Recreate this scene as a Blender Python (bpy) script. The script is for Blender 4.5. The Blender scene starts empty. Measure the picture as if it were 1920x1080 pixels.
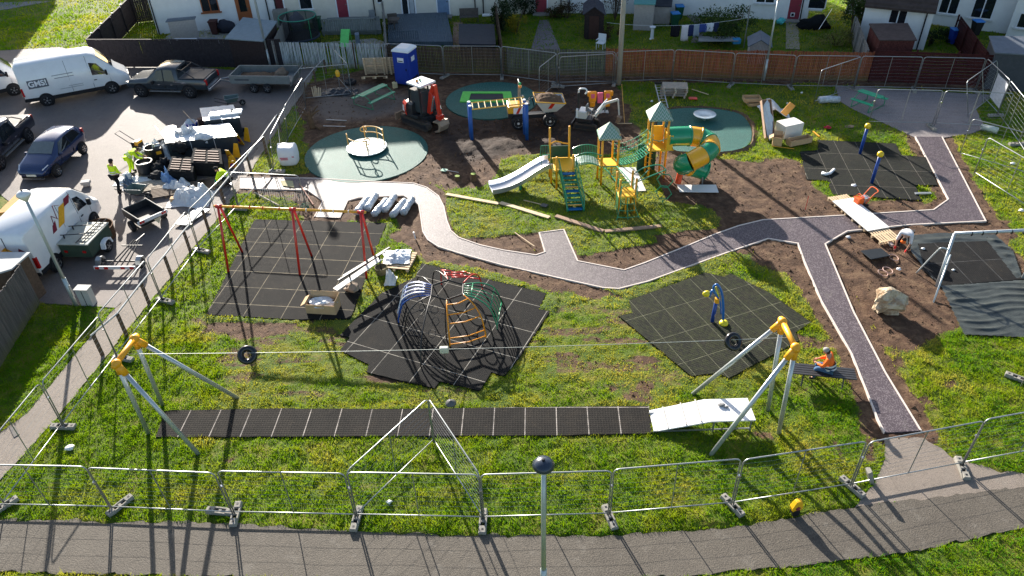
import bpy, math, random
import numpy as np
from mathutils import Vector, Matrix, noise
from math import sin, cos, pi, radians, atan2, hypot, sqrt
random.seed(7); RNG = np.random.default_rng(11)
SC = bpy.context.scene; COL = SC.collection
# ------------------------------------------------------------------ camera
FPX, PITCH, ROLL, CAMH = 1410.0, radians(37.0), radians(-1.87), 17.85
_r = Vector((1, 0, 0)); _w = Vector((0, cos(PITCH), -sin(PITCH))); _u = Vector((0, sin(PITCH), cos(PITCH)))
CR = _r*cos(ROLL) + _u*sin(ROLL); CU = _u*cos(ROLL) - _r*sin(ROLL)
cam = bpy.data.cameras.new('camera'); camo = bpy.data.objects.new('camera', cam); COL.objects.link(camo)
camo.matrix_world = Matrix(((CR.x, CU.x, -_w.x, 0), (CR.y, CU.y, -_w.y, 0), (CR.z, CU.z, -_w.z, CAMH), (0, 0, 0, 1)))
cam.sensor_width = 36; cam.lens = 36*FPX/1920; cam.clip_end = 2000; cam.clip_start = 0.1
SC.camera = camo; SC.render.resolution_x = 1920; SC.render.resolution_y = 1080
# ------------------------------------------------------------------ light
SUN_EL, SUN_AZ = radians(20.0), atan2(-0.35, 0.937)      # azimuth of the sun measured from +y towards +x
sd = Vector((sin(SUN_AZ)*cos(SUN_EL), cos(SUN_AZ)*cos(SUN_EL), sin(SUN_EL)))
sun = bpy.data.lights.new('sun', 'SUN'); sun.energy = 5.0; sun.angle = radians(0.5); sun.color = (1, .93, .83)
suno = bpy.data.objects.new('sun', sun); COL.objects.link(suno)
suno.rotation_euler = sd.to_track_quat('Z', 'Y').to_euler()
wd = bpy.data.worlds.new('World'); SC.world = wd; wd.use_nodes = True
_n = wd.node_tree; _bg = _n.nodes['Background']; _sky = _n.nodes.new('ShaderNodeTexSky')
_sky.sky_type = 'NISHITA'; _sky.sun_disc = False; _sky.sun_elevation = SUN_EL; _sky.sun_rotation = SUN_AZ
_sky.air_density = 1.0; _sky.dust_density = 1.5; _sky.ozone_density = 1.0
_n.links.new(_sky.outputs[0], _bg.inputs[0]); _bg.inputs[1].default_value = 0.08
SC.view_settings.view_transform = 'Standard'; SC.view_settings.look = 'None'
SC.view_settings.exposure = 1.5; SC.view_settings.gamma = 1
# ------------------------------------------------------------------ helpers
def G(px, py, z=0.0):
    """point of the horizontal plane z seen at photo pixel px,py"""
    d = CR*((px-960)/FPX) - CU*((py-540)/FPX) + _w
    t = (z-CAMH)/d.z
    return Vector((d.x*t, d.y*t, z))
def GL(pts, z=0.0): return [G(a, b, z) for a, b in pts]
class MB:
    """collects shapes; build() links them as one mesh object"""
    def __init__(s): s.v = []; s.f = []; s.M = None
    def add(s, vs, fs):
        o = len(s.v)
        if s.M is not None: vs = [s.M @ Vector(p) for p in vs]
        s.v += [tuple(p) for p in vs]; s.f += [tuple(i+o for i in f) for f in fs]; return s
    def box(s, c, d, rz=0, rot=None):
        x, y, z = d[0]/2, d[1]/2, d[2]/2
        R = rot if rot is not None else Matrix.Rotation(rz, 3, 'Z')
        c = Vector(c)
        return s.add([c + R @ Vector(p) for p in ((-x,-y,-z),(x,-y,-z),(x,y,-z),(-x,y,-z),(-x,-y,z),(x,-y,z),(x,y,z),(-x,y,z))],
                     [(0,3,2,1),(4,5,6,7),(0,1,5,4),(1,2,6,5),(2,3,7,6),(3,0,4,7)])
    def bar(s, p, q, w, h, up=(0,0,1)):
        p, q = Vector(p), Vector(q); d = (q-p); L = d.length; d.normalize(); up = Vector(up)
        if abs(d.dot(up)) > .98: up = Vector((0,1,0))
        sx = d.cross(up).normalized(); u2 = sx.cross(d)
        return s.add([a + sx*(i*w/2) + u2*(j*h/2) for a in (p, q) for i, j in ((-1,-1),(1,-1),(1,1),(-1,1))],
                     [(0,3,2,1),(4,5,6,7),(0,1,5,4),(1,2,6,5),(2,3,7,6),(3,0,4,7)])
    def tube(s, pts, r, n=6, closed=False, cap=True, r2=None):
        pts = [Vector(p) for p in pts]; k = len(pts); vs = []; fs = []; prev = None
        for i, p in enumerate(pts):
            if closed: t = pts[(i+1) % k]-pts[i-1]
            else: t = pts[min(i+1, k-1)]-pts[max(i-1, 0)]
            t.normalize()
            if prev is None:
                a = Vector((0,0,1)) if abs(t.z) < .9 else Vector((1,0,0)); x = t.cross(a).normalized()
            else: x = (prev - t*prev.dot(t)).normalized()
            prev = x; y = t.cross(x)
            rr = r if r2 is None else r+(r2-r)*i/(k-1)
            vs += [p + x*(rr*cos(2*pi*j/n)) + y*(rr*sin(2*pi*j/n)) for j in range(n)]
        m = k if closed else k-1
        for i in range(m):
            a = i*n; b = ((i+1) % k)*n
            for j in range(n): fs.append((a+j, a+(j+1) % n, b+(j+1) % n, b+j))
        if cap and not closed: fs.append(tuple(range(n-1, -1, -1))); fs.append(tuple((k-1)*n+j for j in range(n)))
        return s.add(vs, fs)
    def cyl(s, p, q, r, r2=None, n=12): return s.tube([p, q], r, n, r2=r if r2 is None else r2)
    def prism(s, pts, z0, z1):
        n = len(pts)
        ar = sum(pts[i][0]*pts[(i+1) % n][1]-pts[(i+1) % n][0]*pts[i][1] for i in range(n))
        if ar < 0: pts = pts[::-1]
        vs = [(p[0], p[1], z0) for p in pts] + [(p[0], p[1], z1) for p in pts]
        return s.add(vs, [tuple(range(n-1, -1, -1)), tuple(range(n, 2*n))] + [(i, (i+1) % n, n+(i+1) % n, n+i) for i in range(n)])
    def extr(s, prof, a, b, ax='y'):
        """profile in x,z extruded along y from a to b (or in y,z along x)"""
        n = len(prof)
        mk = (lambda p, t: (p[0], t, p[1])) if ax == 'y' else (lambda p, t: (t, p[0], p[1]))
        return s.add([mk(p, a) for p in prof]+[mk(p, b) for p in prof], [tuple(range(n)), tuple(range(2*n-1, n-1, -1))]+[(i, n+i, n+(i+1) % n, (i+1) % n) for i in range(n)])
    def face(s, *pts): return s.add(pts, [tuple(range(len(pts)))])
    def loft(s, rings, cap=True, closed=True):
        n = len(rings[0]); vs = [p for r in rings for p in r]; fs = []
        for i in range(len(rings)-1):
            for j in range(n if closed else n-1): fs.append((i*n+j, i*n+(j+1) % n, (i+1)*n+(j+1) % n, (i+1)*n+j))
        if cap: fs += [tuple(range(n-1, -1, -1)), tuple((len(rings)-1)*n+j for j in range(n))]
        return s.add(vs, fs)
    def lathe(s, c, prof, n=16, cap=True):
        c = Vector(c); return s.loft([[c+Vector((r*cos(2*pi*j/n), r*sin(2*pi*j/n), z)) for j in range(n)] for r, z in prof], cap)
    def ball(s, c, r, n=12, m=8, jit=0, seed=0):
        if not hasattr(r, '__len__'): r = (r, r, r)
        c = Vector(c); rings = []
        for i in range(m+1):
            a = -pi/2+pi*i/m; a = max(min(a, pi/2-.03), -pi/2+.03)
            ring = []
            for j in range(n):
                d = Vector((cos(a)*cos(2*pi*j/n), cos(a)*sin(2*pi*j/n), sin(a)))
                k = 1+jit*noise.noise(d*1.7+Vector((seed*3.1, seed, 0)))
                ring.append(c+Vector((d.x*r[0], d.y*r[1], d.z*r[2]))*k)
            rings.append(ring)
        return s.loft(rings)
    def grid(s, fn, nu, nv):
        vs = [fn(i/nu, j/nv) for j in range(nv+1) for i in range(nu+1)]
        return s.add(vs, [(j*(nu+1)+i, j*(nu+1)+i+1, (j+1)*(nu+1)+i+1, (j+1)*(nu+1)+i) for j in range(nv) for i in range(nu)])
    def torus(s, c, R, r, axis=(0,0,1), n=20, m=8, sy=1):
        c = Vector(c); q = Vector(axis).to_track_quat('Z', 'Y')
        vs = [c + q @ Vector(((R+r*cos(2*pi*j/m))*cos(2*pi*i/n), sy*(R+r*cos(2*pi*j/m))*sin(2*pi*i/n), r*sin(2*pi*j/m))) for i in range(n) for j in range(m)]
        return s.add(vs, [(i*m+j, ((i+1) % n)*m+j, ((i+1) % n)*m+(j+1) % m, i*m+(j+1) % m) for i in range(n) for j in range(m)])
    def build(s, name, mat, par=None, w=0, smooth=False, bev=0, solid=0):
        me = bpy.data.meshes.new(name); vs = s.v
        if par is not None and w:
            inv = par.matrix_basis.inverted()
            if par.parent is not None: inv = inv @ par.parent.matrix_basis.inverted()
            vs = [tuple(inv @ Vector(p)) for p in vs]
        me.from_pydata(vs, [], s.f); me.update()
        if mat is not None: me.materials.append(mat)
        o = bpy.data.objects.new(name, me); COL.objects.link(o)
        if par is not None: o.parent = par
        if smooth: me.shade_smooth()
        if solid: md = o.modifiers.new('s', 'SOLIDIFY'); md.thickness = solid; md.offset = 0
        if bev: md = o.modifiers.new('b', 'BEVEL'); md.width = bev; md.segments = 2; md.limit_method = 'ANGLE'; md.angle_limit = radians(50)
        return o
def tag(o, label=None, cat=None, group=None, kind=None):
    if label: o['label'] = label
    if cat: o['category'] = cat
    if group: o['group'] = group
    if kind: o['kind'] = kind
    return o
def thing(name, label, cat, loc=(0,0,0), rz=0, group=None, rot=None):
    o = bpy.data.objects.new(name, None); COL.objects.link(o); o.empty_display_size = .2
    o.matrix_basis = Matrix.Translation(Vector(loc)) @ (rot.to_4x4() if rot is not None else Matrix.Rotation(rz, 4, 'Z'))
    return tag(o, label, cat, group)
def kids(o): return [c for c in ALLK.get(o.name, [])]
def copy_tree(o, par=None):
    c = o.copy(); COL.objects.link(c)
    if par is not None: c.parent = par
    for ch in [x for x in o.children]: copy_tree(ch, c)
    return c
def copy_thing(src, label, loc, rz=0, sx=1, rot=None, group=None):
    c = copy_tree(src); c['label'] = label
    c.matrix_basis = Matrix.Translation(Vector(loc)) @ (rot.to_4x4() if rot is not None else Matrix.Rotation(rz, 4, 'Z')) @ Matrix.Diagonal((sx, 1, 1, 1))
    if group: c['group'] = group
    return c
def one(name, mb, mat, label, cat, group=None, kind=None, **k):
    """a thing that is a single mesh, its origin moved to the middle of its base"""
    xs = [p[0] for p in mb.v]; ys = [p[1] for p in mb.v]; zs = [p[2] for p in mb.v]
    c = Vector(((min(xs)+max(xs))/2, (min(ys)+max(ys))/2, min(zs)))
    mb.v = [(p[0]-c.x, p[1]-c.y, p[2]-c.z) for p in mb.v]
    o = mb.build(name, mat, **k); o.location = c
    return tag(o, label, cat, group, kind)
# ------------------------------------------------------------------ materials
_MC = {}
def mat(name, col, rough=.6, metal=0, var=.15, ns=6, bump=0, bs=40, col2=None, nt=.5, spec=.5, coat=0, alpha=1, trans=0, tl=0, wave=None):
    """principled with noisy colour (col..col2), optional bump; alpha/trans/translucency"""
    if name in _MC: return _MC[name]
    if spec == .5 and rough >= .5: spec = .18
    m = bpy.data.materials.new(name); m.use_nodes = True; t = m.node_tree; L = t.links
    b = t.nodes['Principled BSDF']; b.inputs['Roughness'].default_value = rough; b.inputs['Metallic'].default_value = metal
    b.inputs['Specular IOR Level'].default_value = spec; b.inputs['Coat Weight'].default_value = coat
    b.inputs['Coat Roughness'].default_value = .08
    if trans: b.inputs['Transmission Weight'].default_value = trans
    b.inputs['Alpha'].default_value = alpha
    tc = t.nodes.new('ShaderNodeTexCoord'); n = t.nodes.new('ShaderNodeTexNoise')
    n.inputs['Scale'].default_value = ns; n.inputs['Detail'].default_value = 6; n.inputs['Roughness'].default_value = .65
    L.new(tc.outputs['Object'], n.inputs['Vector'])
    r = t.nodes.new('ShaderNodeValToRGB'); L.new(n.outputs[0], r.inputs[0])
    if col2 is None:
        a = [max(0, c*(1-var)) for c in col]; d = [min(1, c*(1+var)) for c in col]
    else: a, d = col, col2
    e = r.color_ramp.elements
    w_ = .22 if col2 is None else .07
    e[0].position = nt-w_; e[0].color = (*a, 1); e[1].position = nt+w_; e[1].color = (*d, 1)
    L.new(r.outputs[0], b.inputs['Base Color'])
    if bump:
        n2 = t.nodes.new('ShaderNodeTexNoise'); n2.inputs['Scale'].default_value = bs; n2.inputs['Detail'].default_value = 4
        L.new(tc.outputs['Object'], n2.inputs['Vector'])
        bp = t.nodes.new('ShaderNodeBump'); bp.inputs['Strength'].default_value = 1; bp.inputs['Distance'].default_value = bump
        L.new(n2.outputs[0], bp.inputs['Height']); L.new(bp.outputs[0], b.inputs['Normal'])
        if wave:   # (scale, axis, depth) grooves: boards, profiled sheet
            wv = t.nodes.new('ShaderNodeTexWave'); wv.bands_direction = wave[1]; wv.inputs['Scale'].default_value = wave[0]
            wv.inputs['Distortion'].default_value = 0.1
            L.new(tc.outputs['Object'], wv.inputs['Vector'])
            b2 = t.nodes.new('ShaderNodeBump'); b2.inputs['Distance'].default_value = wave[2]; b2.inputs['Strength'].default_value = 1
            L.new(wv.outputs[0], b2.inputs['Height']); L.new(bp.outputs[0], b2.inputs['Normal']); L.new(b2.outputs[0], b.inputs['Normal'])
    if tl:
        tr = t.nodes.new('ShaderNodeBsdfTranslucent'); mx = t.nodes.new('ShaderNodeMixShader'); mx.inputs[0].default_value = tl
        L.new(r.outputs[0], tr.inputs[0]); L.new(b.outputs[0], mx.inputs[1]); L.new(tr.outputs[0], mx.inputs[2])
        L.new(mx.outputs[0], t.nodes['Material Output'].inputs[0])
    _MC[name] = m; return m
GALV = mat('galvanised steel', (.33,.345,.35), .42, .7, .15, 9)
GALVD = mat('dull galvanised steel', (.33,.35,.36), .5, .6, .2, 6)
STEEL = mat('grey steel pole', (.42,.46,.46), .35, .35, .08, 3)
BLACKM = mat('black metal', (.015,.015,.017), .4, .2)
RUB = mat('black rubber', (.018,.018,.02), .55, 0, .3, 12, .004, 60)
PLBLK = mat('black plastic', (.02,.021,.024), .38)
WHITE = mat('white paint', (.78,.79,.8), .35, 0, .04)
WOOD = mat('pale new timber', (.62,.47,.3), .7, 0, .18, 7, .002, 50)
WOODD = mat('weathered brown timber', (.12,.08,.055), .85, 0, .3, 9, .004, 40)
CONC = mat('grey concrete', (.27,.255,.225), .9, 0, .2, 10, .004, 60)
GLASS = mat('dark window glass', (.012,.016,.02), .06, 0, .3, 2, spec=.8)
CARD = mat('brown cardboard', (.5,.34,.19), .8, 0, .12, 6)
PLASW = mat('white plastic sheet', (.75,.77,.78), .3, 0, .1, 8, .02, 12, tl=.2)
CHROME = mat('bright metal', (.7,.7,.72), .2, .9)
REDP = mat('red paint', (.6,.025,.015), .3, 0, .08, coat=.3)
YELP = mat('yellow paint', (.8,.38,.02), .35, 0, .06, coat=.3)
GRNP = mat('green paint', (.015,.25,.11), .35, 0, .08, coat=.3)
BLUP = mat('blue paint', (.012,.07,.3), .35, 0, .1, coat=.3)
# ================================================================== GROUND
def vnoise(x, y, sc, seed=0, octv=4, pers=.5):
    out = np.zeros_like(x); amp = 1; tot = 0
    for o in range(octv):
        rg = np.random.default_rng(seed*17+o); tab = rg.random((256, 256))
        u = x*sc; v = y*sc; i = np.floor(u).astype(int); j = np.floor(v).astype(int); fu = u-i; fv = v-j
        fu = fu*fu*(3-2*fu); fv = fv*fv*(3-2*fv)
        a = tab[i % 256, j % 256]; b = tab[(i+1) % 256, j % 256]; c = tab[i % 256, (j+1) % 256]; d = tab[(i+1) % 256, (j+1) % 256]
        out += amp*((a*(1-fu)+b*fu)*(1-fv)+(c*(1-fu)+d*fu)*fv); tot += amp; amp *= pers; sc *= 2.03
    return out/tot
def inpoly(x, y, P):
    r = np.zeros(x.shape, bool); n = len(P)
    for i in range(n):
        x1, y1 = P[i][0], P[i][1]; x2, y2 = P[(i+1) % n][0], P[(i+1) % n][1]
        if y1 == y2: continue
        c = ((y1 > y) != (y2 > y)) & (x < (x2-x1)*(y-y1)/(y2-y1)+x1); r ^= c
    return r
def dpoly(x, y, P, closed=True):
    d = np.full(x.shape, 1e9); n = len(P)
    for i in range(n if closed else n-1):
        a = P[i]; b = P[(i+1) % n]; ex, ey = b[0]-a[0], b[1]-a[1]; L = ex*ex+ey*ey+1e-9
        t = np.clip(((x-a[0])*ex+(y-a[1])*ey)/L, 0, 1)
        d = np.minimum(d, np.hypot(x-a[0]-t*ex, y-a[1]-t*ey))
    return d
def smooth_poly(P, k=2):
    P = [Vector((p[0], p[1])) for p in P]
    for _ in range(k):
        Q = []
        for i in range(len(P)):
            a, b = P[i], P[(i+1) % len(P)]; Q += [a*.75+b*.25, a*.25+b*.75]
        P = Q
    return P
# outlines read off the photograph (pixels on the ground plane)
PATH = [(450,333),(590,335),(700,341),(775,344),(800,352),(822,368),(832,388),(838,415),(845,433),(860,446),(900,460),(945,470),(1005,479),(1022,473),(1011,437),(1057,431),(1083,490),(1170,507),(1210,493),(1280,465),(1340,440),(1385,424),(1430,413),(1500,409),(1590,404),(1750,394),(1778,374),(1716,257),(1766,257),(1848,415),(1705,422),(1588,434),(1547,458),(1600,585),(1660,700),(1726,808),(1658,812),(1646,788),(1597,665),(1540,565),(1508,490),(1496,457),(1440,448),(1375,470),(1300,497),(1215,528),(1160,542),(1130,540),(1040,520),(940,497),(860,475),(822,463),(802,450),(793,435),(788,400),(785,384),(757,367),(672,371),(652,377),(637,409),(590,407),(606,377),(577,357),(450,354)]
CARPARK = [(-700,150),(-300,120),(0,95),(110,88),(178,100),(300,118),(440,132),(600,120),(560,160),(520,215),(420,380),(217,577),(75,568),(60,520),(-80,470),(-120,420),(-10,412),(22,388),(20,380),(-14,352),(-100,330),(-900,330)]
LPATH = [(600,120),(566,176),(527,232),(425,389),(390,432),(357,471),(302,541),(240,615),(185,687),(100,790),(20,878),(-100,1010),(-330,1000),(-150,890),(-30,832),(52,775),(147,657),(217,577),(420,380),(520,215),(560,160)]
FPATH = [(-400,965),(0,974),(210,978),(430,981),(660,998),(900,1004),(1150,1004),(1400,986),(1600,951),(1700,938),(1920,914),(2200,860),(2300,905),(2100,950),(1920,990),(1700,1037),(1450,1066),(1300,1079),(1000,1092),(430,1081),(200,1076),(-400,1064)]
APRON = [(1657,822),(1732,822),(1790,858),(1850,878),(1930,890),(2100,868),(2200,858),(1920,914),(1700,938),(1604,950),(1640,905),(1660,860)]
M_SWING = [(478,412),(725,419),(706,467),(687,520),(657,598),(555,600),(387,591)]
M_CLIMB = [(791,494),(1024,551),(1010,581),(1031,585),(1005,624),(974,670),(945,706),(921,699),(899,733),(825,716),(815,729),(687,699),(692,684),(638,658),(656,634),(638,629),(716,550),(779,521),(785,506)]
M_RIGHT = [(1180,564),(1322,512),(1356,520),(1370,514),(1440,548),(1520,605),(1492,624),(1497,640),(1415,684),(1367,710),(1345,700),(1296,706),(1160,593),(1187,588)]
M_BALL = [(1533,263),(1679,270),(1690,292),(1736,295),(1758,348),(1716,348),(1727,376),(1561,365),(1553,340),(1513,337),(1500,285),(1534,282)]
M_RSW = [(1722,456),(1853,451),(1917,524),(1765,537),(1728,505)]
M_ZIP = [(311,771),(500,767),(700,768),(960,765),(1216,762),(1222,813),(1050,817),(620,819),(293,820)]
TARP = [(1762,537),(1990,520),(2010,635),(1920,634),(1806,629)]
PAD3 = [(1240,207),(1285,203),(1330,203),(1385,211),(1403,228),(1411,250),(1405,275),(1365,286),(1310,287),(1262,284),(1236,270),(1229,240)]
W = lambda L: [(p.x, p.y) for p in GL(L)]
wPATH, wCAR, wLP, wFP, wAP = map(W, (PATH, CARPARK, LPATH, FPATH, APRON))
CIR = lambda c, r, n=48, rx=1: [(c[0]+rx*r*cos(2*pi*i/n), c[1]+r*sin(2*pi*i/n)) for i in range(n)]
wPAD1 = CIR((-7.37, 35.85), 3.2); wPAD2 = CIR((-.83, 42.2), 2.72)
wPAD3 = [tuple(p) for p in smooth_poly(W(PAD3))]
MATS = {k: W(v) for k, v in dict(swing=M_SWING, climb=M_CLIMB, right=M_RIGHT, ball=M_BALL, rsw=M_RSW, zip=M_ZIP, tarp=TARP).items()}
SLAB = W([(1566,160),(1860,178),(1830,205),(1848,240),(1822,250),(1770,258),(1716,258),(1660,232),(1600,205),(1575,190)])
# bare soil areas
SOIL = [W(p) for p in (
 [(548,195),(560,165),(640,140),(700,128),(840,128),(1050,140),(1160,150),(1165,168),(1175,190),(1185,215),(1205,262),(1160,292),(960,290),(935,325),(905,352),(835,358),(800,345),(640,338),(590,322),(572,290),(575,240),(556,215)],
 [(1225,280),(1290,290),(1420,300),(1500,300),(1520,340),(1560,370),(1730,380),(1745,395),(1590,402),(1430,411),(1340,438),(1280,463),(1210,491),(1170,505),(1092,486),(1090,480),(1230,440),(1345,425),(1330,395),(1250,378),(1220,330)],
 [(870,447),(930,440),(1013,436),(1020,472),(1005,478),(945,469)],
 [(1092,486),(1230,455),(1330,430),(1340,440),(1280,465),(1210,493),(1170,505)],
 [(1556,458),(1590,438),(1700,428),(1850,420),(1900,440),(1925,540),(1800,600),(1790,625),(1740,640),(1690,652),(1650,650),(1600,575)],
 [(1400,478),(1440,450),(1494,460),(1540,565),(1560,600),(1520,560),(1480,510),(1430,498)],
 [(650,378),(760,368),(785,385),(800,450),(860,477),(1130,542),(1165,545),(1170,556),(1110,556),(1030,545),(920,512),(800,492),(770,470),(735,440),(740,415),(640,408)],
 [(370,596),(560,604),(540,628),(460,640),(375,628)],
 [(575,355),(604,376),(585,408),(545,395),(545,372)],
 [(1560,158),(1840,172),(1920,175),(1930,150),(1000,128),(1000,150)],
 [(1850,415),(1700,425),(1700,437),(1900,440),(1890,415)],
)]
TURF = [W(p) for p in (
 [(835,360),(925,348),(940,300),(985,290),(1205,290),(1235,330),(1248,377),(1335,392),(1352,412),(1345,425),(1225,440),(1235,455),(1085,480),(1057,430),(1012,436),(870,447),(855,440),(845,420),(838,395)],
 [(1120,538),(1165,545),(1215,530),(1300,499),(1375,472),(1400,480),(1320,510),(1182,562)],
 [(725,415),(738,415),(708,480),(660,602),(640,630),(620,600),(655,600),(705,470)],
 [(380,588),(560,597),(560,606),(378,600)],
 [(815,488),(930,512),(1025,545),(1050,560),(1035,590),(1010,585),(1022,556),(790,498)],
)]
DARKSOIL = W([(780,190),(860,215),(1000,215),(1020,150),(1150,160),(1175,250),(1100,290),(1000,285),(940,300),(860,320),(820,285),(810,250)])
PALESOIL = W([(590,165),(700,150),(780,180),(760,215),(690,230),(600,235),(570,215)])
HARD = [wPATH, wCAR, wLP, wFP, wAP, wPAD1, wPAD2, wPAD3, SLAB] + list(MATS.values())
def axisgrid(segs):
    out = []
    for a, b, s in segs: out += list(np.arange(a, b, s))
    out.append(segs[-1][1]); return np.array(out)
xs = axisgrid([(-900,-100,100),(-100,-48,6),(-48,-21,.3),(-21,24,.1),(24,42,.3),(42,100,6),(100,900,100)])
ys = axisgrid([(-60,8,8),(8,11.5,.5),(11.5,46.5,.1),(46.5,70,.3),(70,130,6),(130,1200,90)])
def ground_fields(X, Y):
    nz = vnoise(X, Y, .9, 1, 4); fine = vnoise(X, Y, 4.2, 2, 3)
    hard = np.zeros(X.shape, bool)
    for P in HARD: hard |= inpoly(X, Y, P)
    soil = np.zeros(X.shape); turf = np.zeros(X.shape)
    wob = (vnoise(X, Y, 1.3, 3, 4)-.5)*1.5
    for P in SOIL:
        s_ = inpoly(X, Y, P)*2.0-1; d = dpoly(X, Y, P)*s_
        soil = np.maximum(soil, np.clip((d+wob*.7)*2.2+.5, 0, 1))
    dp = dpoly(X, Y, wPATH); soil = np.maximum(soil, np.clip((.62-dp+wob*.35)*4, 0, 1)*(X > -13.5))
    # worn tracks over the lawn in front of the mats, and wheel marks at the right
    band = np.exp(-((Y-19.2-.35*np.sin(X*.35))/1.3)**2)*(X > -10)*(X < 8.5)
    wear = np.clip((vnoise(np.asarray(X*.55), Y*2.2, .8, 5, 4)-.55)*5, 0, 1)*band*.8
    tx = np.exp(-((X-11.1-.02*(Y-17)**2*.0-(Y-17)*.22)/.22)**2)+np.exp(-((X-12.7-(Y-17)*.25)/.25)**2)+np.exp(-((X-9.6-(Y-17)*-.05)/.2)**2)*.6
    wear = np.maximum(wear, np.clip(tx*(Y > 14.5)*(Y < 22)*np.clip(fine*1.9-.3, 0, 1), 0, .75))
    wear = np.maximum(wear, np.clip((nz-.72)*7, 0, .7)*(Y < 24)*(X > -11)*(X < 15)*(Y > 15))
    soil = np.maximum(soil, wear)
    trample = np.clip((vnoise(X*.5, Y*2.1, 1.0, 71, 5, .6)-.50)*6, 0, .62)*np.exp(-((Y-20.3)/3.8)**2)*(X > -11)*(X < 10); soil = np.maximum(soil, trample)
    for P in TURF:
        i_ = inpoly(X, Y, P); turf = np.maximum(turf, i_*1.0)
    soil = soil*(1-turf*.97)
    gd = W([(240,20),(245,120),(420,115),(400,20)])
    # yards behind the back fences: mostly paved or dark grass
    dark = inpoly(X, Y, DARKSOIL)*1.0*np.clip(dpoly(X, Y, DARKSOIL)*1.2+wob*.3, 0, 1); pale = inpoly(X, Y, PALESOIL)*np.clip(dpoly(X, Y, PALESOIL), 0, 1)
    tr_ = inpoly(X, Y, W([(1250,300),(1500,290),(1560,360),(1430,408),(1330,400)]))
    return hard, soil, turf, dark, pale, nz, fine, band
X, Y = np.meshgrid(xs, ys); hard, soil, turf, dark, pale, nz, fine, band = ground_fields(X, Y)
rough_ = vnoise(X, Y, 2.6, 9, 4, .6)-.5; clod = vnoise(X, Y, 1.7, 12, 5, .62)-.5
near = (X > -22)*(X < 27)*(Y < 47)*1.0
Z = near*((rough_*.05+(vnoise(X, Y, 4.2, 51, 3)-.5)*.085)*(1-soil)+soil*clod*.15*(1+dark*.8)+turf*.035-.005) - .012
Z += near*inpoly(X, Y, DARKSOIL)*np.clip(dpoly(X, Y, DARKSOIL), 0, 1)*(vnoise(X, Y, .8, 21, 3)-.5)*.35
Z = np.where(hard, -.045, Z)
def grid_mesh(name, X, Y, Z, mt, attrs):
    ny, nx = X.shape; me = bpy.data.meshes.new(name)
    co = np.stack([X, Y, Z], -1).reshape(-1, 3).astype(np.float32)
    i = np.arange(ny*nx).reshape(ny, nx); q = np.stack([i[:-1, :-1], i[:-1, 1:], i[1:, 1:], i[1:, :-1]], -1).reshape(-1, 4)
    me.vertices.add(len(co)); me.vertices.foreach_set('co', co.ravel())
    me.loops.add(q.size); me.loops.foreach_set('vertex_index', q.ravel().astype(np.int32))
    me.polygons.add(len(q)); me.polygons.foreach_set('loop_start', np.arange(0, q.size, 4, dtype=np.int32))
    me.update(calc_edges=True)
    for k, a in attrs.items():
        at = me.attributes.new(k, 'FLOAT', 'POINT'); at.data.foreach_set('value', np.asarray(a, np.float32).ravel())
    me.materials.append(mt); me.shade_smooth(); o = bpy.data.objects.new(name, me); COL.objects.link(o); return o
class NT:
    """small helper to write node trees"""
    def __init__(s, name):
        s.m = bpy.data.materials.new(name); s.m.use_nodes = True; s.t = s.m.node_tree; s.b = s.t.nodes['Principled BSDF']
        s.tc = s.t.nodes.new('ShaderNodeTexCoord').outputs['Object']
    def noise(s, sc, det=5, vec=None, r=.6):
        n = s.t.nodes.new('ShaderNodeTexNoise'); n.inputs['Scale'].default_value = sc; n.inputs['Detail'].default_value = det; n.inputs['Roughness'].default_value = r
        s.t.links.new(vec or s.tc, n.inputs['Vector']); return n.outputs[0]
    def vor(s, sc):
        n = s.t.nodes.new('ShaderNodeTexVoronoi'); n.inputs['Scale'].default_value = sc; s.t.links.new(s.tc, n.inputs['Vector']); return n.outputs['Color']
    def ramp(s, inp, *st):
        r = s.t.nodes.new('ShaderNodeValToRGB'); s.t.links.new(inp, r.inputs[0]); e = r.color_ramp.elements
        while len(e) < len(st): e.new(.5)
        for k, (p, c) in enumerate(st):
            e[k].position = p; e[k].color = (*c, 1) if hasattr(c, '__len__') else (c, c, c, 1)
        return r.outputs[0]
    def mix(s, f, a, b, mode='MIX'):
        n = s.t.nodes.new('ShaderNodeMix'); n.data_type = 'RGBA'; n.blend_type = mode
        for k, v in ((0, f), (6, a), (7, b)):
            if hasattr(v, 'links'): s.t.links.new(v, n.inputs[k])
            else: n.inputs[k].default_value = v if k == 0 else ((*v, 1) if len(v) == 3 else v)
        return n.outputs[2]
    def math(s, op, a, b=0):
        n = s.t.nodes.new('ShaderNodeMath'); n.operation = op
        for k, v in ((0, a), (1, b)):
            if hasattr(v, 'links'): s.t.links.new(v, n.inputs[k])
            else: n.inputs[k].default_value = v
        return n.outputs[0]
    def attr(s, k):
        n = s.t.nodes.new('ShaderNodeAttribute'); n.attribute_name = k; return n.outputs['Fac']
    def col(s, c): s.t.links.new(c, s.b.inputs['Base Color']); return s
    def bump(s, h, d, prev=None):
        n = s.t.nodes.new('ShaderNodeBump'); n.inputs['Distance'].default_value = d; n.inputs['Strength'].default_value = 1
        s.t.links.new(h, n.inputs['Height'])
        if prev: s.t.links.new(prev, n.inputs['Normal'])
        s.t.links.new(n.outputs[0], s.b.inputs['Normal']); return n.outputs[0]
    def rough(s, v):
        if hasattr(v, 'links'): s.t.links.new(v, s.b.inputs['Roughness'])
        else: s.b.inputs['Roughness'].default_value = v
        return s
g = NT('ground grass and soil'); g.rough(.85); g.b.inputs['Specular IOR Level'].default_value = .25
gr = g.ramp(g.noise(1.1, 8), (.3, (.045,.10,.006)), (.5, (.12,.17,.010)), (.72, (.27,.22,.035)))
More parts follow.
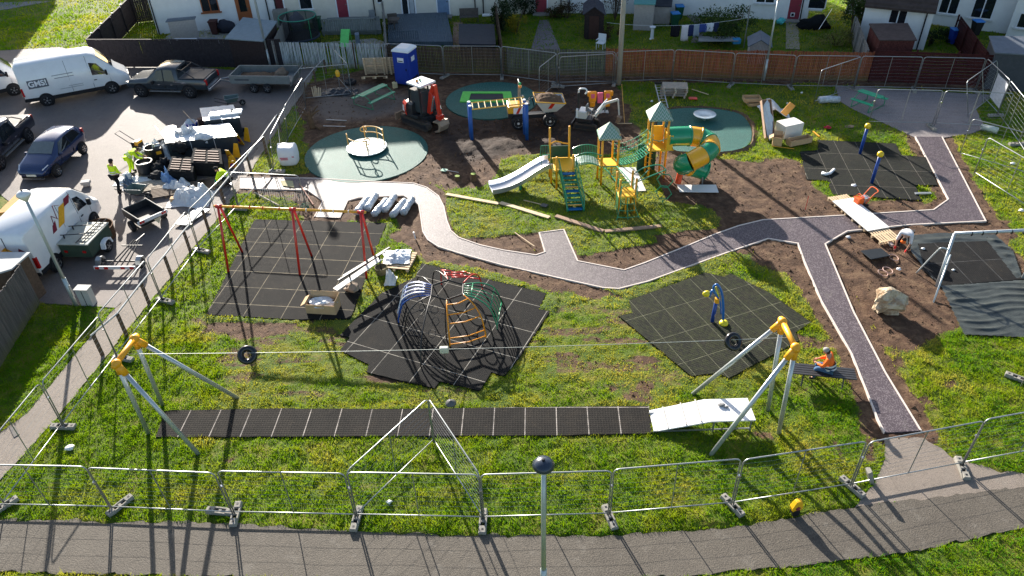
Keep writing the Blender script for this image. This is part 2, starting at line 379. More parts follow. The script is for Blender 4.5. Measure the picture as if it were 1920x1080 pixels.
gr = g.mix(g.math('MULTIPLY', g.attr('turf'), .35), gr, (.10,.14,.03))
gr = g.mix(g.ramp(g.noise(28, 3), (.35, 0.), (.65, .4)), gr, (.03,.065,.008))
so = g.ramp(g.noise(2.2, 9, r=.7), (.3, (.038,.019,.011)), (.5, (.105,.056,.031)), (.72, (.22,.14,.08)))
so = g.mix(g.math('MULTIPLY', g.attr('dark'), .8), so, (.035,.024,.02))
so = g.mix(g.math('MULTIPLY', g.attr('pale'), .7), so, (.2,.17,.15))
sm = g.math('ADD', g.attr('soil'), g.math('MULTIPLY', g.math('SUBTRACT', g.noise(5.5, 6), .5), .9))
g.col(g.mix(g.ramp(sm, (.38, 0.), (.62, 1.)), gr, so))
g.bump(g.noise(14, 6, r=.75), .09)
tag(grid_mesh('ground', X, Y, Z, g.m, dict(soil=soil, turf=turf, dark=dark, pale=pale)), kind='structure')
# ---- grass blades (uncountable): many small triangles over the lawns
def blades(n, x0, x1, y0, y1, seed, hmin, hmax, wd_):
    rg = np.random.default_rng(seed); x = rg.uniform(x0, x1, n); y = rg.uniform(y0, y1, n)
    inv = np.abs(x) < (y*.68+8); x, y = x[inv], y[inv]
    hard, soil, turf, dark, pale, nz, fine, band = ground_fields(x, y)
    hd = np.zeros(x.shape)
    keep = (~hard) & (rg.random(len(x)) > soil*1.25+.02) & (rg.random(len(x)) < .2+.8*fine+.5*vnoise(x, y, 3.1, 31, 3))
    x, y, nz, fine, turf, soil = x[keep], y[keep], nz[keep], fine[keep], turf[keep], soil[keep]
    k = len(x); rg2 = rg.random((k, 4)); a = rg2[:, 0]*2*pi; clump = vnoise(x, y, 3.1, 31, 3)
    h = (hmin+(hmax-hmin)*rg2[:, 1])*(.35+1.35*clump)*(1-.3*turf); mown = np.exp(-((y-20.5)/3.6)**2)*(x > -10)*(x < 9); h = h*(1-.5*mown); lean = h*(.25+.8*rg2[:, 2]); la = a+rg2[:, 3]*6
    z0 = (vnoise(x, y, 2.6, 9, 4, .6)-.5)*.05+(vnoise(x, y, 4.2, 51, 3)-.5)*.085+turf*.035-.025
    w_ = wd_*(.6+.8*rg2[:, 2])
    co = np.empty((k, 3, 3), np.float32)
    co[:, 0] = np.stack([x-np.cos(a)*w_, y-np.sin(a)*w_, z0], -1); co[:, 1] = np.stack([x+np.cos(a)*w_, y+np.sin(a)*w_, z0], -1)
    co[:, 2] = np.stack([x+np.cos(la)*lean, y+np.sin(la)*lean, z0+h], -1)
    dry = np.clip((vnoise(x, y, .7, 41, 4)-.5)*2.4+band_at(x, y)*1.0+(vnoise(x*.45, y*2.4, .9, 61, 4)-.5)*3.2*(.35+mown)+(vnoise(x, y, 6, 43, 2)-.5)*.8+.3*(y > 21)+soil*.8+turf*.35+(y < 12.2)*(x < -3)*.9, 0, 1)
    return co, dry
def band_at(x, y): return np.exp(-((y-19.5)/3.2)**2)*(x > -10)*(x < 15)
parts = [blades(420000, -20, 20, 10.6, 22, 1, .05, .11, .013), blades(260000, -24, 29, 22, 36, 2, .06, .12, .018), blades(150000, -45, 40, 36, 62, 3, .08, .15, .035), blades(60000, -75, -24, 50, 90, 4, .1, .18, .05)]
co = np.concatenate([p[0] for p in parts]).reshape(-1, 3); dry = np.concatenate([p[1] for p in parts])
me = bpy.data.meshes.new('grass'); nb = len(dry)
me.vertices.add(nb*3); me.vertices.foreach_set('co', co.ravel())
me.loops.add(nb*3); me.loops.foreach_set('vertex_index', np.arange(nb*3, dtype=np.int32))
me.polygons.add(nb); me.polygons.foreach_set('loop_start', np.arange(0, nb*3, 3, dtype=np.int32)); me.update(calc_edges=True)
at = me.attributes.new('dry', 'FLOAT', 'POINT'); at.data.foreach_set('value', np.repeat(dry, 3).astype(np.float32))
g = NT('grass blades'); g.rough(.7); g.b.inputs['Specular IOR Level'].default_value = .12
c = g.ramp(g.attr('dry'), (0., (.06,.225,.002)), (.4, (.26,.335,.004)), (1., (.60,.44,.08)))
c = g.mix(g.ramp(g.noise(.35, 3), (.35, 0.), (.7, .6)), c, (.04,.17,.004))
g.col(c); tr = g.t.nodes.new('ShaderNodeBsdfTranslucent'); mx = g.t.nodes.new('ShaderNodeMixShader'); mx.inputs[0].default_value = .5
g.t.links.new(g.mix(.5, c, (.36,.46,.008)), tr.inputs[0]); g.t.links.new(g.b.outputs[0], mx.inputs[1]); g.t.links.new(tr.outputs[0], mx.inputs[2]); g.t.links.new(mx.outputs[0], g.t.nodes['Material Output'].inputs[0])
me.materials.append(g.m); o = bpy.data.objects.new('grass', me); COL.objects.link(o)
tag(o, 'green and yellowing lawn grass of the playground', 'grass', kind='stuff')
# ---- hard surfaces
def sheet(name, P, z, mt, th=.03):
    mb = MB(); mb.prism(P, z-th, z); return tag(mb.build(name, mt), kind='structure')
def asphalt(name, c1, c2, grain=90, spec=.4, speck=None, rough=.8):
    g = NT(name); g.rough(rough); g.b.inputs['Specular IOR Level'].default_value = spec
    c = g.ramp(g.noise(.55, 8, r=.65), (.3, c1), (.7, c2))
    c = g.mix(g.ramp(g.noise(grain, 2), (.35, .0), (.62, .45)), c, tuple(min(1, v*2.1) for v in c2))
    c = g.mix(g.ramp(g.noise(4, 5), (.55, 0.), (.75, .35)), c, tuple(v*.6 for v in c1))
    c = g.mix(g.ramp(g.noise(1.7, 8, r=.75), (.56, 0.), (.62, .22)), c, (.22,.2,.17)); c = g.mix(g.ramp(g.noise(.8, 9, r=.8), (.6, 0.), (.63, .35)), c, tuple(v*.5 for v in c1))
    if speck: c = g.mix(g.ramp(g.vor(grain*.8), (.62, 0.), (.7, 1.)), c, speck)
    g.col(c); g.bump(g.noise(grain, 2), .012); return g.m
A_CAR = asphalt('worn car park asphalt', (.075,.062,.058), (.13,.108,.098), 45, .4, None, .72)
A_PATH = asphalt('old footpath asphalt', (.05,.042,.033), (.085,.073,.058), 30)
A_LP = asphalt('pale footpath asphalt', (.12,.098,.078), (.18,.15,.125), 45)
A_RUB = asphalt('speckled rubber path', (.036,.025,.030), (.054,.039,.046), 45, .42, (.16,.13,.14), .54)
def ragged(P, a=.05):
    out = []
    for i in range(len(P)):
        p, q = Vector(P[i]), Vector(P[(i+1) % len(P)]); k = max(1, int(min(200, (q-p).length/.14))) if max(p.length, q.length) < 70 else 1
        for j in range(k):
            s = p.lerp(q, j/k); n = noise.noise(Vector((s.x*2.3, s.y*2.3, 1)))*a*1.6+noise.noise(Vector((s.x*9, s.y*9, 4)))*a; out.append((s.x+n, s.y+n))
    return out
sheet('car_park', wCAR, .004, A_CAR); sheet('footpath', ragged(wLP), .008, A_LP); sheet('front_footpath', ragged(wFP, .07), .008, A_PATH)
sheet('path_apron', ragged(wAP, .07), .004, A_LP); sheet('playground_path', wPATH, .02, A_RUB, .06)
sheet('concrete_slab', SLAB, .004, asphalt('old grey slab', (.13,.11,.105), (.2,.175,.17), 20))
# pale concrete edging of the playground path
def edging(P, wd=.055, h=.05):
    n = len(P); mb = MB()
    ins = []
    for i in range(n):
        a, b, c = Vector(P[i-1]), Vector(P[i]), Vector(P[(i+1) % n])
        d1 = (b-a).normalized(); d2 = (c-b).normalized(); n1 = Vector((-d1.y, d1.x)); n2 = Vector((-d2.y, d2.x)); m = n1+n2
        m = m.normalized()/max(.5, m.normalized().dot(n1)); ins.append(m)
    for i in range(n):
        j = (i+1) % n
        if i == n-1 or set((PATH[i][0], PATH[j][0])) in ({637, 590}, {1716, 1766}, {1726, 1658}): continue
        A = [Vector(P[i]), Vector(P[j])]; o1, o2 = ins[i]*wd/2, ins[j]*wd/2
        mb.prism([A[0]-o1, A[1]-o2, A[1]+o2, A[0]+o1], -.05, h-.012)
    return mb
tag(edging(wPATH).build('path_edging', mat('pale edging concrete', (.62,.54,.48), .8, 0, .12, 6)), kind='structure')

rg = np.random.default_rng(77); cx_ = rg.uniform(-16, 22, 60000); cy_ = rg.uniform(13, 46, 60000)
h_, s_, t_, d_, p_, nz_, f_, b_ = ground_fields(cx_, cy_); k_ = (~h_) & (s_ > .55) & (rg.random(len(cx_)) < .3+.5*d_); cx_, cy_ = cx_[k_][:16000], cy_[k_][:16000]
base = np.array([(1,0,-.3), (-.5,.87,-.3), (-.5,-.87,-.3), (0,0,.9), (.3,.5,.5)]); tri = np.array([(0,1,4), (1,3,4), (0,4,3), (1,2,3), (2,0,3)]); n_ = len(cx_)
sz = .02+.06*rg.random(n_)**3; an = rg.uniform(0, 6.28, n_); co = np.empty((n_, 5, 3))
bx = base[None]*(.6+.8*rg.random((n_, 5, 3))); co[:, :, 0] = cx_[:, None]+sz[:, None]*(bx[:, :, 0]*np.cos(an)[:, None]-bx[:, :, 1]*np.sin(an)[:, None]); co[:, :, 1] = cy_[:, None]+sz[:, None]*(bx[:, :, 0]*np.sin(an)[:, None]+bx[:, :, 1]*np.cos(an)[:, None])
zc = (vnoise(cx_, cy_, 1.7, 12, 5, .62)-.5)*.15-.017; co[:, :, 2] = zc[:, None]+sz[:, None]*bx[:, :, 2]*.8
me = bpy.data.meshes.new('soil_clods'); me.from_pydata(co.reshape(-1, 3).tolist(), [], (tri[None]+5*np.arange(n_)[:, None, None]).reshape(-1, 3).tolist()); me.materials.append(mat('soil clods', (.11,.065,.038), .95, 0, .5, 1.2)); o = bpy.data.objects.new('soil_clods', me); COL.objects.link(o)
tag(o, 'loose clods and stones on the bare churned soil', 'soil', kind='stuff')
# ================================================================== PLAY SURFACES
def tile_mat(name, c1, c2, tw, th, cell=.07, joint=(.3,.28,.22), jw=.022, green=0, cellk=.5):
    g = NT(name); g.rough(.85); g.b.inputs['Specular IOR Level'].default_value = .12
    def brick(w, h, ms, sm=.1):
        b = g.t.nodes.new('ShaderNodeTexBrick'); b.offset = 0; b.inputs['Scale'].default_value = 1; b.inputs['Brick Width'].default_value = w
        b.inputs['Row Height'].default_value = h; b.inputs['Mortar Size'].default_value = ms; b.inputs['Mortar Smooth'].default_value = sm
        g.t.links.new(g.tc, b.inputs['Vector']); return b.outputs['Fac']
    c = g.ramp(g.noise(1.3, 6), (.3, c1), (.7, c2))
    f2 = brick(cell, cell, cell*.16, .6)
    c = g.mix(g.math('MULTIPLY', f2, cellk), c, tuple(min(1, v*2) for v in c2))
    if green: c = g.mix(g.ramp(g.noise(9, 6), (.42, 0.), (.62, green)), c, (.055,.065,.025))
    wob = g.ramp(g.noise(3, 3), (.3, .35), (.6, 1.))
    c = g.mix(g.math('MULTIPLY', brick(tw, th, jw/2), wob), c, joint)
    c = g.mix(g.ramp(g.noise(.9, 7, r=.7), (.52, 0.), (.78, .3)), c, (.07,.055,.04)); c = g.mix(g.ramp(g.noise(7, 4), (.6, 0.), (.8, .3)), c, (.12,.10,.07))
    g.col(c); g.bump(g.math('ADD', f2, g.noise(30, 3)), .01); return g.m
def play_mat(name, P, label, p0, p1, mt, z=.03):
    a, b = G(*p0), G(*p1); rz = atan2(b.y-a.y, b.x-a.x)
    # slightly ragged rim
    Q = []
    for i in range(len(P)):
        p, q = Vector(P[i]), Vector(P[(i+1) % len(P)]); k = max(1, int((q-p).length/.35))
        for j in range(k):
            s = p.lerp(q, j/k); Q.append((s.x+random.uniform(-.012, .012), s.y+random.uniform(-.012, .012)))
    t = Matrix.Rotation(-rz, 2); mb = MB()
    mb.prism([tuple(t @ (Vector(q)-Vector((a.x, a.y)))) for q in Q], 0, z+.03)
    o = mb.build(name, mt); o.location = (a.x, a.y, -.03); o.rotation_euler = (0, 0, rz)
    return tag(o, label, 'play mat')
T1 = tile_mat('black swing tiles', (.006,.006,.0065), (.014,.0135,.013), 1.5, 1.07, .06, (.42,.36,.25))
T2 = tile_mat('black climber tiles', (.005,.005,.0055), (.012,.012,.012), 1.45, 1.5, .06, (.45,.42,.36))
T3 = tile_mat('grassed tiles', (.009,.010,.008), (.02,.021,.016), .95, 1.4, .08, (.17,.17,.11), green=.4)
T4 = tile_mat('dark ball tiles', (.008,.0085,.0085), (.018,.019,.017), 1.05, 1.65, .08, (.2,.18,.15), green=.12, cellk=.25)
T5 = tile_mat('ribbed runway tiles', (.008,.0075,.0075), (.02,.018,.016), 1.0, 3, .085, (.42,.38,.34), .03, cellk=.6)
play_mat('rubber_mat', MATS['swing'], 'black tiled rubber mat with pale joints under the red and yellow swing frame', (480,455), (705,465), T1)
play_mat('rubber_mat', MATS['climb'], 'black tiled rubber mat lying askew under the coloured net climber', (779,517), (1005,574), T2)
play_mat('rubber_mat', MATS['right'], 'dark rubber mat with grass growing through, under the blue spinner with yellow discs', (1247,581), (1335,555), T3)
play_mat('rubber_mat', MATS['ball'], 'dark rubber mat around the two blue posts with yellow balls', (1575,289), (1612,290), T4)
play_mat('rubber_mat', MATS['rsw'], 'plain black rubber mat with thin joints beneath the galvanised swing frame', (1842,489), (1888,486), tile_mat('smooth black tiles', (.009,.009,.01), (.018,.018,.018), 1.25, 1.45, .08, (.12,.12,.12), .02, cellk=.05))
play_mat('rubber_mat', MATS['zip'], 'long narrow black ribbed rubber runway below the cableway', (985,765), (1043,765), T5)
# wrinkled grey-green ground membrane beside the right mat
def membrane(P, label, seed, amp=.05, base=.035, f=3.4):
    xs_ = [p[0] for p in P]; ys_ = [p[1] for p in P]; x0, x1, y0, y1 = min(xs_), max(xs_), min(ys_), max(ys_)
    mb = MB(); n = 100; m = 110; idx = {}
    gx = np.linspace(x0, x1, n); gy = np.linspace(y0, y1, m); XX, YY = np.meshgrid(gx, gy); ins = inpoly(XX, YY, P); dd = dpoly(XX, YY, P)
    for j in range(m):
        for i in range(n):
            if ins[j, i]:
                x, y = gx[i], gy[j]
                w_ = sin(y*f*2+2.2*noise.noise(Vector((x*.5, y*.35, seed)))*3)*.5+.5
                idx[(i, j)] = len(mb.v); mb.v.append((x, y, base+amp*w_*w_*(.4+noise.noise(Vector((x*.8, y*1.5, seed+5))))*min(1, dd[j, i]*3)))
    for j in range(m-1):
        for i in range(n-1):
            k = [(i, j), (i+1, j), (i+1, j+1), (i, j+1)]
            if all(a in idx for a in k): mb.f.append(tuple(idx[a] for a in k))
    return one('ground_membrane', mb, mat('grey green membrane', (.04,.045,.04), .4, 0, .5, 1.5, .01, 20), label, 'membrane', smooth=True)
membrane(MATS['tarp'], 'wrinkled grey-green ground membrane spread in front of the black mat at the right edge', 3, .075, .035, 8)
membrane(W([(1690,443),(1765,437),(1865,440),(1900,470),(1917,520),(1905,524),(1850,453),(1722,458),(1734,506),(1760,532),(1752,528),(1712,480)]), 'green rippled membrane showing around the back of the right black mat', 8, .10, .03, 5)
def wetpour(P, label, c1, c2, z=.03):
    g = NT(label); g.rough(.6); g.b.inputs['Specular IOR Level'].default_value = .22
    c = g.ramp(g.noise(1.2, 5), (.3, c1), (.7, c2)); c = g.mix(g.ramp(g.noise(45, 2), (.42, 0.), (.6, .5)), c, (.12,.28,.25))
    c = g.mix(g.ramp(g.noise(60, 2), (.5, 0.), (.62, .6)), c, (.004,.02,.018))
    g.col(c); g.bump(g.noise(45, 2), .02)
    mb = MB(); mb.prism(P, -.05, z); o = mb.build('safety_surface', g.m); return tag(o, label, 'play surface')
def wp(P, lab, **k): 
    o = wetpour([(p[0]-P[0][0], p[1]-P[0][1]) for p in P], lab, (.002,.075,.06), (.004,.105,.085), **k); o.location = (P[0][0], P[0][1], 0); return o
wp(wPAD1, 'round teal rubber play surface under the roundabout'); wp(wPAD2, 'round teal rubber play surface around the sunken trampoline')
wp(wPAD3, 'irregular teal rubber play surface under the small dish behind the tube slide')
# soil lip around the third pad
mb = MB(); R_ = []
for i, p in enumerate(wPAD3):
    p = Vector(p); c = Vector((8.9, 38.2)); d = (p-c).normalized(); h = .1+.07*noise.noise(Vector((i*.7, 0, 0)))
    R_.append([Vector((*(p+d*.02), -.02)), Vector((*(p+d*(.08+.05*random.random())), h)), Vector((*(p+d*(.3+.1*random.random())), -.03))])
R_.append(R_[0]); mb.loft(R_, cap=False, closed=False)
tag(mb.build('soil_lip', mat('dug soil', (.13,.085,.055), .95, 0, .3, 9, .03, 25)), kind='structure')
# ================================================================== HOUSES AND BACK FENCES
RND = mat('cream render', (.7,.65,.55), .9, 0, .08, 1.5, .01, 30); RND2 = mat('white render', (.76,.76,.75), .9, 0, .06, 1.5, .01, 30)
ROOFT = mat('brown roof tiles', (.06,.045,.04), .8, 0, .3, 3, .02, 12, wave=(1.1, 'Y', .05))
FRW = mat('white window frame', (.75,.76,.78), .4, 0, .03); SILL = mat('painted sill', (.6,.6,.58), .7)
DOORS = dict(maroon=mat('maroon door', (.25,.025,.045), .45), blue=mat('grey blue door', (.16,.24,.36), .5), dark=mat('dark red door', (.09,.015,.02), .45), orange=mat('varnished door', (.3,.09,.03), .4), white=FRW)
TRIMD = mat('black drainpipe', (.03,.03,.032), .5)
def ray(px, py): return (CR*((px-960)/FPX) - CU*((py-540)/FPX) + _w)
def onwall(A, B, px, py):
    """(u along A->B, z) where pixel ray meets the vertical plane through A,B"""
    a = Vector((A[0], A[1], 0)); t = Vector((B[0]-A[0], B[1]-A[1], 0)).normalized(); n = Vector((t.y, -t.x, 0))
    d = ray(px, py); k = (a-Vector((0, 0, CAMH))).dot(n)/d.dot(n); p = Vector((0, 0, CAMH))+d*k
    return (p-a).dot(t), p.z
def house(label, A, B, ops, wallm=RND, eave=5.4, ridge=9.6, depth=7.6, name='terraced_house', chim=()):
    a = Vector((A[0], A[1], 0)); L = hypot(B[0]-A[0], B[1]-A[1]); rz = atan2(B[1]-A[1], B[0]-A[0])
    t = thing(name, label, 'house', a, rz)
    mb = MB(); mb.extr([(0, -.3), (0, eave), (depth/2, ridge-.15), (depth, eave), (depth, -.3)], 0.0, L, 'x'); mb.build('wall', wallm, t)
    mb = MB()
    for s in (0, 1):
        y0, y1 = (-.35, depth/2) if s == 0 else (depth+.35, depth/2); sl = (ridge-eave)/(depth/2)
        z0 = eave-.35*sl+.1; z1 = ridge+.1
        mb.add([(-.06, y0, z0), (L+.06, y0, z0), (L+.06, y1, z1), (-.06, y1, z1), (-.06, y0, z0-.14), (L+.06, y0, z0-.14), (L+.06, y1, z1-.14), (-.06, y1, z1-.14)],
               [(0,1,2,3), (7,6,5,4), (0,4,5,1), (1,5,6,2), (3,2,6,7), (0,3,7,4)])
    rf = mb.build('roof', ROOFT, t)
    for cx in chim: MB().box((cx, depth/2, ridge+.5), (1.2, .6, 1.6)).build('chimney', wallm, rf)
    for u in ((.12, L-.5) if L > 6 else (L-.4,)): MB().tube([(u, -.08, 0), (u, -.08, eave-.1)], .045, 8).build('downpipe', TRIMD, t)
    for op in ops:
        kind, pa, pb, h, col = op     # bottom corners in the photo, height in metres
        u0, z0 = onwall(A, B, *pa); u1, z1 = onwall(A, B, *pb); z = max(0.0, (z0+z1)/2)
        u0 = max(u0, .1); u1 = min(u1, L-.1); uc = (u0+u1)/2; w_ = u1-u0
        if kind == 'door':
            z = max(z, .02); d = MB().box((uc, -.02, z+h/2), (w_, .06, h)).build('door', DOORS[col], t)
            MB().box((uc, .0, z+h+.05), (w_+.16, .1, .1)).box((uc-w_/2-.045, 0, z+h/2), (.09, .1, h)).box((uc+w_/2+.045, 0, z+h/2), (.09, .1, h)).build('frame', FRW if col != 'orange' else DOORS['orange'], d)
            MB().box((uc+w_*.36, -.08, z+1.05), (.12, .05, .05)).build('handle', CHROME, d)
            if col == 'orange': MB().box((uc, -.055, z+1.35), (w_*.6, .02, 1.0)).build('pane', GLASS, d)
            MB().box((uc, -.35, max(.06, z/2)), (w_+.4, .6, max(.12, z))).build('doorstep', CONC, t)
        else:
            fm = FRW if col != 'orange' else DOORS['orange']; f_ = .07
            mb = MB().box((uc, -.01, z+f_/2), (w_, .08, f_)).box((uc, -.01, z+h-f_/2), (w_, .08, f_))
            for k in ((0, .5, 1) if w_ > 1 or kind == 'patio' else (0, 1)): mb.box((u0+f_/2+(w_-f_)*k, -.01, z+h/2), (f_*(1.6 if kind == 'patio' else 1), .08, h-2*f_))
            w1 = mb.build('window' if kind != 'patio' else 'patio_door', fm, t)
            MB().box((uc, .0, z+h/2), (w_-.02, .03, h-.02)).build('pane', GLASS, w1)
            if kind == 'patio':
                MB().box((uc+w_*.23, -.02, z+h/2), (w_*.3, .03, h-.3)).build('curtain', mat('pale curtain', (.4,.43,.45), .8), w1)
            else: MB().box((uc, -.07, z-.04), (w_+.24, .2, .08)).build('sill', SILL if col != 'orange' else fm, w1)
    return t
fac = [(-25.6,56.35), (-17.0,57.6), (-9.2,58.35), (-1.6,58.5), (4.9,58.25), (12.0,57.2), (21.9,54.55)]
house('end terrace house in pale render with a varnished orange-brown door and window', fac[0], fac[1], [('win', (380,22), (413,22), 1.15, 'orange'), ('door', (452,43), (474,43), 2.0, 'orange')], RND2, chim=(6,))
house('cream terrace house with a maroon door behind the grey balustrade, next to the trampoline', fac[1], fac[2], [('door', (503,15), (533,17), 2.0, 'dark'), ('win', (563,18), (588,17), 1.1, 'w'), ('door', (636,35), (655,34), 2.0, 'maroon')])
house('cream terrace house with white patio doors and a grey-blue door behind slate decking', fac[2], fac[3], [('win', (680,7), (708,6), 1.1, 'w'), ('patio', (755,35), (782,34), 2.1, 'w'), ('door', (822,29), (843,29), 2.0, 'blue')], chim=(4,))
house('pale cream terrace house with a maroon door between garden bushes', fac[3], fac[4], [('door', (1004,22), (1025,22), 2.0, 'maroon')])
house('white terrace house with a dark red door behind the washing line', fac[4], fac[5], [('door', (1281,23), (1302,24), 2.0, 'dark')], RND2, chim=(3,))
h6 = house('terrace house in white render with a pink-maroon door that has a cat flap', fac[5], fac[6], [('win', (1416,5), (1452,7), 1.1, 'w'), ('door', (1475,36), (1497,37), 2.0, 'maroon'), ('win', (1545,17), (1572,20), 1.1, 'w')], RND2, chim=(7,))
# right-hand houses
e0, e1 = G(1606,80), G(1731,94)
house('white single-storey extension with a dark tiled roof and a two-pane window beside the red shed', (e0.x, e0.y), (e1.x, e1.y), [('win', (1663,44), (1697,46), 1.0, 'w')], RND2, 2.75, 5.2, 5.5, 'house_extension')
house('tall white house set back behind the blue and green bins, with two large windows', (25.2,56.0), (37.5,48.6), [('win', (1757,24), (1793,28), 1.5, 'w'), ('win', (1817,33), (1858,37), 1.6, 'w')], RND2, 5.4, 9.4, 7)
r0, r1 = G(1873,70), G(1990,84)
house('white house at the right edge with a dark roof and a small rear window', (r0.x+.4, r0.y), (r1.x, r1.y), [('win', (1903,52), (1925,54), 1.0, 'w')], RND2, 3.4, 6, 5, 'house_extension')
SLATE = mat('grey felt roof', (.14,.16,.19), .75, 0, .15, 3, .006, 20); FELT = mat('blue grey felt', (.2,.25,.28), .7, 0, .12, 3)
def shed(label, P4, h, roofm, wallm, over=.12, pitch=0.0, name='garden_shed', ridge=None, door=None):
    """P4 base corners front-left, front-right, back-right, back-left"""
    P = [Vector((p[0], p[1], 0)) for p in P4]; c = sum(P, Vector())/4; t = thing(name, label, 'shed', c, atan2(P[1].y-P[0].y, P[1].x-P[0].x))
    mb = MB()
    top = [p+Vector((0, 0, h+(pitch if i > 1 else 0))) for i, p in enumerate(P)]
    mb.add(P+top, [(0,3,2,1), (4,5,6,7), (0,1,5,4), (1,2,6,5), (2,3,7,6), (3,0,4,7)]); mb.build('wall', wallm, t, w=1)
    if ridge:
        m0, m1 = (top[0]+top[1])/2+Vector((0, 0, ridge)), (top[2]+top[3])/2+Vector((0, 0, ridge)); f = (m0-m1).normalized()*over; m0 += f; m1 -= f
        s = (P[1]-P[0]).normalized()*over; q = [top[0]-s+f, top[1]+s+f, top[2]+s-f, top[3]-s-f]
        mb = MB().face(m0, m1, q[3], q[0]).face(m0, q[1], q[2], m1); mb.build('roof', roofm, t, w=1, solid=.05)
        MB().face(top[0], top[1], m0-f*1.02).build('gable', wallm, t, w=1); MB().face(top[2], top[3], m1+f*1.02).build('gable', wallm, t, w=1)
    else:
        q = [p+(p-Vector((c.x, c.y, p.z))).normalized()*over for p in top]; k = Vector((0, 0, .07))
        mb = MB().add([a+k*.05 for a in q]+[a+k for a in q], [(0,3,2,1), (4,5,6,7), (0,1,5,4), (1,2,6,5), (2,3,7,6), (3,0,4,7)]); mb.build('roof', roofm, t, w=1)
    if door:
        a, b = P[0].lerp(P[1], door[0]), P[0].lerp(P[1], door[1]); n = Vector((P[1].y-P[0].y, -(P[1].x-P[0].x), 0)).normalized()*.03
        MB().add([a+n, b+n, b+n+Vector((0,0,door[2])), a+n+Vector((0,0,door[2])), a, b, b+Vector((0,0,door[2])), a+Vector((0,0,door[2]))], [(0,1,2,3), (0,4,5,1), (1,5,6,2), (2,6,7,3), (3,7,4,0)]).build('door', door[3], t, w=1)
    return t
def P4(*px, z=0.0, z2=None):
    """roof corners in the photo at height z (back pair at z2)"""
    return [tuple(G(a, b, z if (i < 2 or z2 is None) else z2)[:2]) for i, (a, b) in enumerate(px)]
DKW = mat('dark stained boards', (.035,.025,.025), .8, 0, .3, 8, .004, 40, wave=(4, 'X', .02))
PKW = mat('pale painted boards', (.42,.38,.35), .8, 0, .12, 8, .002, 40, wave=(3.5, 'X', .02))
RDW = mat('faded red boards', (.11,.035,.03), .85, 0, .4, 12, .004, 40, wave=(3.5, 'X', .02))
shed('dark shed with a blue-grey flat roof behind the charcoal fence', P4((425,73),(492,78),(517,42),(457,35), z=1.9, z2=2.2), 1.9, FELT, DKW, pitch=.3)
shed('small pale pinkish shed with a dark roof beside the orange-framed window', P4((314,42),(362,37),(364,31),(318,35), z=1.7, z2=1.9), 1.7, SLATE, PKW, pitch=.15)
shed('narrow weathered garden shed with a steep dark roof on the lawn', P4((1096,27),(1133,28),(1128,8),(1097,8), z=1.7), 1.7, mat('mossy dark felt', (.06,.06,.075), .9, 0, .4, 6), DKW, ridge=.55, door=(.25,.75,1.6, mat('brown shed door', (.06,.03,.025), .8)))
shed('pale plastic garden store with a teal lid', P4((1190,8),(1227,9),(1230,-8),(1192,-10), z=1.8), 1.8, mat('teal roof', (.1,.3,.28), .6), PKW)
shed('low pale store with toys on top, next to the green bins', P4((1228,12),(1258,13),(1260,-2),(1230,-2), z=1.25), 1.25, mat('dark lid', (.03,.035,.05), .6), PKW)
shed('red-brown shed with a striped grey flat roof below the extension window', P4((1650,76),(1716,76),(1700,46),(1632,47), z=2.0), 2.0, mat('worn brown roof felt', (.075,.055,.05), .8, 0, .3, 3), RDW)
shed('grey flat-roofed outbuilding at the right edge behind the fence', P4((1868,100),(1990,108),(1985,72),(1858,70), z=2.1, z2=2.4), 2.1, SLATE, mat('dark grey wall', (.07,.075,.085), .8), pitch=.3)
shed('small dog-kennel sized shed with a grey pitched roof behind the red-brown fence', P4((1406,87),(1444,88),(1443,72),(1405,71), z=1.1), 1.1, SLATE, PKW, ridge=.45)
# ---- board fences
def board_fence(label, A, B, h, m, bw=.11, gap=.012, horiz=False, lean=0, top=0, name='wooden_fence', missing=0, postm=None, seed=1):
    rg = random.Random(seed); a = Vector((A[0], A[1], 0)); L = hypot(B[0]-A[0], B[1]-A[1]); rz = atan2(B[1]-A[1], B[0]-A[0])
    t = thing(name, label, 'fence', a, rz); mb = MB()
    if horiz:
        z = .05
        while z < h-bw*.5: mb.box((L/2, -.01*rg.random(), z+bw/2), (L, .022, bw-gap)); z += bw
    else:
        x = bw/2
        while x < L:
            if rg.random() >= missing:
                hh = h*(1+rg.uniform(-.015, .015)); k = rg.uniform(-.012, .012)
                mb.add([(x-bw/2+gap/2, -.012, .03), (x+bw/2-gap/2, -.012, .03), (x+bw/2-gap/2, .012, .03), (x-bw/2+gap/2, .012, .03), (x-bw/2+gap/2+k, -.012+lean, hh), (x+bw/2-gap/2+k, -.012+lean, hh), (x+bw/2-gap/2+k, .012+lean, hh), (x-bw/2+gap/2+k, .012+lean, hh)],
                       [(0,3,2,1), (4,5,6,7), (0,1,5,4), (1,2,6,5), (2,3,7,6), (3,0,4,7)])
            x += bw
    mb.build('boards', m, t); mb = MB()
    for z in (.35, h*.82): mb.box((L/2, .04+lean*z/h, z), (L, .045, .07))
    mb.build('rail', postm or m, t)
    n = max(1, round(L/2.4))
    for i in range(n+1): MB().box((L*i/n*.998+.04, .09, h*.5), (.09, .09, h+.02)).build('post', postm or m, t)
    if top: MB().box((L/2, lean, h+.02), (L, .09, .035)).build('cap', postm or m, t)
    return t
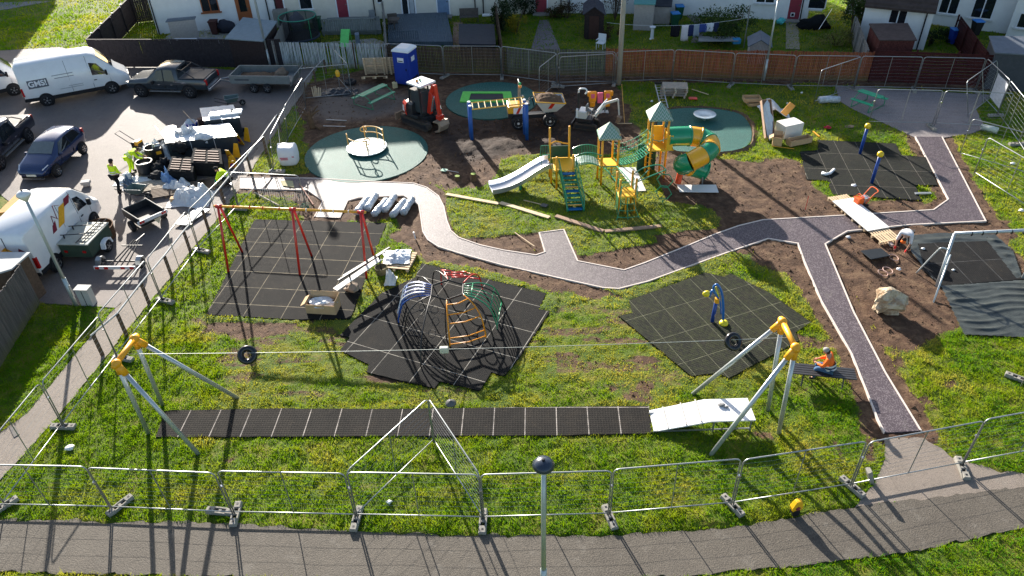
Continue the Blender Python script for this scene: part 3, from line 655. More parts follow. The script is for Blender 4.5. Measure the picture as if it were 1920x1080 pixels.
def streaky(name, c1, c2, c3, s=1.0):
    g = NT(name); g.rough(.85); sc = g.t.nodes.new('ShaderNodeMapping'); sc.inputs['Scale'].default_value = (9*s, 9*s, .7)
    g.t.links.new(g.tc, sc.inputs['Vector']); c = g.ramp(g.noise(1, 5, sc.outputs[0]), (.32, c1), (.5, c2), (.7, c3))
    sep = g.t.nodes.new('ShaderNodeSeparateXYZ'); g.t.links.new(g.tc, sep.inputs[0])
    lo = g.ramp(g.math('ADD', sep.outputs[2], g.math('MULTIPLY', g.noise(3, 4), .5)), (.3, .8), (.75, 0.))
    g.col(g.mix(lo, c, (.10,.10,.03))); g.bump(g.noise(14, 4, sc.outputs[0]), .01); return g.m
FDARK = mat('charcoal stained boards', (.03,.026,.03), .8, 0, .35, 5, .003, 30)
a1, a2, a3 = G(180,126), G(533,127), G(256,43)
board_fence('long charcoal board fence behind the grey pickup truck', a1, a2, 1.85, FDARK, .15, .006, top=1)
board_fence('charcoal side fence with small white lights along the sunny lawn', a3, a1, 1.85, FDARK, .15, .006, top=1, seed=2)
board_fence('charcoal rear fence of the small dark lawn', a3, G(345,32), 1.85, FDARK, .15, .006, top=1, seed=3)
ORD = ['first', 'second', 'third', 'fourth', 'fifth', 'sixth', 'seventh', 'eighth', 'ninth', 'tenth', 'eleventh']
for i, k in enumerate((.12, .33, .58, .8)):
    p = Vector(a1).lerp(Vector(a3), k); o = one('garden_light', MB().lathe((p.x+.0, p.y, 1.89), [(.03,0), (.06,.03), (.05,.07)], 8), WHITE, f'small white light on the charcoal side fence, {ORD[i]} from the near corner', 'light', 'white fence-top lights')
board_fence('bleached white slatted fence with missing slats behind the green picnic table', a2, G(733,131), 1.7, streaky('bleached slats', (.1,.12,.12), (.42,.46,.48), (.6,.63,.65)), .085, .03, missing=.1, postm=WOODD, seed=4)
board_fence('brown vertical board fence behind the portable toilet', G(728,133), G(950,139), 1.65, streaky('brown boards', (.035,.022,.015), (.08,.05,.03), (.13,.085,.05)), .1, .02, seed=5)
board_fence('grey-green weathered board fence in the middle of the back row', G(951,139), G(1133,143), 1.65, streaky('mossy boards', (.045,.045,.035), (.09,.09,.07), (.14,.145,.12)), .1, .02, seed=6)
board_fence('red-brown vertical board fence behind the tall concrete pole', G(1134,143), G(1626,152), 1.75, streaky('red brown boards', (.13,.032,.014), (.24,.065,.026), (.34,.11,.045)), .1, .02, seed=7)
board_fence('dark red fence of horizontal boards behind the second green picnic table', G(1627,153), G(1856,164), 2.0, mat('dark red boards', (.055,.012,.012), .7, 0, .4, 4, .004, 30), .17, .02, horiz=True, seed=8)
board_fence('dark green mossy board fence at the right end of the back row', G(1857,152), G(2050,158), 1.75, streaky('dark mossy boards', (.02,.022,.012), (.04,.045,.025), (.07,.07,.04)), .1, .015, seed=9)
def top2(a, b, h): p, q = G(a[0], a[1], h), G(b[0], b[1], h); return (p.x, p.y), (q.x, q.y)
GREYW = streaky('silver grey boards', (.13,.125,.12), (.22,.21,.2), (.3,.29,.28))
board_fence('grey dividing fence beside the garden trampoline', *top2((512,77), (538,24), 1.8), 1.8, GREYW, .12, .008, seed=11)
board_fence('narrow grey dividing fence left of the slate decking', *top2((724,88), (718,3), 1.7), 1.7, GREYW, .12, .008, seed=12)
board_fence('light grey leaning fence panel beside the red shed', *top2((1630,94), (1607,32), 1.7), 1.7, GREYW, .12, .01, seed=13)
board_fence('dark red dividing fence beside the blue wheelie bin', *top2((1855,98), (1802,28), 1.8), 1.8, _MC['dark red boards'], .17, .02, horiz=True, seed=14)
board_fence('thin fence dividing the dark hedge from the decked garden', *top2((944,98), (930,5), 1.5), 1.5, WOODD, .12, .01, seed=15)
LP = streaky('sunny plank wall', (.06,.055,.05), (.1,.09,.085), (.15,.13,.12))
# ================================================================== MESH FENCE PANELS
def rrect(L, h, z0, r, y=0):
    pts = []
    for cx, cz, a0 in ((L-r, h-r, 0), (r, h-r, 90)):
        for k in range(5): a = radians(a0+k*22.5); pts.append((cx+r*cos(a), y, cz+r*sin(a)))
    return [(L, y, z0)] + pts + [(0, y, z0)]
def panel_proto():
    t = thing('mesh_fence_panel', '', 'fence panel'); L = 3.44
    mb = MB(); mb.tube([(p[0]+.03, 0, p[2]) for p in rrect(L, 2.0, .06, .16)], .022, 6); mb.tube([(.03, 0, .2), (L+.03, 0, .2)], .019, 6); mb.build('frame', GALV, t, smooth=True)
    MB().tube([(L/2+.03, 0, .2), (L/2+.03, 0, 1.99)], .016, 5).build('brace', GALV, t)
    mb = MB()
    for i in range(1, 9): z = .2+i*.2; mb.tube([(.03, .02, z), (L/4, .02, z-.006*i), (L*.6, .02, z+.004*i), (L+.03, .02, z)], .0026, 3)
    mb.build('mesh_infill', GALVD, t)
    MB().box((.0, 0, 1.35), (.09, .06, .05)).build('clamp', CHROME, t)
    return t
def foot_proto():
    t = thing('fence_foot', '', 'fence foot'); mb = MB()
    mb.extr([(-.11, 0), (-.11, .06), (-.085, .13), (.085, .13), (.11, .06), (.11, 0)], -.4, -.18, 'y'); mb.extr([(-.11, 0), (-.11, .06), (-.085, .13), (.085, .13), (.11, .06), (.11, 0)], .18, .4, 'y')
    mb.box((-.085, 0, .06), (.05, .4, .11)).box((.085, 0, .06), (.05, .4, .11)).box((0, 0, .05), (.12, .09, .1)); mb.build('block', CONC, t, bev=.01)
    MB().box((0, 0, .02), (.12, .36, .03)).box((0, -.3, .131), (.06, .06, .006)).box((0, .3, .131), (.06, .06, .006)).build('recess', BLACKM, t)
    return t
PP = FPr = None
def panel(p, q, label, group=None, lean=0.0):
    global PP
    a, b = (G(*p) if len(p) == 2 else Vector(p)), (G(*q) if len(q) == 2 else Vector(q)); a.z = b.z = 0
    rz = atan2(b.y-a.y, b.x-a.x); sx = (b-a).length/3.5; R = Matrix.Rotation(rz, 3, 'Z') @ Matrix.Rotation(lean, 3, 'X')
    if PP is None: PP = panel_proto(); o = PP; o['label'] = label; o.matrix_basis = Matrix.Translation(a) @ R.to_4x4() @ Matrix.Diagonal((sx, 1, 1, 1))
    else: o = copy_thing(PP, label, a, rot=R, sx=sx)
    o['group'] = 'galvanised mesh fence panels'
    return o
def foot(p, ang, label):
    global FPr
    a = G(*p); a.z = .0
    if FPr is None: FPr = foot_proto(); o = FPr; o['label'] = label; o.location = a; o.matrix_basis = Matrix.Translation(a) @ Matrix.Rotation(ang, 4, 'Z')
    else: o = copy_thing(FPr, label, a, ang)
    o['group'] = 'concrete fence feet'; return o
ORD = ['first', 'second', 'third', 'fourth', 'fifth', 'sixth', 'seventh', 'eighth', 'ninth', 'tenth', 'eleventh']
front = [(-14,952), (211,957), (440,967), (669,972), (906,977), (1142,970), (1372,950), (1594,915), (1802,875), (2010,836)]
for i in range(9):
    w_ = {3: ', under the braces', 4: ', crossed by the lamp post', 7: ', beside the loose block'}.get(i, '')
    panel(front[i], front[i+1], f'{ORD[i]} panel of the front mesh fence row from the left{w_}', lean=[.03, .05, .02, 0, .0, -.02, 0, .02, .0][i])
fa = [-.7, -.6, .05, -.1, -.05, .25, .5, .5, -.15]
fpos = [(8,952), (226,950), (443,966), (669,975), (906,980), (1143,972), (1373,950), (1597,915), (1803,880)]
for i, p in enumerate(fpos): foot(p, fa[i], f'{ORD[i]} concrete fence foot from the left in the front row')
foot((414,961), 1.4, 'spare concrete fence foot lying flat on the grass near the front footpath')
o = foot((1626,903), 1.75, 'loose holed foot block standing on its side on the pale path apron'); o.rotation_euler = (1.2, 0, 1.6); o.location.z = .12
left = [(10,950), (121,801), (221,672), (305,565), (374,470), (447,392), (513,322), (540,266), (574,206)]
nm = ['from the front corner', 'beside the yellow-headed cableway frame', 'beside the brown posts, above the cableway frame', 'left of the swing mat', 'left of the red swing legs', 'beside the crouching worker', 'beside the white bulk bag', 'next to the tree stump']
for i in range(8): panel(left[i], left[i+1], f'mesh fence panel of the left row, {ORD[i]} {nm[i]}' if i == 0 else f'mesh fence panel of the left row, {nm[i]}', lean=[0, .02, -.02, .0, .03, 0, .12, .1][i])
for p, a, l in (((120,802), 1.5, 'nearest'), ((232,674), 1.3, 'behind the yellow cableway head'), ((311,566), 1.2, 'left of the swing mat corner'), ((379,472), 1.2, 'left of the front red swing leg'), ((449,393), 1.4, 'near the crouching worker'), ((520,323), 1.5, 'below the white bulk bag')):
    foot(p, a, f'concrete fence foot of the left row, {l}')
panel((449,393), (578,400), 'mesh fence panel standing across the start of the pale path', lean=.04)
panel((570,190), (661,181), 'mesh fence panel facing the viewer beside the trailer tailboard')
panel((661,181), (634,150), 'mesh fence panel set end-on beside the old tyre')
back = [(728,140), (834,145), (941,146), (1044,160), (1152,158), (1259,154), (1370,161), (1482,166), (1600,168), (1713,170), (1827,173)]
bl = ['behind the portable toilet', 'before the brown boards', 'before the left grey-green boards', 'left of the tall concrete pole', 'right of the tall concrete pole', 'behind the pallet stack', 'crossed by the lamp with a white globe', 'behind the wrapped roll', 'left before the dark red boards', 'right before the dark red boards']
for i in range(10): panel(back[i], back[i+1], f'mesh fence panel of the back row, {bl[i]}')
for i, p in enumerate(back[1:]): foot(p, .3*((i*7) % 5-2), f'{ORD[i]} concrete fence foot from the left in the back row') if i not in (4,) else None
panel((1044,161), (1011,189), 'mesh fence panel angled forward beside the yellow dumper')
foot((1046,164), 1.4, 'concrete fence foot lying crosswise near the white mini digger')
panel((1048,168), (1149,161), 'second mesh fence panel doubled up in front of the grey-green boards')
panel((1600,169), (1525,196), 'mesh fence panel angled forward with its end near the wrapped roll')
panel((1627,234), (1748,237), 'mesh fence panel on the grey slab before the second picnic table'); panel((1750,237), (1876,243), 'mesh fence panel on the right half of the grey slab')
foot((1746,240), 0, 'concrete fence foot standing on the grey slab')
panel((1828,173), (1869,217), 'mesh fence panel carrying the white banner at the right'); panel((1869,217), (1908,272), 'mesh fence panel with a bright top rail at the right edge'); panel((1908,272), (1955,345), 'nearest mesh fence panel of the right edge row')
foot((1866,218), 1.57, 'concrete fence foot below the white banner'); foot((1906,272), 1.57, 'concrete fence foot at the right edge of the frame')
panel((1797,293), (1926,331), 'leftover mesh fence panel on the bright grass, the farther of two'); panel((1824,329), (1950,410), 'leftover mesh fence panel on the bright grass, the nearer of two')
panel((1815,222), (1872,178), 'mesh fence panel propped diagonally behind the white banner', lean=-.35)
panel((1912,728), (1990,640), 'mesh fence panel just entering the right edge of the lawn'); foot((1909,712), .9, 'concrete fence foot on the lawn at the right edge')
V = G(814,832)
panel((669,972), tuple(V), 'left slanting brace panel behind the front row, meeting the other in a point'); panel(tuple(V), (906,977), 'right slanting brace panel behind the front row, meeting the other in a point')
# banner on a panel
a, b = G(1838,184), G(1869,217); n = Vector((b.y-a.y, -(b.x-a.x), 0)).normalized()*.05
q = [a.lerp(b, .35), a.lerp(b, .95)]
mb = MB().grid(lambda u, v: q[0].lerp(q[1], u)+Vector((0, 0, .45+1.35*v-.1*u))-n*(1+1.3*sin(u*7)*sin(v*5)*.5), 10, 8)
one('banner', mb, mat('pale grey banner', (.6,.62,.66), .5), 'pale grey sheet tied to the mesh fence at the right', 'banner', solid=.006)
# ---- timber posts with a metal rail along the path
def rail_fence(pxs, label, tops=None):
    P = [G(*p) for p in pxs]; t = thing('rail_fence', label, 'fence', P[0])
    for p in P: MB().bar(p+Vector((0, 0, -.1)), p+Vector((0, 0, .98)), .1, .1, (1,0,0)).build('post', WOODD, t, w=1)
    d0 = (P[0]-P[1]).normalized()*.1; Q = [P[0]+d0]+P[1:]; MB().tube([p+Vector((0, 0, 1.02)) for p in Q], .035, 8).build('rail', GALVD, t, w=1); return t
rail_fence([(193,667), (237,628), (280,570), (322,518), (357,471), (391,430), (423,388), (472,326), (500,288), (527,247)], 'long metal rail on brown timber posts along the left footpath')
rail_fence([(575,184), (593,160), (612,140)], 'short metal rail on three posts beside the trailer tailboard')
# ================================================================== LAMPS AND POLES
def lamp(label, base, h, r=.08, r2=.05, headm=None, name='street_lamp', dome=None):
    t = thing(name, label, 'street lamp', base)
    MB().tube([(0,0,-.1), (0,0,1.3)], r, 12).build('base', STEEL, t, smooth=True)
    MB().tube([(0,0,1.3), (0,0,h-.25)], r*.8, 12, r2=r2).build('pole', STEEL, t, smooth=True)
    hd = MB().lathe((0,0,h), [(.05,-.3), (.12,-.22), (.21,-.1), (.22,-.04)], 20).build('globe', headm or mat('opal lamp', (.75,.74,.68), .3), t, smooth=True)
    MB().lathe((0,0,h), [(.235,-.06), (.24,-.02), (.2,.05), (.12,.1), (.03,.12)], 20).build('dome', dome or mat('dark lamp dome', (.025,.035,.055), .25), t, smooth=True)
    MB().lathe((0,0,h+.11), [(.035,0), (.035,.04), (.02,.05)], 8).build('cell', BLACKM, t)
    MB().box((r*.95, 0, .7), (.02, .1, .5)).build('hatch', GALVD, t)
    return t
lamp('street lamp with a dark dome in front of the front fence', G(1019,876,5.1)*1.0-Vector((0,0,5.1)), 5.2)
lamp('leaning-looking street lamp with a white dome beside the white van', G(143,572), 5.0, dome=mat('white lamp dome', (.75,.75,.75), .35))
lamp('slim street lamp with a white globe before the red-brown fence', G(1432,150), 5.0, .07, dome=mat('pale lamp dome', (.7,.72,.75), .3))
lamp('pale steel lamp post rising in front of the charcoal fence', G(507,129), 8.0, .1, .07)
t = thing('utility_pole', 'tall pale concrete pole in front of the red-brown fence', 'pole', G(1160,158)); MB().tube([(0,0,-.2), (0,0,9)], .16, 14, r2=.11).build('pole', mat('pale pole', (.36,.34,.29), .8, 0, .1, 3), t, smooth=True); MB().box((-.17,0,1.6), (.02,.15,.2)).build('plate', GALVD, t)
t = thing('utility_pole', 'dark timber telegraph pole standing beside the red shed', 'pole', G(1656,60)); MB().tube([(0,0,-.2), (0,0,9)], .13, 12, r2=.1).build('pole', WOODD, t, smooth=True); MB().box((0,-.14,1.9), (.3,.05,.4)).build('meter_box', WHITE, t)
# ================================================================== PLAY EQUIPMENT
def V3(p, z=None): return Vector((p[0], p[1], p[2] if z is None else z))
def atY(px, py, Y):
    d = ray(px, py); k = Y/d.y; return Vector((0, 0, CAMH))+d*k
def upon(base, px, py):
    """point above/near ground point base seen at px,py"""
    d = ray(px, py); k = hypot(base[0], base[1])/hypot(d.x, d.y); return Vector((0, 0, CAMH))+d*k
def spline(pts, n=6):
    P = [Vector(p) for p in pts]; out = []
    for i in range(len(P)-1):
        a, b, c, d = P[max(0, i-1)], P[i], P[i+1], P[min(len(P)-1, i+2)]
        for k in range(n):
            t = k/n; out.append(.5*((2*b)+(c-a)*t+(2*a-5*b+4*c-d)*t*t+(3*b-a-3*c+d)*t**3))
    return out+[P[-1]]
# ---- swing frame
t = thing('swing_frame', 'red and yellow swing frame without seats on the tiled mat', 'swing', (-8.6, 25.7, 0))
feet = [((428,511), (455,473), (420,406)), ((562,517), (585,480), (554,409)), ((687,522), (703,487), (682,413))]
tops = []
for a, b, c in feet:
    A, B = G(*a), G(*b); T = (A+B)/2; T.z = 2.72; d = (B-A).normalized()*.07; tops.append(T)
    for f, s in ((A, -1), (B, 1)): MB().tube([f-Vector((0,0,.1)), T+d*s], .048, 10).build('leg', REDP, t, w=1, smooth=True)
    MB().tube([T-(tops[0]-T).normalized()*.0+Vector((-.13,0,0)), T+Vector((.13,0,0))], .075, 10).build('collar', REDP, t, w=1, smooth=True)
e = (tops[2]-tops[0]).normalized(); MB().tube([tops[0]-e*.2, tops[2]+e*.2], .05, 12).build('top_bar', YELP, t, w=1, smooth=True)
for i in range(2):
    for k in (.2, .42, .6, .82):
        p = tops[i].lerp(tops[i+1], k); MB().torus(p, .055, .02, e, 12, 6).build('hanger', REDP if i == 0 else WHITE, t, w=1)
# ---- galvanised swing frame at the right
t = thing('swing_frame', 'galvanised swing frame at the right edge above the black mat', 'swing', (11.5, 22.3, 0)); GS = mat('galvanised tube', (.48,.52,.54), .35, .5, .08, 5)
f1, f2, f3 = G(1757,535), G(1750,567), G(1718,512); b0 = (G(1759,533)); T = atY(1790, 438, (f1.y+G(1757,567).y)/2+.9)
T = upon(((f1.x+.3), 24.2), 1790, 438)
MB().tube([f1-Vector((0,0,.1)), T], .06, 10).build('leg', GS, t, w=1, smooth=True); MB().tube([f2-Vector((0,0,.05)), f1.lerp(T, .62)+Vector((.05,-.1,.0))], .035, 8).build('brace', GS, t, w=1, smooth=True)
q = f1.lerp(T, .68); MB().tube(spline([f3, f3.lerp(q, .6)+Vector((-.1,0,.35)), q+Vector((-.3,0,.12)), q], 5), .028, 8).build('brace', GS, t, w=1, smooth=True)
T2 = T+Vector((5.6, .0, .0)); T2 = T + (G(2090,424,T.z)-G(1790,438,T.z)).normalized()*6; MB().tube([T, T2], .065, 12).build('top_bar', GS, t, w=1, smooth=True)
MB().tube([f1+(T2-T)*.62-Vector((0,0,.1)), T.lerp(T2, .62)], .06, 10).build('leg', GS, t, w=1, smooth=True); MB().tube([G(1917,522), G(1917,522)+Vector((.5,.4,1.4))], .06, 10).build('leg', GS, t, w=1, smooth=True)
for k in (.11, .18, .27, .37, .45): MB().torus(T.lerp(T2, k)-Vector((0,0,.03)), .07, .03, (1,0,0), 12, 6).build('hanger', BLACKM, t, w=1)
# ---- cableway (zip wire)
ZP = mat('cableway yellow', (.85,.38,.015), .4, 0, .05); ZG = mat('cableway grey tube', (.45,.48,.49), .3, .45, .05)
heads = []
for side, (ha, hb), ft, lab in ((0, ((-11.36,16.07,3.5), (-11.26,17.15,3.5)), ((371,850), (278,812), (443,745), (305,760)), 'four-legged cableway end frame with yellow heads at the left'),
                      (1, ((7.96,15.82,3.5), (7.94,16.96,3.5)), ((1335,850), (1460,812), (1300,738), (1440,768)), 'four-legged cableway end frame with yellow heads beside the white launch ramp')):
    ha, hb = Vector(ha), Vector(hb); t = thing('cableway_frame', lab, 'zip line frame', ((ha.x+hb.x)/2, (ha.y+hb.y)/2, 0), group='cableway frames'); heads.append((ha+hb)/2)
    for h_, fs in ((ha, ft[:2]), (hb, ft[2:])):
        for f in fs:
            F = G(*f); d = (F-h_).normalized(); MB().tube([h_+d*.3, F+d*.1], .068, 12).build('leg', ZG, t, w=1, smooth=True)
            MB().tube([h_, h_+d*.42], .1, 10).build('socket', ZP, t, w=1, smooth=True)
        MB().ball(h_, .14, 12, 8).build('head', ZP, t, w=1, smooth=True)
    d = (hb-ha).normalized(); MB().tube([ha-d*.16, hb+d*.16], .085, 12).build('crossbar', ZP, t, w=1, smooth=True)
c0 = heads[0]-Vector((0,0,.12)); c1 = heads[1]-Vector((0,0,.12)); mid = atY(835, 655, 16.5)
def cable(s): return c0.lerp(c1, s)+Vector((0, 0, -(4*s*(1-s))*max(.05, (c0.lerp(c1, .5).z-mid.z))))
MB0 = MB().tube([cable(i/24) for i in range(25)], .008, 5); one('cable', MB0, mat('pale cable', (.34,.36,.34), .5, .3), 'thin pale cable strung between the two yellow-headed frames', 'cable')
TYR = mat('shiny tyre rubber', (.012,.012,.014), .25, 0, .2)
for s, lab in (((458-232)/(1485-232), 'black tyre threaded on the cable near the left frame'), ((1396-232)/(1485-232), 'black tyre threaded on the cable near the launch ramp')):
    s = s*.985+.004; p = cable(s); t = thing('tyre', lab, 'tyre', p-Vector((0,0,.3)), group='tyres on the cableway')
    MB().torus((0,0,.22), .2, .09, (.25,-.75,.62), 28, 10).build('tread', TYR, t, smooth=True); MB().torus((0,0,.22), .125, .03, (.25,-.75,.62), 24, 6).build('rim', RUB, t, smooth=True)
p = cable((835-232)/(1485-232)); t = thing('cable_trolley', 'pale cableway trolley box with a button seat hanging on a rope', 'zip line seat', p-Vector((0,0,1.9)))
MB().box(p-Vector((0,0,.02)), (.26,.14,.2)).build('housing', mat('pale trolley', (.55,.55,.45), .5), t, w=1, bev=.03)
q = upon(p, 846, 752); q = Vector((p.x+.03, p.y, q.z-.1)); q.z = max(.35, q.z); MB().tube([p-Vector((0,0,.1)), q+Vector((0,0,.12))], .008, 5).build('rope', BLACKM, t, w=1)
MB().lathe(q, [(.02,.14), (.06,.1), (.16,.04), (.17,0), (.14,-.03)], 20).build('seat', mat('grey rubber seat', (.09,.09,.09), .4), t, w=1, smooth=True)
# launch ramp
t = thing('launch_ramp', 'white timber launch ramp at the end of the rubber runway', 'ramp', (5.8, 16.4, 0)); RW = mat('dusty white board', (.72,.72,.73), .6, 0, .1, 2.5)
R0 = [(4.28,16.88), (4.27,15.98)]; MB().add([(4.28,16.86,.04), (4.28,15.96,.04), (5.95,15.86,.52), (5.95,16.8,.52), (4.28,16.86,0), (4.28,15.96,0), (5.95,15.86,.47), (5.95,16.8,.47)], [(0,1,2,3), (4,7,6,5), (0,4,5,1), (1,5,6,2), (2,6,7,3), (3,7,4,0)]).build('ramp_board', RW, t, w=1)
MB().box((6.65, 16.33, .50), (1.4,.94,.045)).build('platform', RW, t, w=1)
for x in (4.7, 5.25, 5.7): MB().box((x, 16.4, .05+(x-4.28)*.287+.012), (.04,.93,.018), rot=Matrix.Rotation(-.28, 3, 'Y')).build('cleat', mat('grey strip', (.5,.47,.42), .7), t, w=1)
for x in (6.1, 7.25):
    for y in (15.92, 16.75): MB().box((x, y, .24), (.05,.05,.48)).build('leg', GALV, t, w=1)
MB().box((5.75, 15.95, .06), (3.0,.04,.04)).box((5.75, 16.72, .06), (3.0,.04,.04)).build('base_rail', GALV, t, w=1)
o = one('glove', MB().ball((6.45,16.5,.56), (.12,.07,.04), 8, 6, .5, 3).ball((6.58,16.42,.55), (.08,.05,.03), 8, 6, .5, 4), mat('grey work glove', (.2,.2,.2), .8), 'dark work gloves left on the white launch ramp', 'gloves')
# ---- net climber
t = thing('net_climber', 'domed climber with red, yellow, green and blue ladders around a black ring', 'climbing frame', (-2.4, 22.0, 0))
CB = mat('black climber tube', (.012,.012,.014), .35, .1); cx, cy, TZ = -2.36, 21.95, 1.32
HX = [Vector((cx+.66*cos(a), cy+.6*sin(a), TZ)) for a in (radians(30+60*k) for k in range(6))]
MB().tube(HX, .035, 8, closed=True).build('top_ring', CB, t, w=1)
FC = Vector((-2.45, 22.05))
def foot_at(deg, r): return Vector((FC.x+r*cos(radians(deg)), FC.y+r*sin(radians(deg)), 0))
def arc(a, b, bulge=.75):
    a, b = Vector(a), Vector(b); o_ = Vector((b.x-a.x, b.y-a.y, 0)); return spline([a, a+o_*.45+Vector((0,0,-.07)), a+o_*.82+Vector((0,0,-.42)), b+Vector((0,0,.25))-o_*.01, b], 5)
def seg(name, m, a, b, fa, fb, n=6, kind='bars', mid=None):
    A, B = arc(a, fa), arc(b, fb); mb = MB(); mb.tube(A, .027, 8); mb.tube(B, .027, 8)
    k = len(A)-1
    if kind == 'bars':
        for i in range(1, n+1):
            s = int(i*k/(n+.6)); c = (A[s]+B[s])/2+Vector((0,0,.0)); mb.tube([A[s], c+(c-Vector((cx,cy,c.z))).normalized()*.1, B[s]], .022, 6)
    elif kind == 'rings':
        for i in range(1, 4):
            s = int(i*k/5); c = (A[s]+B[s])/2; w_ = (A[s]-B[s]).length*.5
            mb.tube([A[s], c-(B[s]-A[s])*.22], .022, 6).tube([c+(B[s]-A[s])*.22, B[s]], .022, 6); mb.torus(c, w_*.42, .022, (0,.5,.8), 16, 6)
    elif kind == 'long':
        for u in (.2, .4, .6, .8): mb.tube([A[s].lerp(B[s], u) for s in range(0, k+1, 3)], .018, 6)
        for s in (3, 10, 16): mb.tube([A[s], B[s]], .02, 6)
    mb.build(name, m, t, w=1, smooth=True); return A, B
YL = mat('orange yellow bars', (.8,.3,.01), .35, 0, .05)
# yellow ladder facing the viewer
A, B = seg('yellow_ladder', YL, HX[4]+Vector((.0,0,0)), HX[5], G(844,650), G(911,634), 5)
seg('green_ladder', GRNP, HX[5], HX[0], G(932,618), foot_at(15, 2.1), 7, 'long')
seg('red_ladder', REDP, HX[0]+Vector((0,.1,0)), HX[1], foot_at(50, 2.0), foot_at(100, 2.0), 4, 'rings')
seg('blue_ladder', BLUP, HX[2], HX[3], foot_at(150, 2.0), G(748,606), 6, 'long')
# white bars over the blue section
A2, B2 = arc(HX[2], foot_at(150, 2.0)), arc(HX[3], G(748,606)); mb = MB()
for u in (.15, .38, .62, .85): mb.tube([A2[s].lerp(B2[s], u)+Vector((-.05,0,.08)) for s in range(2, 16)], .02, 6)
mb.build('white_bars', WHITE, t, w=1)
for a, f in ((HX[3], G(760,628)), (HX[3], G(790,690)), (HX[4], G(838,640)), (HX[0], foot_at(0, 2.2)), (HX[5], G(925,640)), (HX[1], foot_at(110, 2.0)), (HX[2], foot_at(130, 2.0))):
    MB().tube(arc(a, f), .024, 8).build('arch', CB, t, w=1, smooth=True)
mb = MB()   # hexagon net pieces
A3, B3 = arc(HX[3], G(760,628)), arc(HX[4], G(838,640))
for i in range(3):
    for j in range(2):
        s = 7+i*4; c = A3[s].lerp(B3[s], .3+.36*j+(.08 if i % 2 else 0)); mb.torus(c, .16, .012, (-.3,-.6,.6), 6, 5)
mb.tube([A3[8], B3[8]], .012, 5).tube([A3[15], B3[15]], .012, 5).build('hexagon_net', CB, t, w=1)
mb = MB()
for k in (6, 12, 18):
    mb.tube([A3[k].lerp(B3[k], .5), A3[min(19, k+4)].lerp(B3[min(19, k+4)], .05)], .012, 5)
mb.build('ropes', CB, t, w=1)
# ---- play tower
t = thing('play_tower', 'large green and yellow play tower with two gable roofs, steps, bridges and slides', 'play tower', (4.8, 31.3, 0))
PY = mat('tower yellow post', (.85,.38,.012), .4, 0, .06); DKY = mat('yellow deck', (.9,.5,.04), .5, 0, .05); TG = mat('tower green', (.01,.22,.11), .35, 0, .08, coat=.3); TDG = mat('dark green panel', (.006,.06,.035), .4)
def post(x, y, h, z0=-.05): MB().tube([(x, y, z0), (x, y, h)], .05, 10).build('post', PY, t, w=1, smooth=True)
for x, y, h in ((2.02,32.6,2.6), (2.94,32.6,2.65), (2.27,31.38,1.7), (3.05,31.45,1.75), (2.05,31.95,1.0),
                (4.3,32.25,2.62), (4.4,31.6,2.6), (4.98,32.3,2.6), (5.15,31.62,2.6),
                (6.68,32.75,3.25), (6.74,32.08,3.22), (7.41,32.85,3.25), (7.5,32.15,3.22),
                (4.9,28.95,1.75), (5.6,28.95,1.78), (4.86,29.7,1.75), (5.55,29.72,1.75)): post(x, y, h)
for c, d in (((2.62,31.98,1.0), (.95,1.35,.06)), ((4.7,31.93,1.05), (.82,.82,.06)), ((7.08,32.47,1.5), (.85,.85,.06)), ((5.24,29.32,.9), (.8,.85,.06))): MB().box(c, d).build('deck', DKY, t, w=1, bev=.02)
# roofs: four-sided, the side facing the sky polished white, gable face patterned
RFG = NT('patterned green roof'); wv = RFG.t.nodes.new('ShaderNodeTexWave'); wv.wave_type = 'BANDS'; wv.bands_direction = 'Z'; wv.inputs['Scale'].default_value = 2.2; wv.inputs['Distortion'].default_value = 0
sp = RFG.t.nodes.new('ShaderNodeSeparateXYZ'); RFG.t.links.new(RFG.tc, sp.inputs[0]); cmb = RFG.t.nodes.new('ShaderNodeCombineXYZ')
zz = RFG.math('PINGPONG', sp.outputs[0], .09); RFG.t.links.new(RFG.math('ADD', RFG.math('MULTIPLY', zz, 1.6), sp.outputs[2]), cmb.inputs[2]); RFG.t.links.new(cmb.outputs[0], wv.inputs['Vector'])
RFG.col(RFG.ramp(wv.outputs[0], (.3, (.02,.2,.12)), (.45, (.45,.42,.1)), (.6, (.38,.44,.38)))); RFG.rough(.32); RFG.b.inputs['Coat Weight'].default_value = 1; RFG.b.inputs['Coat Roughness'].default_value = .4; RFG.b.inputs['Specular IOR Level'].default_value = 1
def roof(cx, cy, z, s, h):
    b = [Vector((cx-s, cy-s, z)), Vector((cx+s, cy-s, z)), Vector((cx+s, cy+s, z)), Vector((cx-s, cy+s, z))]; a = Vector((cx, cy, z+h))
    r = MB(); k = Vector((0,0,-.07)); r.add(b+[a]+[p+k for p in b], [(0,1,4), (1,2,4), (2,3,4), (3,0,4), (0,5,6,1), (1,6,7,2), (2,7,8,3), (3,8,5,0), (5,8,7,6)])
    return r.build('roof', RFG.m, t, w=1)
roof(4.72, 31.93, 2.5, .52, .62); roof(7.08, 32.45, 3.12, .54, .68)
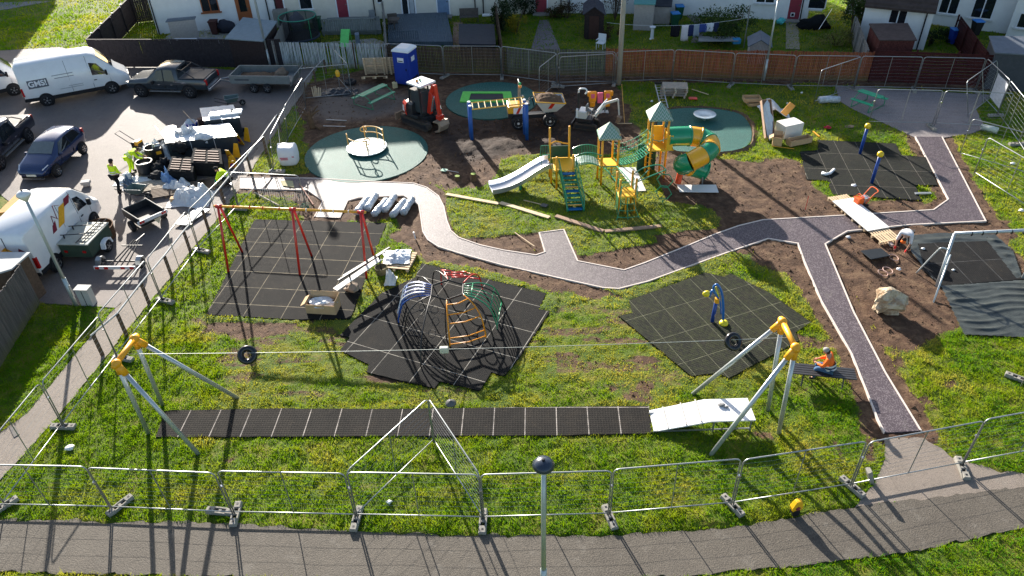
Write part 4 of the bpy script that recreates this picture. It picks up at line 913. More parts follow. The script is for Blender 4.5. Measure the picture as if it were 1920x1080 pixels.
# steps
st = MB(); A = Vector((2.76, 31.3, 1.0)); B = Vector((3.0, 29.2, 0.05)); d = (B-A)
for s in (-1, 1): MB().bar(A+Vector((s*.36,0,.0)), B+Vector((s*.36,0,.05)), .05, .16).build('stringer', TG, t, w=1)
cols = [BLUP, TG, REDP, YELP, BLUP, TG, REDP, YELP, BLUP]
for i in range(9):
    p = A+d*((i+.5)/9.2); MB().box(p+Vector((0,0,-.02)), (.66,.2,.04)).box(p+Vector((0,.09,-.09)), (.66,.02,.12)).build('step', mat('step blue', (.01,.13,.33), .5) if i in (0, 4, 8) else mat('step teal', (.01,.19,.16), .5) if i not in (2, 3, 6, 7) else TG, t, w=1)
    if i in (3, 7): MB().box(p+Vector((0,-.1,.005)), (.66,.05,.03)).build('step_edge', YELP, t, w=1)
for s in (-1, 1):
    a = A+Vector((s*.4,0,.65)); b = B+Vector((s*.4,.3,.62)); mb = MB(); mb.tube([A+Vector((s*.4,0,0)), a, b, B+Vector((s*.4,.1,0))], .022, 6)
    for k in range(1, 12): mb.tube([a.lerp(b, k/12), (A.lerp(B, k/12))+Vector((s*.4,0,0))], .01, 4)
    mb.build('handrail', TG, t, w=1)
# main metal slide
SLM = mat('polished slide steel', (.62,.64,.68), .28, .7, .05, 3)
pr = [(2.0, 32.0, 1.05), (1.75, 31.95, 1.05), (1.3, 31.85, .85), (.6, 31.65, .5), (0, 31.45, .3), (-.45, 31.3, .24), (-.85, 31.2, .23)]
pr = spline(pr, 5); mb = MB(); rings = []
for i, p in enumerate(pr):
    tn = (pr[min(i+1, len(pr)-1)]-pr[max(0, i-1)]); s = Vector((-tn.y, tn.x, 0)).normalized(); w_ = .42; hh = .2 if i > 3 else .2
    rings.append([p+s*(w_+.05)+Vector((0,0,hh)), p+s*w_+Vector((0,0,hh)), p+s*(w_-.03), p-s*(w_-.03), p-s*w_+Vector((0,0,hh)), p-s*(w_+.05)+Vector((0,0,hh)), p-s*(w_+.02)-Vector((0,0,.05)), p+s*(w_+.02)-Vector((0,0,.05))])
mb.loft(rings); sl = mb.build('slide', SLM, t, w=1, smooth=False)
MB().box((.55,31.6,.2), (.12,.5,.42)).build('slide_support', TG, sl, w=1)
mb = MB()
for s in (-.45, .5): mb.tube([(2.02, 32.0+s, 1.0), (1.95, 32.0+s, 1.75), (1.6, 32.0+s, 1.75), (1.55, 31.95+s, 1.25), (2.0, 32.0+s, 1.1)], .02, 6)
for k in range(5): mb.tube([(1.65+k*.08, 32.5, 1.15), (1.65+k*.08, 32.5, 1.72)], .009, 4)
mb.build('slide_guard', TG, t, w=1)
MB().tube(spline([(2.02,32.6,1.75), (2.3,32.6,1.9), (2.65,32.6,1.8), (2.94,32.6,1.75)], 4), .035, 8).build('arch_bar', PY, t, w=1)
MB().box((2.48,32.62,1.35), (.85,.04,.6)).build('panel', TDG, t, w=1)
# arched bridge A-B
def arch_z(u, base=1.03, h=.22): return base+h*4*u*(1-u)
mb = MB()
for i in range(14):
    u = (i+.5)/14; x = 3.08+(4.3-3.08)*u; mb.box((x, 31.95, arch_z(u)), (.075,.7,.035), rot=Matrix.Rotation(-(h_ := .22*4*(1-2*u)/1.25), 3, 'Y'))
mb.build('bridge_planks', mat('pale teal planks', (.45,.6,.56), .5, 0, .35, 3), t, w=1)
for y in (31.52, 32.35):
    mb = MB(); P = [(3.05+(4.4-3.05)*u, y, arch_z(u, 1.6, .2)) for u in np.linspace(0, 1, 12)]; Q = [(p[0], p[1], arch_z(k/11)-.02) for k, p in enumerate(P)]
    mb.tube(P, .022, 6).tube(Q, .02, 6)
    for k in range(1, 18): u = k/18; x = 3.05+1.35*u; mb.tube([(x, y, arch_z(u)-.02), (x, y, arch_z(u, 1.6, .2))], .014, 4)
    mb.build('bridge_rail', TG, t, w=1)
# rope bridge B-C
RP = mat('green rope', (.03,.3,.17), .7, 0, .1); KN = mat('white knots', (.6,.72,.62), .5)
A0, A1 = Vector((5.15,31.95,1.05)), Vector((6.72,32.4,1.5)); sd_ = Vector((-.28,.96,0)).normalized()*.33
def rb(u, z, s): p = A0.lerp(A1, u); return p+sd_*s+Vector((0,0,z-.25*4*u*(1-u)*.8))
mb = MB(); kn = MB()
for s in (-1, 1):
    for z in (.0, .3, .55, .8): mb.tube([rb(u, z, s*(1 if z else .9)) for u in np.linspace(0, 1, 9)], .016, 5)
    for k in range(9):
        u = k/8.0; mb.tube([rb(u, .02, s*.9), rb(u, .8, s)], .012, 4)
        for z in (.3, .55, .8): kn.ball(rb(u, z, s), .028, 6, 4)
for k in range(16): mb.bar(rb((k+.5)/16, 0, -.95), rb((k+.5)/16, 0, .95), .05, .03)
mb.build('rope_bridge', RP, t, w=1); kn.build('knots', KN, t, w=1)
# high deck C: panels, rails
mb = MB()
for k in range(8): mb.tube([(7.5, 32.2+k*.09, 1.52), (7.5, 32.2+k*.09, 2.25)], .012, 5)
mb.tube([(7.5,32.15,2.25), (7.5,32.85,2.25)], .025, 6).box((7.62,32.1,1.88), (.28,.05,.72)).box((7.2,32.88,1.95), (.5,.05,.9)).box((7.63,32.8,1.9), (.3,.05,.8)).box((7.65,32.45,1.5), (.36,.75,.05)); mb.build('barrier', DKY, t, w=1)
MB().tube([(6.74,32.05,2.1), (7.1,32.03,2.0), (7.5,32.1,2.1)], .018, 6).tube([(6.68,32.7,2.3), (6.72,32.1,2.25)], .018, 6).build('guard_rail', TG, t, w=1)
MB().box((6.55,32.9,.72), (.5,.05,1.45)).box((7.0,32.95,.72), (.4,.06,1.4)).build('climbing_wall', TDG, t, w=1)
mb = MB()
for k in range(4): mb.tube([(6.68,32.75,.3+k*.28), (6.95,32.5,.3+k*.28)], .014, 5)
mb.build('rungs', PY, t, w=1)
# tube slide: alternating green and yellow sections
TP = spline([(7.55,32.47,2.0), (8.15,32.55,1.98), (8.75,32.6,1.93), (9.25,32.5,1.85), (9.5,32.1,1.75), (9.4,31.7,1.62), (9.0,31.45,1.48), (8.5,31.3,1.28), (8.25,31.5,1.05), (8.45,31.8,.85), (8.9,31.9,.65), (9.4,31.9,.46)], 4)
GT = mat('green moulded plastic', (.004,.26,.11), .25, 0, .06, coat=.4); YT = mat('yellow moulded plastic', (.9,.42,.01), .3, 0, .06, coat=.3)
cuts = [0, 7, 11, 15, 19, 23, 28, 33, 38, 44]; 
for i in range(9):
    s = TP[cuts[i]:cuts[i+1]+1]; mb = MB(); mb.tube(s, .46, 22, cap=(i == 8)); p, q = s[-1], s[-1]+(s[-1]-s[-2]).normalized()*.04; mb.tube([p-(q-p)*.6, q], .49, 22)
    mb.build('tube_section', (GT, YT)[i % 2], t, w=1, smooth=True)
for p in ((1279,334), (1317,344), (1305,318)): f = G(*p); MB().tube([f-Vector((0,0,.1)), f+Vector((-.05,.1,1.05 if p[0] != 1305 else .7))], .04, 8).build('support_post', GALV, t, w=1)
# hexagon climber arm from deck D
mb = MB(); e = Vector((7.05, 29.9, 1.65)); mb.tube(spline([(5.6,29.72,1.6), (6.1,30.0,1.75), (6.8,30.2,1.75), e], 4), .028, 6).tube([(5.6,28.95,1.6), (6.2,29.4,1.6), e], .028, 6).tube([(5.55,29.72,.95), (6.3,29.9,1.7)], .024, 6)
for zc, r in ((1.15,.36), (.5,.36)): mb.torus((e.x, e.y-.05, zc), r, .026, (.35,1,.1), 6, 6)
mb.tube([(e.x,e.y,1.65), (e.x,e.y,1.5)], .026, 6).tube([(e.x,e.y-.05,.15), (e.x,e.y-.05,-.05)], .03, 6).build('hexagon_climber', TG, t, w=1)
mb = MB()
for x in (4.93, 5.25, 5.58):
    for y, dx in ((28.95, 0),): mb.tube(spline([(x,y,.9), (x,y-.15,.5), (x+(x-5.25)*.6,y-.55,.02)], 4), .016, 5)
for k, (yy, z) in enumerate(((28.85,.6), (28.7,.35), (28.5,.12))): mb.tube([(4.9-.05*k,yy,z), (5.25,yy,z-.05), (5.6+.05*k,yy,z)], .015, 5)
mb.build('climbing_net', RP, t, w=1)
for x0, y0 in ((4.86,29.7), (5.55,29.72), (4.9,28.95), (5.6,28.95)): MB().tube([(x0,y0-.05,1.0), (x0+.03,y0-.12,1.5), (x0+.03,y0-.3,1.55), (x0,y0-.32,1.0)], .018, 6).build('grab_handle', RP, t, w=1)
mb = MB()
mb.tube([(4.45,31.5,1.05), (4.6,30.6,1.25), (4.86,29.8,1.15)], .025, 6).tube([(5.1,31.5,1.05), (5.2,30.6,1.25), (5.5,29.8,1.15)], .025, 6)
for k in range(6): u = k/5; mb.tube([Vector((4.45,31.5,1.05)).lerp(Vector((4.86,29.8,1.1)), u), Vector((5.1,31.5,1.05)).lerp(Vector((5.5,29.8,1.1)), u)], .014, 5)
mb.tube([(4.45,31.5,1.05), (5.1,31.5,1.05)], .02, 5).tube([(4.86,29.8,1.15), (5.5,29.8,1.15)], .02, 5); mb.build('link_net', RP, t, w=1)
MB().box((4.86,29.3,.45), (.05,.75,.85)).build('side_panel', TG, t, w=1)
MB().tube([(5.2,28.98,.9), (5.2,28.98,0)], .04, 8).build('support_post', PY, t, w=1)
# ---- roundabout
t = thing('roundabout', 'silver roundabout disc with curled yellow handrails on the teal surface', 'roundabout', (-7.4, 36.25, .03))
MB().lathe((0,0,0), [(.5,.0), (1.0,.06), (1.06,.12), (1.05,.15), (.0001,.16)], 40).build('deck', mat('roundabout deck', (.55,.63,.66), .25, .6, .15, 2), t, smooth=False)
mb = MB(); Z0 = .14
def rail(a0, a1, r, z): return [(r*cos(radians(a)), r*sin(radians(a)), z+Z0) for a in np.linspace(a0, a1, 9)]
for off in (10, 190):
    R_ = rail(off, off+95, .93, .72); mb = MB(); mb.tube(R_, .03, 8); mb.tube(rail(off, off+95, .93, .4), .026, 8)
    e = Vector(R_[-1]); mb.torus(e+Vector((-e.x*.18, -e.y*.18, -.08)), .16, .028, (e.x, e.y, .3), 16, 6)
    for a in (off, off+8, off+48, off+92): mb.tube([(.93*cos(radians(a)), .93*sin(radians(a)), Z0), (.93*cos(radians(a)), .93*sin(radians(a)), Z0+.74+(.12 if a < off+9 else 0))], .028, 8)
    mb.build('handrail', mat('pale yellow rail', (.75,.42,.08), .35), t, smooth=True)
MB().tube([(0,0,.1), (0,0,.5)], .04, 8).build('hub', TG, t)
# ---- monkey bars
t = thing('monkey_bars', 'yellow horizontal ladder on four blue posts over the dug soil', 'monkey bars', (-.4, 37.0, 0))
for p in ((885,264), (883,256), (988,260), (984,252)): b = G(*p); MB().tube([b-Vector((0,0,.1)), b+Vector((0,0,1.95))], .095, 12).build('post', mat('monkey bar blue', (.012,.09,.36), .45), t, w=1, smooth=True); MB().tube([b+Vector((0,0,1.95)), b+Vector((0,0,2.0))], .09, 10).build('cap', WHITE, t, w=1)
a, b = G(886,262), G(880,240); mb = MB(); L0, L1 = Vector((-1.95,36.9,1.75)), Vector((1.05,37.0,1.95)); dy = Vector((-.08,.85,0))
YB = mat('pale yellow bars', (.8,.45,.06), .4)
mb = MB().tube([L0, L1], .035, 8).tube([L0+dy, L1+dy], .035, 8).build('side_rail', YB, t, w=1)
for i in range(9): p = L0.lerp(L1, (i+.7)/9.2); MB().tube([p, p+dy], .025, 6).build('rung', mat('cream rung', (.75,.6,.35), .4), t, w=1)
# ---- sunken trampoline
t = thing('ground_trampoline', 'sunken trampoline with a bright green rectangular surround', 'trampoline', (-1.2, 42.6, .03)); LG = mat('light green pad', (.14,.6,.1), .6)
C_ = [G(*p) for p in ((868,174), (958,174), (962,193), (862,193))]; c = sum(C_, Vector())/4; I_ = [c+(p-c)*.66 for p in C_]
for i in range(4): j = (i+1) % 4; MB().add([C_[i], C_[j], I_[j], I_[i]]+[p+Vector((0,0,.09)) for p in (C_[i], C_[j], I_[j], I_[i])], [(4,5,6,7), (0,1,5,4), (1,2,6,5), (2,3,7,6), (3,0,4,7)]).build('surround', LG, t, w=1)
MB().add([p+Vector((0,0,.045)) for p in I_], [(0,3,2,1)]).build('bed', mat('trampoline bed', (.03,.035,.045), .6), t, w=1)
# ---- small spinner dish
t = thing('spinner_dish', 'pale shallow spinner dish on the teal surface behind the tube slide', 'spinner', G(1320,225))
MB().lathe((0,0,0), [(.1,.0), (.12,.25), (.55,.3), (.62,.36), (.6,.37), (.3,.33), (.001,.32)], 32).build('dish', mat('pale dish', (.55,.62,.64), .25, .3), t, smooth=True); MB().tube([(0,0,0), (0,0,.3)], .08, 10).build('stem', GALV, t)
# ---- posts with yellow balls
for p, lab, mt in (((1612,289), 'leaning blue post with a yellow ball, the farther of the pair', 0), ((1634,344), 'leaning blue post with a yellow ball, the nearer of the pair', 1)):
    t = thing('ball_post', lab, 'play post', G(*p), group='blue posts with yellow balls'); MB().tube([(0,0,-.1), (0.02,0,1.42)], .075, 12).build('post', mat('deep blue paint', (.008,.05,.26), .35), t, smooth=True); MB().ball((.02,0,1.52), .15, 18, 12).build('ball', mat('yellow ball', (.8,.55,.02), .35), t, smooth=True)
# ---- blue spinner with yellow discs
b = G(1335,604); t = thing('balance_spinner', 'leaning blue spinner with yellow foot discs on the grassed mat', 'play equipment', b)
BL2 = mat('bright blue tube', (.01,.13,.42), .35, 0, .08, coat=.3); YD = mat('lemon disc', (.75,.62,.02), .4)
T = upon(b, 1342, 538); MB().tube([b-Vector((0,0,.1)), b.lerp(upon(b, 1343, 566), 1)], .07, 12).build('post', _MC['deep blue paint'], t, w=1, smooth=True)
q = upon(b, 1345, 562); MB().tube([upon(b,1344,567), upon(b,1345,559)], .09, 12).build('bearing', YELP, t, w=1); q2 = upon(b, 1356, 600); q3 = upon(b, 1325, 551)
MB().tube(spline([q+Vector((0,0,.1)), upon(b,1338,540), upon(b,1345,534), upon(b,1353,548), upon(b,1356,572), q2], 5), .045, 8).tube(spline([upon(b,1341,550), upon(b,1336,545), upon(b,1330,556)], 4), .05, 8).tube(spline([upon(b,1342,548), upon(b,1350,565), upon(b,1352,590)], 4), .025, 6).build('frame', BL2, t, w=1, smooth=True)
MB().ball(upon(b,1357,606), (.17,.17,.12), 16, 8).build('foot_disc', YD, t, w=1, smooth=True); MB().ball(q3, (.15,.1,.13), 16, 8).build('foot_disc', YD, t, w=1, smooth=True)
MB().bar(upon(b,1342,538), upon(b,1348,556), .07, .02).build('instruction_plate', YD, t, w=1)
# ---- loose things on the lawn
def plank(p, q, label, w_=.2, h=.05, m=WOOD, name='timber_plank', z=.06, cat='plank'):
    return one(name, MB().bar(G(*p)+Vector((0,0,z)), G(*q)+Vector((0,0,z)), w_, h), m, label, cat, bev=.005)
plank((837,366), (935,384), 'long pale plank on the turf nearest the curved path'); plank((938,382), (1030,410), 'long pale plank on the turf below the steel slide', .22)
plank((1042,407), (1131,436), 'brown plank lying below the play tower steps', .22, .07, mat('brown plank', (.33,.22,.15), .75, 0, .15, 6)); plank((1134,436), (1240,426), 'striped plank in the shadow of the climbing net', .2, .07, _MC['brown plank'])
plank((965,438), (1002,464), 'thin bare stick on the soil beside the path spur', .04, .03, WOOD)
def board(pts, label, z=.05, m=None, name='board', th=.03, cat='board'): return one(name, MB().prism(W(pts), z-th, z), m or mat('white sheet board', (.74,.72,.68), .5, 0, .04), label, cat)
board([(1158,317), (1191,316), (1211,360), (1190,361)], 'tall white board lying on the turf inside the play tower', .08); board([(1269,349), (1342,349), (1347,363), (1274,362)], 'white board lying on the bare soil under the tube slide', .08)
board([(328,424), (372,392), (366,380), (396,396), (350,428)][:2]+[(396,396), (350,426)], 'white board on the asphalt by the rail fence', .12)
plank((1715,365), (1745,364), 'short grey plank at the corner of the ball post mat', .14, .05, GALVD)
# ================================================================== VEHICLES
def paint(name, c, rough=.25, metal=0): return mat(name, c, rough, metal, .05, 3, coat=.7)
RIM = mat('alloy rim', (.3,.31,.32), .3, .7); LAMPR = mat('red lamp lens', (.45,.01,.01), .2, spec=.8); LAMPW = mat('clear lamp', (.6,.62,.65), .1, .2); TRIM = mat('black trim', (.018,.018,.02), .55)
PLATEW = mat('number plate', (.7,.7,.62), .5)
def wheel(par, c, r=.33, w_=.22, rim=RIM, side=-1, spokes=5):
    o = MB().lathe((0,0,0), [(r*.6,-w_/2), (r*.94,-w_/2), (r,-w_/2+.03), (r,w_/2-.03), (r*.94,w_/2), (r*.6,w_/2)], 24).build('wheel', RUB, par, smooth=True)
    o.matrix_basis = Matrix.Translation(Vector(c)) @ Matrix.Rotation(pi/2, 4, 'X')
    mb = MB().lathe((0,0,0), [(r*.6,-w_/2-.005), (r*.52,-w_/2+.03), (r*.52,w_/2-.03), (r*.6,w_/2+.005)], 20, cap=False).lathe((0,0,0), [(r*.18,-w_/2-.01), (r*.18,w_/2+.01)], 10).lathe((0,0,0), [(r*.55,-.03), (r*.55,.03)], 20)
    for k in range(spokes):
        a = 2*pi*k/spokes
        for s in (-1, 1): mb.bar((r*.15*cos(a), r*.15*sin(a), s*w_*.42), (r*.58*cos(a), r*.58*sin(a), s*w_*.45), r*.16, .03)
    mb.build('rim', rim, o)
    return o
class Car:
    def __init__(s, label, cat, name, st, bodym, pa, pb, side, xr, xf, hw, ang=None):
        """pa, pb: photo pixels of the rear and front wheel contact on the visible side"""
        A, B = G(*pa), G(*pb); h = (B-A).normalized(); n = Vector((-h.y, h.x, 0))
        mid = (A+B)/2; o = mid - h*((xr+xf)/2) - n*(side*(hw-.06))
        s.t = thing(name, label, cat, o, atan2(h.y, h.x)); s.st = st; s.side = side
        rings = []
        for x, zb, wb, zm, wm, zt, wt in st:
            zq = zm+(zt-zm)*.92; wq = wm+(wt-wm)*.93
            rings.append([(x,-wb*.8,zb), (x,-wb,zb+.08), (x,-wm,zm*.75+zb*.25), (x,-wm,zm), (x,-wq,zq), (x,-wt*.86,zt), (x,0,zt+.02), (x,wt*.86,zt), (x,wq,zq), (x,wm,zm), (x,wm,zm*.75+zb*.25), (x,wb,zb+.08), (x,wb*.8,zb)])
        s.body = MB().loft(rings).build('body', bodym, s.t, bev=.035)
        s.body.data.shade_smooth()
    def at(s, x):
        st = s.st
        for a, b in zip(st, st[1:]):
            if a[0] <= x <= b[0]:
                k = (x-a[0])/(b[0]-a[0]+1e-9); return [p+(q-p)*k for p, q in zip(a, b)]
        return st[-1] if x > st[-1][0] else st[0]
    def sp(s, x, t, sd, off=.012):
        _, zb, wb, zm, wm, zt, wt = s.at(x)
        if t >= 0: return Vector((x, sd*(wm+(wt-wm)*t+off), zm+(zt-zm)*t))
        return Vector((x, sd*(wm+off), zm+(zm-zb)*t))
    def patch(s, name, m, pts, off=.012, th=.01, sd=None, par=None):
        """polygon on the body side given as (x, t) with t 0 at the belt, 1 at the roof, negative below"""
        out = []
        for d in ((-1, 1) if sd is None else (sd,)):
            P = []; n = len(pts)
            for i in range(n):
                a, b = pts[i], pts[(i+1) % n]
                for k in range(4): P.append((a[0]+(b[0]-a[0])*k/4, a[1]+(b[1]-a[1])*k/4))
            v = [s.sp(x, t, d, off) for x, t in P]; c = [p-Vector((0, d*th, 0)) for p in v]; N = len(v)
            mb = MB().add(v+c, [tuple(range(N))]+[(i, (i+1) % N, N+(i+1) % N, N+i) for i in range(N)]); out.append(mb.build(name, m, par or s.t))
        return out
    def topq(s, name, m, x0, x1, k=.8, off=.02, k1=None, par=None):
        a, b = s.at(x0), s.at(x1); k1 = k1 or k; n = 4; mb = MB(); d = Vector((b[0]-a[0], 0, b[5]-a[5])).normalized(); up = Vector((-d.z, 0, d.x))
        if up.z < 0: up = -up
        def fn(u, v): x = x0+(x1-x0)*v; q = s.at(x); kk = k+(k1-k)*v; return Vector((x, (u*2-1)*q[6]*kk, q[5]+.02*(1-abs(u*2-1))))+up*off
        return mb.grid(fn, 6, 6).build(name, m, par or s.t, smooth=True)
    def seam(s, x, t0=-.75, t1=.95, sd=None): s.patch('door_seam', TRIM, [(x-.008, t0), (x+.008, t0), (x+.008, t1), (x-.008, t1)], .006, .004, sd)
    def wheels(s, xr, xf, hw, r=.34, rim=RIM, sp=5):
        for x in (xr, xf):
            for d in (-1, 1):
                wheel(s.t, (x, d*(hw-.1), r), r, .22, rim, spokes=sp)
                MB().lathe((0,0,0), [(r*1.22,-.012), (r*1.22,.012)], 24).build('wheel_arch', TRIM, s.t).matrix_basis = Matrix.Translation((x, d*(s.at(x)[4]-.005), r+.02)) @ Matrix.Rotation(pi/2, 4, 'X')
# wheels must stand a little outside the dark arch discs
def text(par, s, size, loc, rot, m, name='lettering', ext=.004, bold=0):
    c = bpy.data.curves.new(name, 'FONT'); c.body = s; c.size = size; c.extrude = ext; c.align_x = 'CENTER'; c.align_y = 'CENTER'; c.offset = bold
    c.materials.append(m); tmp = bpy.data.objects.new('tmp', c); COL.objects.link(tmp); dg = bpy.context.evaluated_depsgraph_get(); me = bpy.data.meshes.new_from_object(tmp.evaluated_get(dg)); bpy.data.objects.remove(tmp)
    if not me.materials: me.materials.append(m)
    o = bpy.data.objects.new(name, me); COL.objects.link(o); o.parent = par; o.matrix_basis = Matrix.Translation(Vector(loc)) @ rot.to_4x4(); return o
WVAN = paint('white van paint', (.72,.73,.74))
def van(label, pa, pb, side=-1, L=5.9, H=2.55, hw=1.0, wb=(1.1, 4.75), nose=1.0, grey=True):
    st = [(0,.42,.9,1.15,.97,H-.12,.82), (.12,.32,.96,1.15,hw,H,.86), (L*.5,.32,.97,1.15,hw,H+.03,.87), (L*.68,.32,.97,1.15,hw,H,.86), (L*.74,.32,.97,1.15,hw,H-.12,.83), (L*.885,.32,.96,1.15,.98,1.5,.8), (L*.9,.32,.95,1.12,.96,1.38,.78), (L*.975,.32,.88,.92,.9,1.05,.72), (L,.38,.78,.75,.82,.82,.62)]
    c = Car(label, 'van', 'parked_van', st, WVAN, pa, pb, side, *wb, hw)
    c.wheels(*wb, hw+.08, .34)
    c.topq('windscreen', GLASS, L*.755, L*.875, .9, .02, .93)
    c.patch('side_window', GLASS, [(L*.665,.12), (L*.80,.1), (L*.775,.42), (L*.735,.62), (L*.665,.64)], .014)
    c.patch('lower_trim', TRIM, [(.02,-.98), (L*.78,-.98), (L*.78,-.72), (.02,-.72)], .02, .03)
    c.seam(L*.65); c.seam(L*.45, -.7, .9); c.seam(L*.82, -.7, .1)
    for d in (-1, 1):
        MB().box(c.sp(L*.68, -.15, d, .03), (.16,.03,.04)).build('door_handle', TRIM, c.t); MB().box(c.sp(L*.8, .2, d, .14)+Vector((0,0,.05)), (.12,.16,.3)).build('mirror', TRIM, c.t, bev=.03)
        MB().box((.03, d*.93, 1.0), (.1,.14,.5)).build('tail_lamp', LAMPR, c.t); MB().box((L*.955, d*.72, .92), (.24,.24,.18), rot=Matrix.Rotation(-.5*d, 3, 'Z')).build('headlight', LAMPW, c.t, bev=.03)
    MB().box((L-.03, 0, .5), (.12,1.6,.3)).build('bumper', TRIM, c.t, bev=.03); MB().box((L-.04, 0, .8), (.1,1.0,.14)).build('grille', TRIM, c.t)
    MB().box((.0, 0, .45), (.1,1.8,.16)).build('bumper', TRIM, c.t, bev=.02)
    return c
v1 = van('long white van with a GMS! sign and grey lower trim, parked behind the dark pickup', (93,197), (214,174), -1)
sd = -1; p = v1.sp(.95, .22, sd, .02)
RS = Matrix.Rotation(pi/2, 3, 'X'); q0, q1 = v1.sp(.95, .02, sd), v1.sp(.95, .42, sd); tilt = atan2(q1.y-q0.y, q1.z-q0.z)
RS = Matrix.Rotation(-tilt, 3, 'X') @ RS
pl = v1.patch('logo_board', mat('logo grey', (.12,.13,.15), .5), [(.42,.0), (1.5,.0), (1.5,.34), (.42,.34)], .016, sd=sd)[0]
text(v1.t, 'GMS!', .44, p+Vector((0,-.01,-.07)), RS, mat('logo white', (.8,.8,.82), .5), bold=.012)
for (x0, x1, t_) in ((1.8,2.95,.36), (1.9,2.95,.24), (2.5,3.3,-.25), (2.0,3.3,-.38)): v1.patch('small_lettering', mat('faint lettering', (.25,.27,.3), .5), [(x0,t_), (x1,t_), (x1,t_+.028), (x0,t_+.028)], .016, sd=sd)
van('white van at the top left corner, mostly hidden behind the GMS! van', (-95,208), (30,178), -1)
v3 = van('tall white van with yellow and maroon mountain logos next to the green box trailer', (103,512), (184,421), -1, L=5.3, H=2.35, hw=.97, wb=(.95, 4.25))
YLG, MLG = mat('logo yellow', (.75,.38,.03), .5), mat('logo maroon', (.2,.02,.04), .5)
v3.patch('logo', YLG, [(2.0,.2), (2.45,.2), (3.0,.75), (2.55,.75)], .016, sd=-1); v3.patch('logo', MLG, [(1.55,.2), (1.85,.2), (2.0,.5), (1.72,.42)], .016, sd=-1); v3.patch('logo', MLG, [(2.85,.62), (3.25,.62), (3.5,.85), (3.05,.85)], .016, sd=-1)
for a, b in (((1.75,.2), (1.9,.72)), ((1.9,.72), (2.2,.45)), ((2.15,.5), (2.25,.95)), ((2.25,.95), (2.6,.8))): v3.patch('logo_line', MLG, [a, b, (b[0]+.03,b[1]), (a[0]+.03,a[1])], .016, sd=-1)
MB().add([(-.015,-.3,1.5), (-.015,.35,1.5), (-.015,.05,1.75)], [(0,1,2)]).build('rear_logo', YLG, v3.t); MB().add([(-.015,.42,1.5), (-.015,.7,1.5), (-.015,.45,1.72)], [(0,1,2)]).add([(-.015,-.42,1.5), (-.015,-.8,1.5), (-.015,-.5,1.72)], [(0,1,2)]).build('rear_logo', MLG, v3.t)
MB().box((-.012, 0, 1.35), (.02,.015,1.7)).build('door_seam', TRIM, v3.t); MB().box((-.02,.25,.78), (.02,.52,.11)).build('number_plate', mat('yellow plate', (.65,.42,.03), .5), v3.t)
for y in (-.1, .55): MB().box((-.03, y, 1.05), (.03,.14,.05)).build('rear_handle', TRIM, v3.t)
def pickup(label, pa, pb, side, col, rl=True):
    L = 5.3; hw = .93
    st = [(0,.5,.85,.85,.9,1.1,.84), (.05,.45,.88,.85,hw,1.12,.86), (1.75,.4,.88,.88,hw,1.14,.86), (1.8,.4,.88,.88,hw,1.74,.72), (2.4,.4,.88,.88,hw,1.8,.7), (3.0,.4,.88,.88,hw,1.76,.7), (3.7,.4,.88,.9,hw,1.2,.76), (3.8,.4,.88,.9,hw,1.14,.76), (4.9,.42,.85,.85,.89,1.02,.72), (5.2,.45,.75,.7,.8,.85,.6), (5.3,.5,.65,.62,.7,.7,.5)]
    c = Car(label, 'pickup truck', 'pickup_truck', st, paint('pickup paint %s' % label[:8], col, .3, .3), pa, pb, side, 1.15, 4.3, hw)
    c.wheels(1.15, 4.3, hw+.1, .38, mat('dark alloy rim', (.14,.14,.15), .4, .6), 6)
    c.topq('windscreen', GLASS, 3.05, 3.65, .93, .02, .96); c.patch('side_window', GLASS, [(1.95,.16), (2.62,.16), (2.62,.86), (2.05,.86)], .014); c.patch('side_window', GLASS, [(2.7,.16), (3.5,.16), (3.05,.82), (2.7,.86)], .014)
    MB().box((1.78,0,1.45), (.02,1.15,.42)).build('rear_window', GLASS, c.t); MB().box((.9,0,1.16), (1.6,1.62,.05)).build('bed_cover', mat('bed cover', (.05,.05,.055), .35), c.t, bev=.02)
    mb = MB()
    for d in (-1, 1): mb.tube([(.7,d*.75,1.15), (1.45,d*.66,1.62), (1.7,d*.62,1.66)], .03, 6)
    mb.tube([(1.45,-.66,1.62), (1.45,.66,1.62)], .03, 6).build('roll_bar', BLACKM, c.t)
    c.seam(2.66, -.8, .9); c.seam(1.9, -.8, .1); c.seam(3.62, -.8, .1)
    for d in (-1, 1):
        MB().box((.03, d*.82, .95), (.12,.13,.34)).build('tail_lamp', LAMPR, c.t); MB().box((5.12, d*.62, .78), (.25,.25,.16), rot=Matrix.Rotation(-.6*d, 3, 'Z')).build('headlight', LAMPW, c.t); MB().box(c.sp(3.35,.12,d,.12), (.12,.16,.18)).build('mirror', TRIM, c.t, bev=.02)
        MB().box((2.7, d*(hw+.03), .42), (2.0,.12,.05)).build('side_step', GALV, c.t)
        for x in (2.0, 2.8): MB().box(c.sp(x+.2,-.12,d,.02), (.14,.02,.03)).build('door_handle', CHROME, c.t)
    MB().box((5.27,0,.55), (.12,1.3,.25)).build('bumper', TRIM, c.t, bev=.03); MB().box((-.05,0,.5), (.16,1.6,.16)).build('rear_bumper', CHROME, c.t, bev=.02); MB().box((-.03,0,.85), (.05,1.3,.02)).build('tailgate_seam', TRIM, c.t)
    return c
pickup('dark grey pickup truck with a covered bed in front of the charcoal fence', (360,183), (270,181), 1, (.035,.045,.055))
pickup('dark navy pickup truck cut off by the left edge, seen from behind', (60,262), (-2,322), 1, (.012,.017,.035))
